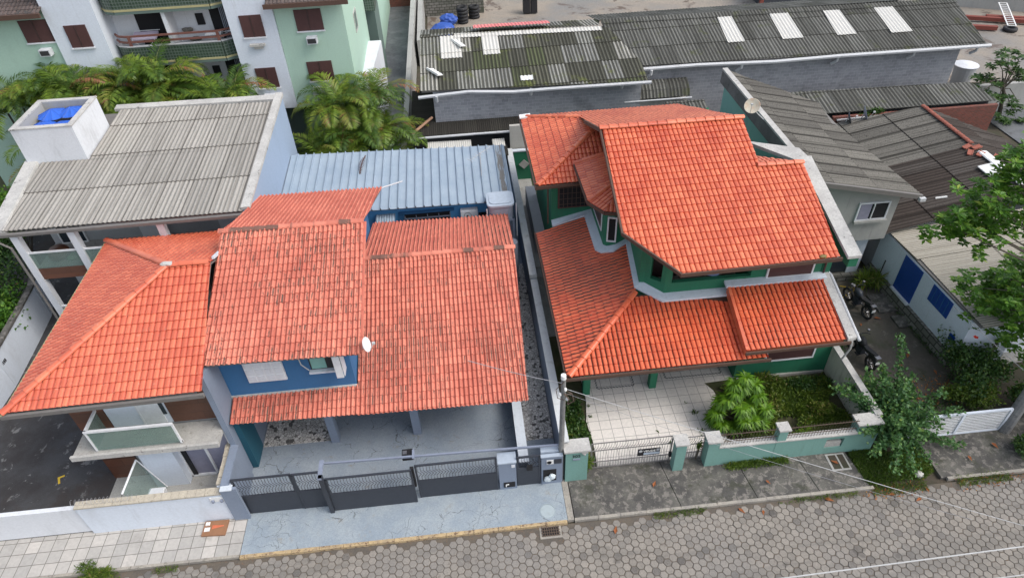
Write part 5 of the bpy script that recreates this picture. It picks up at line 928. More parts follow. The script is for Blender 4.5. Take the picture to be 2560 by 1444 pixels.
dd = sidepanel('door', 20.25, 21.5, .6, 2.36); MB().hexa([(wx(21.5)-.15,21.5,.5),(wx(20.25)-.15,20.25,.5),(wx(20.25),20.25,.5),(wx(21.5),21.5,.5)],[(wx(21.5)-.15,21.5,.6),(wx(20.25)-.15,20.25,.6),(wx(20.25),20.25,.6),(wx(21.5),21.5,.6)]).build('doorstep', WHITE, dd)
ww = sidepanel('window_shutter', 18.25, 19.5, 1.55, 2.36); mb = MB()
for k in range(4): y = 18.45 + k*.27; mb.add(*[(lambda q: (q.v, q.f))(MB().hexa([(wx(y)-.045,y+.02,1.58),(wx(y)-.045,y,1.58),(wx(y)-.03,y,1.58),(wx(y)-.03,y+.02,1.58)],[(wx(y)-.045,y+.02,2.33),(wx(y)-.045,y,2.33),(wx(y)-.03,y,2.33),(wx(y)-.03,y+.02,2.33)]))][0])
mb.build('slat', BLUEW, ww); sidepanel('small_vent', 17.45, 17.75, .95, 1.25); bx(20.7, 24, 17.72, 17.79, .1, 2.2).build('front_shutter', BLUEDOOR, H8); bx(20.0, 25, 16.9, 17.8, 0, .1).build('front_step', CONCL, H8)
tag(MB().tube([(18.62,22.35,1.4),(18.60,22.35,.6)], .03, 6).build('wall_pipe', RUBBER), 'short black pipe on the white wall left of the blue door', 'pipe')
LP = thing('leaning_pole', 'thin grey timber pole leaning beside the blue and white house', 'pole', (19.6,16.4,0)); MB().tube([(19.5,16.2,0),(20.6,17.2,2.6),(21.2,17.6,3.9)], .05, 7).build('pole_shaft', BARK, LP)
SP = thing('street_pole', 'thick grey concrete post at the right end of the white gate', 'pole', (19.1,13.9,0)); MB().tube([(19.0,13.75,0),(19.25,13.95,2.2),(19.5,14.2,4.4)], [.22,.2,.17], 12).build('pole_shaft', POLEC, SP)
# white slatted gate
WG = thing('slatted_gate', 'white horizontal slat driveway gate partly hidden by the leafy shrub', 'gate', (17.4, 13.8, .1)); mb = MB()
for k in range(11): z = .17 + k*.098; mb.box(15.3, 18.75, 13.78, 13.80, z, z+.045)
mb.build('slats', WHITEF, WG); mb = MB(); mb.box(15.2,18.85,13.76,13.84,1.24,1.3); mb.box(15.2,18.85,13.76,13.84,.1,.15); 
for x in (15.2, 17.0, 18.77): mb.box(x, x+.09, 13.755, 13.835, .15, 1.24)
mb.build('frame', WHITEW, WG)

# ============================================================= FACTORY SHEDS
F1_ = thing('long_shed', 'long grey block shed with a mossy corrugated roof and four pale skylight sheets', 'shed', (20.5, 40, 0))
s2 = plane_fn((0,37.15,5.0),(0,1),.213); s2b = plane_fn((0,42.0,6.03),(0,1),-.25)
ks = dict(pitch=.21, row=1.9, amp=.04, prof=prof_sine, step=.03, K=6, wob=.012)
mb = MB(); sheet(mb, [on(s2, [(9.75,37.2),(31.4,36.75),(31.9,41.7),(9.15,42.1)])], (1,0,0), (0,1,.213), org=(9,37.1,s2(0,37.1)), **ks); sheet(mb, [on(s2b, [(31.9,41.7),(32.4,46),(9.0,46),(9.15,42.1)])], (-1,0,0), (0,-1,.25), org=(32,46,s2b(0,46)), **ks)
mb.slab(on(lambda x,y: s2(x,y)-.02, [(9.8,37.25),(31.3,36.85),(31.8,41.7),(9.2,42.05)]), .1, 1); sr = mb.build('roof', [FB_DARK, FASCG], F1_)
mb = MB(); sheet(mb, [on(s2, [(9.15,41.6),(31.9,41.2),(31.9,41.72),(9.15,42.12)])], (1,0,0), (0,1,.213), org=(9,37.1,s2(0,37.1)), lift=.05, **ks); mb.build('ridge_cap', FB_DARK, sr)
for x0, x1, y0, y1 in ((16.25,17.3,38.75,41.45),(19.6,20.9,38.7,41.85),(23.0,24.2,38.7,41.35),(26.3,27.65,38.55,41.65)):
    mb = MB(); sheet(mb, [on(s2, [(x0,y0),(x1,y0),(x1,y1),(x0+.15,y1)])], (1,0,0), (0,1,.213), .21, 3.5, .04, prof_sine, .01, 6, org=(9,y0,s2(0,y0)), lift=.06); mb.build('skylight', FB_WHITE, sr)
bx(10.4, 30.3, 37.4, 46, 0, 5.0).build('wall', BLOCK, F1_)
mb = MB(); mb.tube([(9.9,37.05,4.88),(14,37.0,4.92),(18.5,36.9,4.82),(22.5,36.85,4.9),(31.5,36.65,4.95)], .11, 6); mb.build('gutter', GUTTER, F1_)
for x in (11.2, 16.6, 22.4, 27.1, 31.0): MB().tube([(x,36.95,4.85),(x,37.0,4.55),(x-.2,37.2,4.3)], .09, 6).build('bracket_pipe', GUTTER, F1_)
F2_ = thing('patched_shed', 'grey block shed with a patched mossy corrugated roof and a sagging white gutter', 'shed', (4.3, 39, 0))
s1 = plane_fn((0,35.75,5.0),(0,1),.18); s1b = plane_fn((0,41.45,6.02),(0,1),-.2)
mb = MB(); sheet(mb, [on(s1, [(-2.15,35.9),(10.6,35.3),(10.6,37.2),(9.4,41.1),(-2.1,41.45)])], (1,0,0), (0,1,.18), org=(-2.2,35.7,s1(0,35.7)), **ks); sheet(mb, [on(s1b, [(8.9,41.2),(9.4,43.6),(-2.1,44.2),(-2.1,41.45)])], (-1,0,0), (0,-1,.2), org=(9,44,s1b(0,44)), **ks)
mb.slab(on(lambda x,y: s1(x,y)-.02, [(-2.1,36.0),(10.4,35.5),(9.5,41.0),(-2.0,41.4)]), .1, 1); sr = mb.build('roof', [FB_MOSAIC, FASCG], F2_)
mb = MB(); sheet(mb, [on(s1, [(0.0,41.0),(9.0,40.7),(9.0,41.15),(0.0,41.42)])], (1,0,0), (0,1,.18), org=(-2.2,35.7,s1(0,35.7)), lift=.06, **ks); mb.build('ridge_cap', FB_WHITE, sr)
mb = MB(); sheet(mb, [on(s1, [(-.9,38.9),(.35,38.9),(.35,41.3),(-.9,41.3)])], (1,0,0), (0,1,.18), org=(-2.2,35.7,s1(0,35.7)), lift=.04, **ks); mb.build('pale_sheet', FB_WHITE, sr)
mb = MB(); sheet(mb, [on(s1, [(1.6,39.0),(2.6,39.0),(2.6,41.2),(1.6,41.2)])], (1,0,0), (0,1,.18), org=(-2.2,35.7,s1(0,35.7)), lift=.04, **ks); mb.build('pale_sheet', FB_WHITE, sr)
mb = MB(); sheet(mb, [on(s1, [(3.5,36.15),(4.2,36.15),(4.2,36.6),(3.5,36.6)])], (1,0,0), (0,1,.18), org=(-2.2,35.7,s1(0,35.7)), lift=.05, **ks); mb.build('white_scrap', PAPER, sr)
mb = MB(); sheet(mb, [on(s1b, [(1.2,41.5),(1.2,42.8),(5.9,42.6),(5.9,41.4)][::-1])], (-1,0,0), (0,-1,.2), org=(9,44,s1b(0,44)), lift=.28, **ks); mb.build('pink_sheet', FB_PINK, sr)
mb = MB(); mb.tube([(-2.3,35.7,4.78),(.5,35.6,4.96),(3,35.5,4.80),(5,35.4,4.86),(10.7,35.1,4.95)], .10, 6); mb.build('gutter', GUTTER, F2_)
for x in (-1.3, 4.0, 9.2): MB().tube([(x,35.6,4.85),(x,35.75,4.45)], .09, 6).build('bracket_pipe', GUTTER, F2_)
bx(-1.5, 10.42, 36.0, 44, 0, 5.0).build('wall', BLOCK, F2_)
for k, (x, y, a) in enumerate(((.2,40.3,2.0),(-1.3,37.5,2.1))):
    mb = MB(); L = 1.25
    for i in range(9):
        t = i/9; mb.box(-L/2+t*L, -L/2+t*L+.12, -.16, .16, .02, .05 + .03*(i%2))
    mb.box(-L/2, L/2, .14, .2, 0, .12); o = mb.build('roof_ridge_piece', PAPER, None, loc=(0,0,0)); tag(o, ['loose white ridge piece lying near the top of the patched shed roof', 'loose white ridge piece lying at the left eave of the patched shed roof'][k], 'ridge piece', 'loose white ridge pieces on the patched shed')
    place(o, (x, y, s1(x,y)+.1), a, tilt=(.18,0))
# low dark roofs before the sheds
L1 = thing('dark_leanto', 'low black corrugated lean to roof with a white gutter below the block wall', 'lean-to', (0.5,35.6,0)); mb = MB()
z3 = plane_fn((0,34.85,2.85),(0,1),.2); sheet(mb, [on(z3, [(-2.9,34.9),(3.4,34.7),(3.4,36.0),(-2.9,36.0)])], (1,0,0), (0,1,.2), .12, 3, .02, prof_sine, .01, 5, org=(-2.9,34.7,2.8)); sheet(mb, [[(-2.95,36.0,3.05),(-1.5,36.0,3.08),(-1.5,40.5,3.2),(-2.95,40.5,3.2)]], (0,-1,0), (1,0,.02), .12, 3, .02, prof_sine, .01, 5); mb.build('roof', FB_BLACK, L1)
MB().tube([(-3.0,34.75,2.8),(0,34.65,2.86),(3.4,34.55,2.9)], .07, 6).build('gutter', GUTTER, L1); bx(-2.9, 3.2, 35.0, 36, 0, 2.75).build('wall', DARKW, L1); MB().tube([(-2.9,34.9,3.0),(-1.7,36.1,3.35)], .09, 5).build('ridge_piece', WOOD, L1)
L2 = thing('lower_leanto', 'lowest corrugated strip roof half white half black behind the ribbed metal roof', 'lean-to', (0,33.9,0)); mb = MB(); mb2 = MB()
z4 = plane_fn((0,33.2,2.3),(0,1),.12); sheet(mb, [on(z4, [(-2.1,33.9),(.4,33.8),(.4,34.7),(-2.1,34.8)])], (1,0,0), (0,1,.12), .12, 3, .02, prof_sine, .01, 5); sheet(mb2, [on(z4, [(-2.1,33.0),(2.4,33.0),(2.4,33.85),(-2.1,33.9)])], (1,0,0), (0,1,.12), .12, 3, .02, prof_sine, .01, 5); sheet(mb, [on(z4, [(1.6,33.86),(2.3,33.86),(2.3,34.6),(1.6,34.6)])], (1,0,0), (0,1,.12), .12, 3, .02, prof_sine, .01, 5); mb.build('pale_sheets', FB_WHITE, L2); mb2.build('dark_sheets', FB_BLACK, L2); bx(-2.1, 2.4, 33.1, 34.5, 0, 2.2).build('wall', DARKW, L2)
AW = thing('curved_awning', 'curved corrugated awning blackened along its lower edge on the block wall', 'awning', (11.5,36.6,3.5)); mb = MB(); ys_ = [(36.05,3.5),(36.35,3.85),(36.75,4.08),(37.15,4.15)]
for (ya, za), (yb, zb) in zip(ys_, ys_[1:]): sheet(mb, [[(9.5,ya,za),(13.4,ya,za),(13.4,yb,zb),(9.5,yb,zb)]], (1,0,0), (0,yb-ya,zb-za), .21, 3, .045, prof_sine, .0, 6, lip=False, org=(9.5,ya,za))
mb.build('sheet', FB_DARK, AW); mb = MB(); mb.tube([(9.5,36.0,3.42),(13.5,36.0,3.42)], .05, 6); mb.build('gutter', GUTTER, AW); bx(9.6, 13.3, 36.2, 36.9, 0, 3.3).build('store_wall', paint('store_wall', (0.4,0.39,0.36), (0.05,0.05,0.05), .7), AW)
L3 = thing('ribbed_strip_roof', 'narrow grey corrugated strip roof between the teal wall and the block shed', 'roof', (25,34.2,0)); z5 = plane_fn((0,33.2,3.3),(0,1),.2); mb = MB(); sheet(mb, [on(z5, [(18.3,33.0),(30.2,33.0),(29.6,34.8),(18.5,35.1)])], (1,0,0), (0,1,.2), **{**ks, 'pitch': .23}); mb.build('sheets', FB_DARK, L3); bx(18.5, 30, 33.3, 35.4, 0, 3.2).build('wall', DARKW, L3)
L4 = thing('ribbed_strip_roof', 'short grey corrugated roof beside the dark green wall panel', 'roof', (13,34.6,0)); mb = MB(); sheet(mb, [[(11.8,33.6,3.0),(14.1,33.6,3.0),(14.1,35.6,3.4),(11.8,35.6,3.4)]], (1,0,0), (0,1,.2), **ks); mb.build('sheets', FB_DARK, L4); bx(11.9, 14.0, 33.8, 35.5, 0, 2.9).build('wall', DARKW, L4)
RW = thing('red_brick_wall', 'dark red brick wall under the narrow corrugated strip roof', 'wall', (25.5,32.8,0)); bx(20.6, 30.2, 32.75, 32.95, 0, 3.15).build('wall_body', BRICKRED, RW); MB().beam((20.8,32.7,3.0),(24,32.7,3.1),.08,.08).build('rail', GUTTER, RW)
dish('satellite_dish', 'dark grey dish, left one of the pair beside the red ridge', (21.0,32.0,3.5), .34, RAD(70), RAD(68), plain('dark_dish', (0.16,0.16,0.18), .6), mast=(-.2,0,-.5)); dish('satellite_dish', 'light grey dish, right one of the pair beside the red ridge', (21.9,32.1,3.6), .42, RAD(70), RAD(68), GREYP, mast=(-.2,0,-.5))

# ============================================================= APARTMENTS
AP = thing('apartment_building', 'pale green and white apartment block with green tiled balconies and brown shutters', 'apartment building', (-14, 42, 0))
mb = MB(); mb.box(-21.1,-18.55,37.9,44,3.0,16); mb.build('white_tower', WHITEW, AP); mb = MB(); mb.prism([(-11.98,39.2),(-11.98,37.9),(-9.52,37.9),(-9.52,44),(-11.98,44)], 3.75, 16); mb.build('white_tower', WHITEW, AP)
mb = MB(); mb.box(-9.5,-5.87,38.0,47.5,3.7,9.7); mb.box(-9.5,-5.87,39.2,47.5,0,3.7); mb.build('green_wall', PALEG, AP); bx(-28,-21.12,38.1,46,0,10.0).build('green_wall', PALEG, AP); bx(-18.55,-11.98,39.5,44,0,16).build('recess_wall', WHITE, AP); bx(-21.1,-9.5,39.0,44,0,3.7).build('ground_wall', GREYG, AP)
bx(-9.45,-8.4,39.12,39.2,2.6,3.5).build('dark_opening', BLACK, AP); bx(-8.1,-6.6,39.12,39.2,2.6,3.5).build('dark_opening', BLACK, AP); bx(-9.5,-6,38.2,38.3,0,1.6).build('green_lattice_fence', LATTICE, AP)
def aw(x0, x1, z0, z1, y=37.95): 
    w = bx(x0, x1, y-.05, y+.01, z0, z1).build('window_shutter', SHUT, AP); mb = MB(); mb.box((x0+x1)/2-.02,(x0+x1)/2+.02,y-.075,y-.05,z0,z1); mb.build('meeting_rail', SHUTL, w); bx(x0-.05,x1+.05,y-.1,y,z0-.07,z0).build('sill', WHITE, w); return w
aw(-11.35,-10.2,7.97,9.12,37.88); aw(-11.3,-10.18,5.08,6.23,37.88); aw(-20.37,-19.27,8.05,9.21,37.88); aw(-8.47,-7.04,8.08,9.2,37.98); aw(-8.43,-7.04,5.23,6.35,37.98); aw(-22.62,-21.2,8.4,9.55,38.08)
def acu(lbl, x, y, z, w=.55, big=False):
    t = thing('air_conditioner', lbl, 'air conditioner', (x, y, z)); 
    if big:
        bx(x, x+w, y-.5, y, z, z+.75).build('casing', WHITE, t); mb = MB()
        for k in range(5): mb.box(x+.04, x+w-.04, y-.53, y-.5, z+.08+k*.13, z+.13+k*.13)
        mb.build('louvre', WHITEF, t)
    else: bx(x, x+w, y-.4, y, z, z+.35).build('casing', WHITE, t); bx(x+.05, x+w-.05, y-.42, y-.4, z+.05, z+.3).build('grille', DARKW, t)
acu('window air conditioner under the upper brown shutter of the green wall', -8.05, 37.98, 7.45); acu('window air conditioner under the leftmost brown shutter', -22.1, 38.08, 7.75); acu('big white louvred air conditioner box on the white tower by the balcony', -11.15, 37.88, 4.0, .95, True); acu('big white louvred box on the green wall behind the palms', -8.35, 37.98, 4.15, 1.1, True)
t = thing('wall_niche', 'empty weathered air conditioner sleeve on the white tower', 'air conditioner', (-10.8,37.8,7.4)); bx(-11.15,-10.35,37.65,37.88,7.5,7.62).build('shelf', CAP, t); bx(-10.95,-10.5,37.72,37.88,7.35,7.5).build('sleeve', CAP, t)
def balcony(zb, zt):
    pts = [(-18.5,38.9),(-18.15,38.45),(-17.7,38.25),(-12.75,38.25),(-12.05,38.7)]; mb = MB(); mc = MB(); me_ = MB(); md = MB()
    for a, b in zip(pts, pts[1:]):
        mb.beam((*a,(zb+zt)/2), (*b,(zb+zt)/2), .14, zt-zb); mc.beam((a[0],a[1]-.02,zb+.12), (b[0],b[1]-.02,zb+.12), .17, .1); me_.beam((*a,zt+.02), (*b,zt+.02), .22, .05); md.beam((a[0],a[1]-.01,zb), (b[0],b[1]-.01,zb), .165, .16)
    bt = mb.build('balcony_front', GREENTILE, AP); mc.build('cream_band', BANDY, bt); me_.build('parapet_top', GREYW, bt); md.build('bottom_edge', GREYG, bt); MB().prism(pts + [(-12.0,39.5),(-18.55,39.5)], zb, zb+.14).build('balcony_floor', GREYW, bt)
    return pts
for zb, zt in ((3.85,4.95),(6.75,7.75),(9.55,11.2)): balcony(zb, zt)
def rails(z0, z1):
    mb = MB(); pts = [(-18.4,38.8),(-18.1,38.4),(-17.7,38.25),(-12.8,38.25),(-12.05,38.65)]
    for z in (z0+.25, z1): 
        for a, b in zip(pts, pts[1:]): mb.beam((*a,z), (*b,z), .09, .09)
    for x in (-17.6, -12.9): mb.box(x, x+.14, 38.2, 38.3, z0, z1+.02)
    mb.build('balcony_rail', RAILRED, AP)
rails(7.75, 8.3); rails(4.95, 5.5)
for z0 in (3.95, 6.9): bx(-15.45,-15.25,38.3,39.5,z0,z0+2.7).build('divider', WHITE, AP); bx(-17.3,-15.9,39.42,39.5,z0,z0+2.2).build('balcony_door', BLACK, AP); bx(-13.3,-12.1,39.42,39.5,z0,z0+2.3).build('balcony_door', BLACK, AP); mb = MB(); [mb.box(-12.75+k*.09,-12.71+k*.09,39.38,39.42,z0,z0+2.3) for k in range(7)]; mb.build('security_bars', GREYP, AP); bx(-14.1,-13.7,39.4,39.5,z0+1.4,z0+2.0).build('framed_opening', BLACK, AP)
t = thing('drying_rack', 'folding drying rack covered with lilac laundry on the upper balcony', 'drying rack', (-16.9,38.8,6.9)); MB().hexa([(-17.5,38.5,8.0),(-16.2,38.5,8.0),(-16.2,39.1,8.15),(-17.5,39.1,8.15)],[(-17.5,38.5,8.06),(-16.2,38.5,8.08),(-16.2,39.1,8.25),(-17.5,39.1,8.25)]).build('laundry', PINKC, t); mb = MB(); mb.tube([(-17.5,38.5,6.9),(-16.3,38.5,8.0)],.02,5); mb.tube([(-16.3,38.5,6.9),(-17.5,38.5,8.0)],.02,5); mb.tube([(-17.6,39.1,8.3),(-16.1,39.1,8.3)],.02,5); mb.build('frame', WHITEF, t)
t = thing('plastic_table', 'white folding table on the right side of the upper balcony', 'table', (-13.1,38.8,6.9)); bx(-13.6,-12.75,38.5,39.1,8.0,8.06).build('table_top', WHITE, t); bx(-13.55,-12.8,38.52,39.08,6.95,8.0).build('base', GREYW, t); mb = MB(); mb.tube([(-13.4,39.0,7.9),(-12.3,39.1,8.0)],.02,5); mb.tube([(-13.4,39.0,7.6),(-12.3,39.1,8.0)],.02,5); mb.build('frame', WHITEF, t)
for k, (x, z) in enumerate(((-14.7,8.1),(-14.45,7.6),(-13.9,5.1))):
    mb = MB(); blob(mb, (x,39.35,z), .22, 2, (1.4,.5,.6), .35); tag(mb.build('wall_planter', paint('dry_plant', (0.16,0.15,0.13), (0.05,0.06,0.04), .8, sc=9)), ['upper dried wall planter on the white balcony wall', 'lower dried wall planter on the white balcony wall', 'grey ornament on the lower balcony wall'][k], 'planter')
# roofs of the apartments
mb = MB(); sheet(mb, [[(-9.7,37.3,9.75),(-5.5,37.25,9.75),(-5.5,44,11.8),(-9.7,44,11.8)]], (1,0,0), (0,1,.3), .2, .35, .035, prof_round, .02, 6); mb.build('roof', TC_BROWN, AP); mb = MB(); sheet(mb, [[(-28,37.4,10.05),(-21.0,37.3,10.05),(-21.0,44,12),(-28,44,12)]], (1,0,0), (0,1,.3), .2, .35, .035, prof_round, .02, 6); rfp = mb.build('roof', TC_BROWN, AP)
mb = MB(); mb.box(-9.8,-5.4,37.2,37.3,9.55,9.78); mb.build('eave_board', FASCIA, rfp); mb = MB(); mb.box(-28,-20.95,37.25,37.38,9.85,10.08); mb.build('eave_board', FASCIA, rfp)
# side balcony and rear block
mb = MB(); mb.hexa([(-5.87,40.9,0),(-5.3,40.9,0),(-5.0,46.5,0),(-5.87,46.5,0)],[(-5.87,40.9,4.2),(-5.3,40.9,4.2),(-5.0,46.5,4.2),(-5.87,46.5,4.2)]); mb.build('side_terrace', WHITE, AP); wallwin(AP, (-5.86,41.6), (-5.86,42.6), 6.6, 7.6, GREYG, CAP, .08)
bx(-7.0,-5.4,49,52,0,7).build('dark_recess', GREYG, AP); bx(-5.86,-5.2,47.6,49.2,5.8,6.9).build('side_balcony', GREENTILE, AP); mb = MB(); mb.beam((-5.2,47.6,7.3),(-5.2,49.2,7.3),.06,.06); mb.beam((-5.2,47.6,7.05),(-5.2,49.2,7.05),.06,.06); mb.build('side_rail', RAILRED, AP)
RB = thing('rear_block', 'grey green rear apartment wing along the concrete alley', 'apartment building', (-7,62,0)); bx(-12,-5.85,55.6,75,0,10).build('wall', GREYG, RB); bx(-5.87,-5.8,55.6,75,0,10).build('side_wall', PALEG, RB); MB().tube([(-5.95,55.5,0),(-5.95,55.5,10)], .07, 6).build('downpipe', RUBBER, RB); bx(-12,-5.2,52,55.6,8.5,9.5).build('link_slab', WHITE, RB)
t = thing('hammock', 'lime green hammock hanging on the side balcony of the apartments', 'hammock', (-5.7,48.4,7)); MB().tube([(-5.55,49.6,9.0),(-5.45,48.8,7.9),(-5.5,48.0,7.4),(-5.7,47.6,7.3)], [.03,.13,.16,.03], 8).build('cloth', LIME, t)
BH = thing('beige_building', 'beige and purple trimmed building corner at the far left', 'building', (-27,50,0)); bx(-40,-24.5,48,58,0,9).build('wall', BEIGE, BH); wallwin(BH, (-27.0,47.98), (-25.6,47.98), 7.0, 8.2, GLASSD, WHITEF, .12); bx(-40,-23,44,47.5,0,.1).build('patio', CONCL, BH)
# alley wall, yard things
AWL = thing('alley_wall', 'tall grey concrete wall along the right side of the alley', 'wall', (-3.3,50,0)); mb = MB(); mb.hexa([(-3.6,33.5,0),(-3.3,33.5,0),(-3.0,68,0),(-3.4,68,0)],[(-3.6,33.5,2.2),(-3.3,33.5,2.2),(-3.0,68,2.6),(-3.4,68,2.6)]); mb.build('wall_body', PLASTER, AWL)
tag(bx(-5.95,-3.3,66.5,66.8,0,2.4).build('alley_gate', BRICKRED), 'dark brick end wall of the concrete alley', 'wall'); tag(bx(-2.9,-2.5,52,64,0,2.0).build('yard_wall', PLASTER), 'short grey wall stub left of the blue tarpaulin', 'wall')
tag(bx(-2.4,2.9,63.2,63.6,0,3.5).build('rough_wall', STONEBLK), 'rough grey stone wall behind the stacked tyres', 'wall')
def tyre(mb, c, r, h): mb.lathe([(r*.55,.02),(r*.8,0),(r,.04),(r*1.02,h/2),(r,h-.04),(r*.8,h),(r*.55,h-.02),(r*.52,h/2),(r*.55,.02)], c=c, n=20)
proto = None; n = 0
for (x, y, cnt) in ((.85,60.9,5),(1.95,62.0,4),(.9,62.1,4)):
    for k in range(cnt):
        if proto is None: mb = MB(); tyre(mb, (0,0,0), .48, .27); proto = mb.build('tyre', RUBBER, None, True, loc=(0,0,0)); tag(proto, '', 'tyre', 'stacked black tyres in the sandy yard'); o = proto
        else: o = copy_tree(proto)
        o.location = (x+random.uniform(-.03,.03), y+random.uniform(-.03,.03), .01+k*.275); o['label'] = {0:'black tyre in the front left stack before the rough stone wall',1:'black tyre in the right hand stack before the rough stone wall',2:'black tyre in the rear left stack before the rough stone wall'}[n]
        o['group'] = ['front left tyre stack','right tyre stack','rear left tyre stack'][n]
    n += 1
mb = MB(); blob(mb, (-.9,58.6,.35), 1.0, 3, (1.05,.9,.55), .14); blob(mb, (-.4,60.3,.6), .8, 3, (.95,.7,.6), .16); tag(mb.build('blue_tarpaulin', TARP2), 'crumpled blue tarpaulin heap in the sandy yard', 'tarpaulin')
t = thing('wheeled_bins', 'two black wheeled bins at the top edge of the sandy yard', 'bin', (7,62.5,0)); bx(6.4,7.0,61.9,62.7,.1,1.5).build('bin_body', RUBBER, t); bx(7.1,7.65,61.9,62.7,.1,1.5).build('bin_body', RUBBER, t); bx(6.38,7.02,61.8,62.75,1.5,1.57).build('lid', BLACK, t); bx(7.08,7.68,61.8,62.75,1.5,1.57).build('lid', BLACK, t)
tag(MB().box(3.4,5.2,45.6,46.6,.6,.8).box(3.6,4.8,45.8,46.4,.8,.9).build('metal_rack', PAPER), 'white metal rack lying behind the pink roof sheet', 'rack')
t = thing('steel_shed', 'dark grey low shed with a red post at the top edge', 'shed', (31,62,0)); bx(27.5,38,59.5,63,0,3).build('wall', DKMETAL, t); bx(27.2,27.5,59.3,59.6,0,3).build('post', REDB, t)
mb = MB(); tyre(mb, (44.4,50.4,.02), .52, .3); tag(mb.build('tyre', RUBBER, None, True), 'single black tyre lying by the white slatted panel at the right', 'tyre')
t = thing('plastic_lattice', 'white slatted plastic lattice leaning on the single black tyre', 'lattice', (45.3,52.5,0)); mb = MB(); a = Vector((44.6,50.6,.35)); b = Vector((46.0,54.2,.9)); s = Vector((.28,-.1,0)); mb.beam(a-s,b-s,.08,.06); mb.beam(a+s,b+s,.08,.06)
for k in range(13): p = a.lerp(b,k/12); mb.beam(p-s,p+s,.06,.04)
mb.build('panel_frame', PAPER, t)
for k, (a, b) in enumerate((((38.5,54.8,.3),(47.5,51.0,.3)), ((37.5,52.8,.25),(43.4,50.6,.25)), ((44,53.0,.3),(50,50.6,.3)))):
    mb = MB(); mb.beam(a, b, .35, .3); o = mb.build('steel_beam', REDB); tag(o, ['long red steel beam, rear of the three in the right yard corner', 'red steel beam nearest the shed roof corner', 'red steel beam at the right edge by the white panel'][k], 'beam', 'red steel beams in the yard corner')
tag(MB().hexa([(41,58,0),(56,50,0),(56.2,50.4,0),(41.2,58.4,0)],[(41,58,2.2),(56,50,2.2),(56.2,50.4,2.2),(41.2,58.4,2.2)]).build('far_wall', PLASTER), 'grey wall at the far right corner of the yard', 'wall')
RT = thing('round_tank', 'pale round water tank with a lid at the right end of the long shed', 'water tank', (34.6,41.6,0)); mb = MB(); mb.tube([(34.6,41.6,0),(34.6,41.6,1.5)], [.55,.72], 20); mb.build('tank_body', GREYW, RT); MB().lathe([(.76,1.5),(.78,1.56),(.3,1.68),(0,1.70)], c=(34.6,41.6,0), n=20).build('lid', WHITE, RT)
tag(bx(33.0,46,38.2,38.5,0,1.6).build('plot_wall', PLASTER), 'grey wall behind the small papaya like tree', 'wall'); struct(bx(33.5,60,26,38.2,-.04,.02).build('concrete_court', ALLEY))
tag(MB().beam((28.5,27.5,3.4),(36,30,4.2),1.6,.1).build('pale_roof_edge', FB_CREAM), 'pale roof edge showing behind the bright green leaves at the right', 'roof')
# ============================================================= VEGETATION
def quads(P, D, Nn, L, Wd, fold=0.0):     # leaf quads: base points, direction, normal, length, width -> V, F (diamond leaf, 2 tris folded as quads)
    P = np.asarray(P, float); D = np.asarray(D, float); D /= np.linalg.norm(D, axis=1, keepdims=True) + 1e-9
    Nn = np.asarray(Nn, float); S_ = np.cross(D, Nn); S_ /= np.linalg.norm(S_, axis=1, keepdims=True) + 1e-9; N2 = np.cross(S_, D)
    L = np.asarray(L).reshape(-1,1); Wd = np.asarray(Wd).reshape(-1,1)
    a = P; b = P + D*L*.5 + S_*Wd*.5 + N2*Wd*fold; c = P + D*L - N2*L*.12; d = P + D*L*.5 - S_*Wd*.5 + N2*Wd*fold
    V = np.stack([a,b,c,d],1).reshape(-1,3); n = len(P); F = np.arange(4*n).reshape(n,4); return V, F
def uvs_for(c): c = np.asarray(c); return np.repeat(np.stack([c, c*0+.5],1)[:,None,:], 4, 1)
def rdir(n, up=0.3, r=rng):
    v = r.normal(size=(n,3)); v[:,2] += up; return v/np.linalg.norm(v,axis=1,keepdims=True)
def cloud(mb, C, R, n, L, Wd, bias=.5, m=0, up=.35, shell=.55, spread=.22):   # leaves spread through the volume of an ellipsoid
    v = rng.normal(size=(n,3)); v /= np.linalg.norm(v,axis=1,keepdims=True); rad = shell + (1-shell)*rng.random((n,1)); P = np.array(C) + v*rad*np.array(R)
    D = v*.6 + rdir(n,.1)*.8; N_ = v*.5 + rdir(n, up) + np.array([0,0,.5]); V, F = quads(P, D, N_, L*rng.uniform(.6,1.25,n), Wd*rng.uniform(.7,1.2,n), .1)
    c = np.clip(bias + rng.normal(0, spread, n) + .12*v[:,2] , 0, 1); mb.bulk(V, F, uvs_for(c), m)
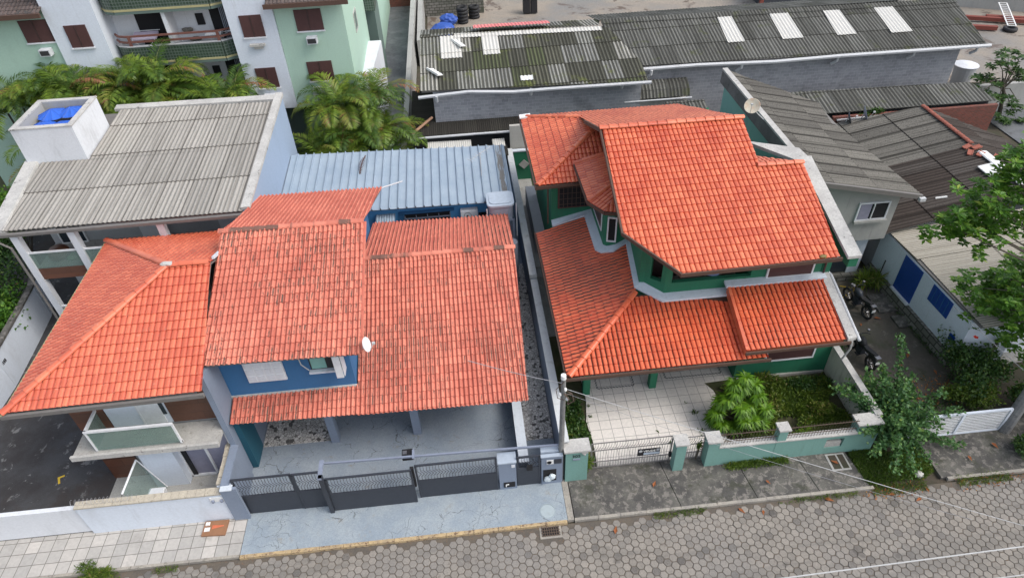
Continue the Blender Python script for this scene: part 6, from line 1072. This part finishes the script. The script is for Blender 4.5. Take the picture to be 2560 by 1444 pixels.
def frond(mb, base, az, el, L, n=22, m=0, tone=.5, droop=1.0, lw=.035, ll=.5):
    pts = []; p = np.array(base, float); a = el
    for i in range(13):
        pts.append(p.copy()); s = L/12; p = p + s*np.array([math.cos(az)*math.cos(a), math.sin(az)*math.cos(a), math.sin(a)]); a -= droop*(.05 + .17*(i/12)**1.2)
    pts = np.array(pts); t = np.linspace(.14, 1, n); idx = t*12; i0 = np.minimum(idx.astype(int), 11); fr = (idx-i0)[:,None]; P = pts[i0]*(1-fr) + pts[i0+1]*fr; T = pts[i0+1]-pts[i0]; T /= np.linalg.norm(T,axis=1,keepdims=True)
    side = np.cross(T, [0,0,1.0]); side /= np.linalg.norm(side,axis=1,keepdims=True)+1e-9; up = np.cross(side, T)
    prof_ = np.sin(np.pi*np.clip(t*.9+.08,0,1))**.6
    for s in (1,-1):
        D = side*s*1.0 + T*.75 + up*(.28) + rng.normal(0,.07,(n,3)); V, F = quads(P, D, up - side*s*.25, ll*prof_*rng.uniform(.85,1.1,n), np.full(n,lw)*rng.uniform(.9,1.2,n), .0)
        V = V.reshape(n,4,3); V[:,2,2] -= .12*ll; V[:,1] += (V[:,1]-V[:,3])*.0; V = V.reshape(-1,3)
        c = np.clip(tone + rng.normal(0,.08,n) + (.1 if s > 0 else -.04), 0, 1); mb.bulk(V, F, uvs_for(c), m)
    return pts
def palm(lbl, x, y, z0, zt, nf=11, L=1.9, spread=.0, dead=1):
    t = thing('palm_tree', lbl, 'palm tree', (x, y, z0), 'areca palms between the houses and the apartment block'); mt = MB(); mf_ = MB(); mr_ = MB()
    for s in range(3):
        a = s*2.1 + x; bx_, by_ = x + .12*math.cos(a), y + .12*math.sin(a); tx, ty = x + .45*math.cos(a), y + .45*math.sin(a); h = zt - random.uniform(0, .9)*(s>0)
        mt.tube([(bx_,by_,z0),(bx_*.5+tx*.5,by_*.5+ty*.5,(z0+h)/2),(tx,ty,h-.1)], [.07,.055,.05], 6)
        for k in range(nf):
            az = 2*math.pi*k/nf*1.618*2 + random.uniform(-.3,.3) + s; el = random.uniform(.35, 1.25); d = random.random()
            tone = random.uniform(.25,.8) if k >= dead or s else random.uniform(.85,1.0)
            p = frond(mf_, (tx,ty,h), az, el, L*random.uniform(.8,1.2), 40, 0, tone, random.uniform(1.0,1.7), .055, .78); mr_.tube(p[::3], [.02,.016,.012,.008,.004], 4)
    mt.build('trunk', BARK, t); c = mf_.build('fronds', LF_PALM, t); mr_.build('frond_ribs', plain('frond_rib', (0.16,0.20,0.05)) if 'frond_rib' not in bpy.data.materials else bpy.data.materials['frond_rib'], c); return t
PL = [(-23.9,36.3,4.6,'palm at the far left edge beside the green apartment wall'),(-22.2,36.6,5.2,'palm left of the tank house with a bright young frond'),(-20.6,36.6,5.3,'palm directly behind the white tank house'),(-21.8,34.6,3.0,'low palm left of the white tank house'),(-19.2,36.2,4.7,'palm right of the tank house under the left white tower'),
 (-17.3,36.6,5.2,'palm before the left end of the green tiled balcony'),(-15.7,36.4,5.5,'tallest palm in front of the green tiled balconies'),(-16.4,35.3,4.3,'palm leaning over the rear parapet of the grey roof'),(-14.3,36.2,4.1,'palm before the lower balcony of the apartments'),(-12.7,35.9,4.3,'rightmost palm of the row behind the grey roof building'),
 (-18.6,34.9,3.9,'short palm close behind the grey roof parapet'),
 (-6.9,36.2,4.0,'palm against the green wall, top of the clump by the alley'),(-5.1,36.5,3.8,'palm nearest the alley with a tall upright frond'),(-6.3,35.0,2.5,'palm in the middle of the clump behind the ribbed metal roof'),(-4.5,35.2,2.3,'low palm of the clump beside the alley wall'),(-7.7,34.4,1.7,'low palm of the clump beside the light blue wall'),(-5.5,33.6,1.3,'lowest palm touching the ribbed metal roof')]
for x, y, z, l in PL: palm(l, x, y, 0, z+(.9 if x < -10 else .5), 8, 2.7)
# large leaved almond tree at the right edge
AT = thing('almond_tree', 'large leaved bright green tree reaching in from the right edge', 'tree', (22.5, 13.8, 0)); mt = MB(); ml = MB()
trunk = [(22.5,13.8,0),(22.0,14.2,2.5),(21.2,15.0,5.0)]; mt.tube(trunk, [.3,.25,.18], 8)
tips = [(16.9,17,9.2),(17.3,17.2,8.7),(16.4,16.9,8.6),(17.3,16.9,9.7),(18.0,17.2,9.3),(16.1,17,7.5),(16.6,16.9,7.3),(17.1,17,7.2),(17.7,17.1,7.5),(16.9,17.1,8.0),(18.2,17,8.4),(15.7,17,7.25),(18.7,16.8,7.0),
 (18.55,17,4.75),(19.2,17,4.4),(18.5,17,3.7),(19.4,16.9,3.6),(19.0,17,4.2),(20.0,17,3.9),(18.1,17,4.3),(19.9,16.9,3.0),(20.6,17,2.6),(19.6,17,5.0),(20.3,16.5,2.0),(20.9,15.5,1.6),(19.3,17,3.0),(19.6,16.8,2.4),(20.0,17,5.4),(17.6,17.0,9.9),(18.4,17.2,8.9)]
tips += [(22.5+rng.uniform(-.5,3.5), rng.uniform(12,17.5), rng.uniform(5.5,9.5)) for _ in range(22)]
for (x, y, z) in tips:
    x += .45
    mt.tube([(21.2,15,5), ((x+21.2)/2,(y+15)/2,(z+5)/2+.1), (x,y,z)], [.07,.04,.015], 5)
    for k in range(19):
        c = np.array((x,y,z)) + rng.normal(0,.50,3)*np.array((1,1,.6)); n = 14; az = rng.random()*6.28 + np.arange(n)*2.4; el = rng.uniform(-.25,.55,n); D = np.stack([np.cos(az)*np.cos(el), np.sin(az)*np.cos(el), np.sin(el)],1)
        N_ = np.array([[0,0,1.0]]).repeat(n,0) + rng.normal(0,.2,(n,3)); V, F = quads(c + D*.03, D, N_, rng.uniform(.16,.31,n), rng.uniform(.10,.17,n), .08); tone = np.clip(.36 + .35*rng.random() + rng.normal(0,.15,n), 0, .96); ml.bulk(V, F, uvs_for(tone))
mt.build('trunk', BARK, AT); ml.build('crown', LF_ALM, AT)
# rambling round leaved shrub over the fence
SH = thing('leafy_shrub', 'rambling round leaved shrub spilling over the corner pillar and slatted gate', 'shrub', (14.75, 13.9, 0)); mt = MB(); ml = MB()
ends = [(14.1,15.6,1.9),(13.1,14.6,2.0),(12.6,15.1,1.9),(15.9,16.8,2.5),(13.0,12.6,1.2),(13.6,12.0,.9),(14.2,11.9,.9),(16.9,13.9,1.4),(15.0,12.4,.8),(16.2,12.9,.8),(14.9,15.9,1.8),(15.6,15.2,2.0),(13.9,13.2,2.1),(14.6,12.9,1.8),(16.3,14.4,1.9),(14.8,14.6,2.5),(13.5,15.6,1.4),(15.4,13.4,2.0),(14.3,14.8,2.2),(13.7,12.6,1.6),(16.0,13.5,1.2),(15.2,16.2,1.2),(12.9,13.3,1.5),(16.9,13.1,.3)]
for e in ends:
    b = np.array((14.75,13.9,.2)); e = np.array(e); mid = (b+e)/2 + np.array((0,0,.55)); pts = [tuple((1-t)**2*b + 2*t*(1-t)*mid + t*t*e) for t in np.linspace(0,1,9)]; mt.tube(pts, [.03,.028,.025,.02,.018,.015,.012,.008,.005], 5)
    L_ = np.linalg.norm(e-b); n = int(150*L_/1.6); t = rng.uniform(.25,1,n); P = ((1-t)**2)[:,None]*b + (2*t*(1-t))[:,None]*mid + (t*t)[:,None]*e + rng.normal(0,.085,(n,3)); D = rdir(n,.2); N_ = rdir(n,1.2)
    V, F = quads(P, D, N_, rng.uniform(.08,.15,n), rng.uniform(.08,.13,n), .05); ml.bulk(V, F, uvs_for(np.clip(.35 + .45*(t-.3) + rng.normal(0,.15,n), 0, 1)))
cloud(ml, (14.75,14.3,1.1), (1.35,1.5,.95), 3300, .13, .11, .46, shell=.3); cloud(ml, (14.2,15.6,.8), (.8,.6,.6), 700, .12, .09, .7, shell=.3); mt.build('branches', BARK, SH); ml.build('foliage', LF_GREY, SH)
def bush(name, lbl, c, r, n, L, Wd, mat, bias=.45, lumps=6, cat='bush', group=None, z0=0.05):
    t = thing(name, lbl, cat, (c[0], c[1], z0), group); ml = MB(); mt = MB()
    for k in range(lumps):
        o = rng.normal(0,.42,3)*np.array(r); o[2] = abs(o[2])*.6; cc = np.array(c)+o; cloud(ml, cc, np.array(r)*rng.uniform(.4,.65), n//lumps, L, Wd, bias + rng.normal(0,.09), shell=.25); mt.tube([(c[0],c[1],z0), tuple(cc)], [.03,.012], 5)
    mt.build('stem', BARK, t); ml.build('foliage', mat, t); return t
bush('hibiscus_bush', 'dark green hibiscus bush with one red flower by the blue and white house', (19.2,16.3,.9), (1.0,1.2,.9), 4200, .13, .09, LF_BUSH, .42, 9)
mb = MB(); q = [(19.05,16.75,1.95)]; V, F = quads([q[0]]*5, [(math.cos(a),math.sin(a),.3) for a in np.linspace(0,5,5)], [(0,0,1)]*5, [.11]*5, [.1]*5); mb.bulk(V, F, uvs_for([.5]*5)); tag(mb.build('hibiscus_flower', REDFL), 'single red hibiscus flower on top of the dark green bush', 'flower')
bush('bush', 'light green bush behind the white slatted gate', (18.2,15.1,.5), (1.2,.8,.6), 2600, .12, .08, LF_WEED, .35, 7); bush('bush', 'dark bush by the stone path at the right edge', (20.4,14.7,.5), (1.1,.8,.7), 2600, .13, .09, LF_BUSH, .35, 7)
bush('bush', 'dark bush at the foot of the thick grey post', (19.4,12.8,.4), (.9,.7,.5), 1800, .12, .09, LF_BUSH, .35, 6); bush('bush', 'small lime green bush beside the side gutter of the green house', (14.3,19.2,.6), (.35,.4,.4), 600, .1, .07, LF_ALM, .55, 3); bush('bush', 'reddish leggy bush behind the first motorcycle', (14.7,18.4,.4), (.5,.6,.5), 600, .09, .06, LF_BUSH, .25, 4)
bush('yucca', 'spiky yellow green plant against the stone step of the plastered house', (18.0,22.3,.4), (.5,.45,.45), 500, .5, .04, LF_WEED, .6, 3)
# whorled shrub in the garden
EU = thing('whorled_shrub', 'bright green shrub with whorls of drooping narrow leaves in the garden', 'shrub', (9.6,15.3,.1)); ml = MB(); mt = MB()
tips = [(9.3,15.4,2.15),(8.75,15.2,1.7),(9.85,15.2,1.75),(8.4,15.1,1.15),(9.2,14.9,1.45),(10.2,15.0,1.15),(8.6,14.9,.7),(9.6,14.7,.95),(9.05,14.8,.55),(10.1,14.8,.55),(9.5,15.6,1.9),(9.9,15.7,1.3),(8.8,15.6,1.3),(10.4,15.3,.8),(8.4,15.3,.6),(9.0,15.25,1.95),(9.55,15.05,1.4),(9.35,15.5,2.45),(9.0,15.5,2.2),(9.75,15.4,2.15),(8.55,15.3,1.5),(9.9,14.9,.8),(9.3,14.7,1.0)]
for p in tips:
    mt.tube([(9.5,15.3,.1), ((p[0]+9.5)/2,(p[1]+15.3)/2,p[2]*.55), p], [.04,.03,.015], 5)
    for kk in range(2):
        c = np.array(p) + np.array((0,0,-.12*kk)); n = 34; az = np.arange(n)*2.4 + rng.random(); el = rng.uniform(-.35,.5,n); D = np.stack([np.cos(az)*np.cos(el), np.sin(az)*np.cos(el), np.sin(el)],1)
        V, F = quads(np.repeat(c[None],n,0), D, np.array([[0,0,1.0]]).repeat(n,0), rng.uniform(.32,.46,n), rng.uniform(.06,.09,n)); V = V.reshape(n,4,3); V[:,2,2] -= .1; ml.bulk(V.reshape(-1,3), F, uvs_for(np.clip(.5 - .25*kk + rng.normal(0,.15,n),0,1)))
mt.build('stems', BARK, EU); ml.build('foliage', LF_EUPH, EU)
# ground cover
def cover(name, lbl, regs, n, L, Wd, mat, z=.12, h=.18, bias=.45):
    ml = MB(); A = [(x1-x0)*(y1-y0) for x0,x1,y0,y1 in regs]; T = sum(A)
    for (x0,x1,y0,y1), a in zip(regs, A):
        k = int(n*a/T); P = np.stack([rng.uniform(x0,x1,k), rng.uniform(y0,y1,k), z + rng.random(k)*h*(.5+.5*np.sin(rng.uniform(x0,x1,k)*3)**2)],1)
        f = np.sin(P[:,0]*2.3+P[:,1]*1.1)+np.sin(P[:,0]*.9-P[:,1]*2.9); P = P[f > -1.1]; k = len(P); D = rdir(k,.9); V, F = quads(P, D, rdir(k,.6), L*rng.uniform(.6,1.3,k), Wd*rng.uniform(.7,1.2,k)); ml.bulk(V, F, uvs_for(np.clip(bias + .12*np.sin(P[:,0]*1.7+P[:,1]) + rng.normal(0,.18,k),0,1)))
    return tag(ml.build(name, mat), lbl, 'ground plants', kind='stuff')
cover('garden_weeds', 'weeds and low leafy plants filling the front garden of the green house', [(9.4,13.6,13.85,17.0),(9.1,9.5,13.9,15.2),(9.3,13.5,14.0,15.4)], 26000, .14, .045, LF_WEED, .1, .28, .5)
cover('hedge_strip', 'dense leafy strip along the left side of the tiled porch', [(2.75,3.62,14.1,16.9),(2.85,3.7,14.1,15.3)], 5000, .12, .08, LF_BUSH, .12, .42, .5)
cover('verge_grass', 'grass and fallen leaves under the rambling shrub by the street', [(12.9,15.5,12.15,13.5)], 7000, .12, .03, LF_WEED, .02, .10, .3)
cover('kerb_weeds', 'tufts of grass along the street kerb', [(5.3,7.6,11.72,11.95),(9.6,12.5,11.78,11.93),(-13.8,-10.6,11.72,11.92),(13,18,11.7,12.1)], 4200, .10, .022, LF_WEED, .01, .09, .5)
cover('wall_foot_grass', 'grass tufts at the foot of the teal street wall', [(8.3,10.6,13.25,13.5)], 1400, .13, .03, LF_WEED, .11, .14, .5)
cover('yard_weeds', 'low weeds around the mossy yard edges', [(17.0,19.0,13.9,15.5),(18.5,19.2,15,22.5),(14.0,14.5,15.3,19.5)], 4500, .1, .04, LF_BUSH, .02, .14, .4)
cover('bed_undergrowth', 'dark undergrowth beneath the palms', [(-24,-9.3,33.6,37.4),(-9,-3.8,33,37.3)], 12000, .22, .10, LF_BUSH, .05, .8, .25)
bush('bush', 'yellow and green spiky tuft at the foot of the number pillar', (3.4,13.95,.45), (.3,.25,.45), 500, .2, .04, LF_WEED, .65, 3); bush('bush', 'green grass clump at the bottom left street edge', (-13.3,11.95,.15), (.55,.3,.2), 900, .16, .03, LF_WEED, .45, 4)
bush('bush', 'small bright broad leaved plant in the middle of the front garden', (11.5,14.35,.25), (.3,.25,.2), 160, .28, .08, LF_EUPH, .7, 2); bush('bush', 'green bush growing over the red brick wall', (22.9,33.0,3.0), (1.0,.4,.35), 900, .14, .1, LF_BUSH, .45, 4, z0=2.9)
bush('creeper', 'creeper on the narrow gate bars', (7.35,13.88,.8), (.12,.05,.5), 160, .08, .05, LF_WEED, .4, 3)
for x, y, z, r, l in ((-21.9,22.8,1.5,(1.4,2.2,1.6),'round green tree beside the curving boundary wall'),(-22.8,26.5,1.8,(1.9,2.2,1.8),'dark green tree left of the balcony building'),(-21.5,19.5,.9,(1.0,1.6,.8),'yellowing bush outside the curving boundary wall'),(-23.2,30.5,2.2,(1.7,1.9,1.8),'bright green tree below the white tank house')):
    bush('garden_tree', l, (x,y,z), r, 7000, .17, .12, LF_BUSH if 'dark' in l else (LF_WEED if 'yellow' in l else LF_ALM), .4, 12, 'tree')
for (x, y, l) in ((11.0,15.6,'tall weedy clump in the middle of the front garden'),(12.4,15.2,'weedy clump nearest the cream boundary wall'),(10.6,14.4,'bright weeds behind the railing wall'),(12.6,16.6,'dark weedy clump at the rear of the front garden'),(11.3,16.7,'low weeds below the ground floor window')):
    bush('weed_clump', l, (x,y,.25), (.65,.5,.28), 1500, .15, .06, LF_WEED if 'dark' not in l else LF_BUSH, .55 if 'dark' not in l else .4, 6, 'weeds')
# papaya like tree right
PT = thing('papaya_tree', 'thin open crowned tree with lobed leaves at the top right corner', 'tree', (34.2,37,0)); mt = MB(); ml = MB(); mt.tube([(34.5,37,0),(34.1,37,1.6),(33.6,37,2.6)], [.14,.1,.07], 7)
for (x,y,z) in ((32.8,37,3.7),(32.1,37,2.8),(34.0,37,3.2),(33.4,37.2,4.0),(34.8,37,2.6),(32.2,36.6,1.9),(33.6,36.6,1.6),(34.9,36.5,1.2),(33.0,36.8,2.4),(34.4,37.4,3.8),(35.4,36.8,3.0),(33.9,36.2,.8),(35.0,36.2,.2)):
    mt.tube([(33.9,37,1.9),((x+33.8)/2,37,(z+2.2)/2+.2),(x,y,z)], [.05,.03,.012], 5)
    for k in range(6):
        c = np.array((x,y,z)) + rng.normal(0,.36,3)*np.array((1.2,1,.5)); n = 20; az = np.arange(n)*2.4; el = rng.uniform(-.3,.4,n); D = np.stack([np.cos(az)*np.cos(el), np.sin(az)*np.cos(el), np.sin(el)],1); V, F = quads(np.repeat(c[None],n,0), D, np.array([[0,0,1.0]]).repeat(n,0)+rng.normal(0,.2,(n,3)), rng.uniform(.28,.45,n), rng.uniform(.10,.15,n)); ml.bulk(V, F, uvs_for(np.clip(.55+rng.normal(0,.15,n),0,1)))
mt.build('trunk', BARK, PT); ml.build('crown', LF_BUSH, PT)
# fallen leaves as countable things
proto = None; spots = [(9.0,11.55,'on the paving below the teal wall'),(9.55,12.6,'on the pavement slab before the teal wall'),(5.6,13.0,'on the wide concrete slab before the bar gate'),(8.3,11.7,'by the kerb below the grass tuft'),(11.4,11.75,'by the kerb near the inspection pit'),(13.6,11.7,'in the gutter under the rambling shrub'),(14.4,11.4,'on the paving beside the verge'),(14.9,11.75,'at the verge edge'),(17.0,12.7,'on the right driveway'),(18.2,13.1,'on the right driveway near the post'),(17.6,17.8,'on the mossy yard, nearest the stone plinth'),(17.0,17.3,'in the middle of the mossy yard'),(18.2,16.8,'on the mossy yard by the hibiscus bush'),(16.6,19.8,'on the mossy yard between the motorcycles'),(17.5,20.1,'on the mossy yard below the doorstep'),(12.2,13.1,'inside the inspection pit'),(3.9,11.5,'on the paving below the strip kerb')]
for k, (x, y, l) in enumerate(spots):
    if proto is None:
        mb = MB(); mb.add([(-.11,0,.005),(-.03,-.05,.03),(.12,0,.01),(-.03,.05,.03)], [(0,1,2),(0,2,3)]); o = mb.build('fallen_leaf', LF_DRY, None, loc=(0,0,0)); tag(o, '', 'leaf', 'fallen brown leaves'); proto = o
    else: o = copy_tree(proto)
    place(o, (x, y, .155 if 9.5 < x < 12.3 and y > 12 else (.14 if y > 12 and y < 14.8 else .03)), random.uniform(0,6), 'fallen brown leaf ' + l, random.uniform(.9,1.5))
litter = cover('leaf_litter', 'brown leaf litter along the right gutter', [(12.6,19,11.55,12.1),(14.5,18.5,15.0,16.6)], 900, .10, .05, LF_DRY, .012, .02, .4)

# ============================================================= MOTORCYCLES
def motorcycle(lbl, x, y, rz, fuel):
    t = thing('motorcycle', lbl, 'motorcycle', (0,0,0), 'motorcycles parked in the mossy yard')      # length along +x (front), built at origin
    def wheel(cx):
        mb = MB(); pts = [(cx+.28*math.cos(a), 0, .30+.28*math.sin(a)) for a in np.linspace(0,2*math.pi,21)]; mb.tube(pts, .055, 7); w = mb.build('wheel_tyre', RUBBER, t); mb = MB(); mb.tube([(cx,-.05,.30),(cx,.05,.30)], .06, 8)
        for k in range(5): a = k*1.2566; mb.beam((cx,0,.3),(cx+.25*math.cos(a),0,.3+.25*math.sin(a)),.03,.02)
        mb.build('rim', CHROME, w)
    wheel(.65); wheel(-.65)
    mb = MB(); mb.tube([(.65,.09,.3),(.45,.09,.85),(.40,.09,.98)],.02,6); mb.tube([(.65,-.09,.3),(.45,-.09,.85),(.40,-.09,.98)],.02,6); mb.build('fork', CHROME, t)
    mb = MB(); mb.tube([(.40,-.09,1.0),(.34,-.3,1.03),(.26,-.38,1.0)],.018,6); mb.tube([(.40,.09,1.0),(.34,.3,1.03),(.26,.38,1.0)],.018,6); mb.build('handlebar', RUBBER, t)
    for s in (-1,1): MB().tube([(.36,.28*s,1.03),(.36,.30*s,1.16)],.01,5).tube([(.36,.30*s,1.14),(.35,.30*s,1.22)],.05,8).build('mirror', CHROME, t)
    mb = MB(); mb.lathe([(0,.0),(.06,.0),(.09,.05),(.09,.08),(0,.085)], c=(.46,0,.88), n=12, M=Matrix.Rotation(RAD(80),4,'Y')); mb.build('headlight', CHROME, t)
    mb = MB(); vs = []; 
    for (xx, w, z0, z1) in ((.36,.06,.74,.90),(.25,.13,.68,.96),(.05,.14,.66,.95),(-.10,.08,.66,.84)): vs += [(xx,-w,z0),(xx,w,z0),(xx,w*.7,z1),(xx,-w*.7,z1)]
    mb.add(vs, [(3,2,1,0),(12,13,14,15)] + [(4*i+j,4*i+(j+1)%4,4*i+4+(j+1)%4,4*i+4+j) for i in range(3) for j in range(4)]); mb.build('fuel_tank', fuel, t, True)
    mb = MB(); vs = []
    for (xx, w, z0, z1) in ((-.05,.09,.72,.80),(-.3,.13,.70,.80),(-.55,.12,.74,.86),(-.78,.09,.80,.90)): vs += [(xx,-w,z0),(xx,w,z0),(xx,w*.8,z1),(xx,-w*.8,z1)]
    mb.add(vs, [(3,2,1,0),(12,13,14,15)] + [(4*i+j,4*i+(j+1)%4,4*i+4+(j+1)%4,4*i+4+j) for i in range(3) for j in range(4)]); mb.build('saddle', RUBBER, t)
    mb = MB(); mb.box(-.1,.22,-.12,.12,.28,.62); mb.box(-.02,.12,-.15,.15,.3,.5); mb.build('engine', DKMETAL, t); MB().tube([(.15,-.14,.4),(-.1,-.17,.28),(-.6,-.17,.33)],.035,8).build('exhaust_pipe', CHROME, t)
    mb = MB(); mb.tube([(.4,0,.9),(.15,0,.66),(-.5,0,.7),(-.8,0,.8)],.025,6); mb.tube([(-.45,0,.66),(-.65,.09,.3)],.02,5); mb.tube([(-.45,0,.66),(-.65,-.09,.3)],.02,5); mb.build('frame', RUBBER, t)
    mb = MB(); pts = [(-.65+.36*math.cos(a),0,.3+.36*math.sin(a)) for a in np.linspace(.9,2.8,7)]; mb.tube(pts,.06,5); mb.build('rear_mudguard', RUBBER, t); mb = MB(); mb.box(-.97,-.95,-.09,.09,.55,.68); mb.build('plate', PAPER, t); mb = MB(); mb.box(-.95,-.75,-.1,.1,.84,.87); mb.build('luggage_rack', CHROME, t)
    mb = MB(); mb.box(-.1,.1,-.24,-.13,.27,.31); mb.box(-.1,.1,.13,.24,.27,.31); mb.build('footpeg', RUBBER, t)
    t.location = (x, y, .0); t.rotation_euler = (0, RAD(0), rz); return t
motorcycle('black motorcycle parked nearer the street beside the cream boundary wall', 15.6, 18.0, RAD(97), RUBBER); motorcycle('black motorcycle parked deeper in the yard near the stone step', 16.9, 20.9, RAD(100), DKMETAL)
t = thing('tarp_sheet', 'dark limp tarpaulin hanging beside the downpipe of the green house', 'tarpaulin', (15.0,21.3,0)); MB().hexa([(14.6,20.6,.0),(15.3,20.5,.0),(15.3,22.3,.0),(14.5,22.4,.0)],[(14.5,20.9,1.5),(14.7,20.8,.9),(14.9,22.0,1.3),(14.5,22.3,1.7)]).build('sheet', RUBBER, t)
mb = MB(); mb.tube([(16.9,22.4,.03),(17.8,22.0,.04),(18.3,22.5,.3),(17.9,22.7,.05),(17.5,22.1,.03),(16.6,21.6,.03)], .02, 5); tag(mb.build('garden_hose', YELLOW), 'thin yellow hose lying across the mossy yard', 'hose')
for i, (x, y, w, d, l) in enumerate(((18.2,21.0,.9,1.2,'upper low stone slab below the blue doorstep'),(18.4,19.75,.6,.7,'lower low stone slab below the blue doorstep'))): tag(bx(x-w/2,x+w/2,y-d/2,y+d/2,0,.1).build('stone_slab', CONC), l, 'slab')
t = MB(); blob(t, (14.9,12.3,.1), .14, 2, (1.1,1,.8), .15); tag(t.build('concrete_lump', CAP), 'pale concrete lump in the grass under the rambling shrub', 'stone')
# dead frond on metal roof, porch weeds
mb = MB(); p = frond(mb, (-5.0,30.7,4.2), RAD(-100), .1, 1.4, 14, 0, .98, .6, .03, .2); mb.tube(p, .03, 4, 0); o = mb.build('dry_frond', plain('dry_brown', (0.09,0.05,0.045), .9)); tag(o, 'dry brown palm frond lying on the ribbed metal roof', 'palm frond')
for k, (x, y, s) in enumerate(((7.9,15.9,1.0),(7.95,15.0,.9),(6.6,14.6,.6),(6.3,15.2,.5),(3.95,16.7,.5),(3.92,16.2,.6),(7.75,16.4,.45))):
    ml = MB(); n = int(30*s)+8; D = rdir(n,.3); V, F = quads(np.array([[x,y,.16]]).repeat(n,0)+rng.normal(0,.05*s,(n,3))*np.array([1,1,.1]), D, rdir(n,1), rng.uniform(.08,.2,n)*s, rng.uniform(.02,.04,n)); ml.bulk(V, F, uvs_for(rng.uniform(.1,.5,n))); tag(ml.build('joint_weed', LF_WEED), ['larger spindly weed on the right of the tiled porch','dark weed tuft below the spindly one on the tiled porch','small weed low in the middle of the tiled porch','tiny weed in the middle of the tiled porch','upper tiny weed at the left porch edge','lower tiny weed at the left porch edge','tiny weed above the spindly one on the porch'][k], 'weed', 'weeds in the tiled porch joints')
# tv antenna on metal roof
t = thing('tv_antenna', 'thin white television antenna above the stained strip of the ribbed metal roof', 'antenna', (.7,28.3,3.8)); MB().tube([(.7,28.3,3.85),(.7,28.3,5.2)],.02,5).build('mast', CABLEW, t); mb = MB(); mb.tube([(.2,28.0,5.0),(1.2,28.7,5.25)],.012,4)
for k in range(9): x = .2+k*.125; y = 28.0+k*.0875; z = 5.0+k*.031; mb.tube([(x-.13,y+.18,z),(x+.13,y-.18,z)],.008,4)
mb.build('boom', CABLEW, t); MB().tube([(-3.75,25.2,5.6),(-2.9,26.3,5.2)],.03,6).build('x', GUTTER).name = 'vent_pipe'; tag(bpy.data.objects['vent_pipe'], 'slim white pipe leaning from the upper room roof over the annex', 'pipe')
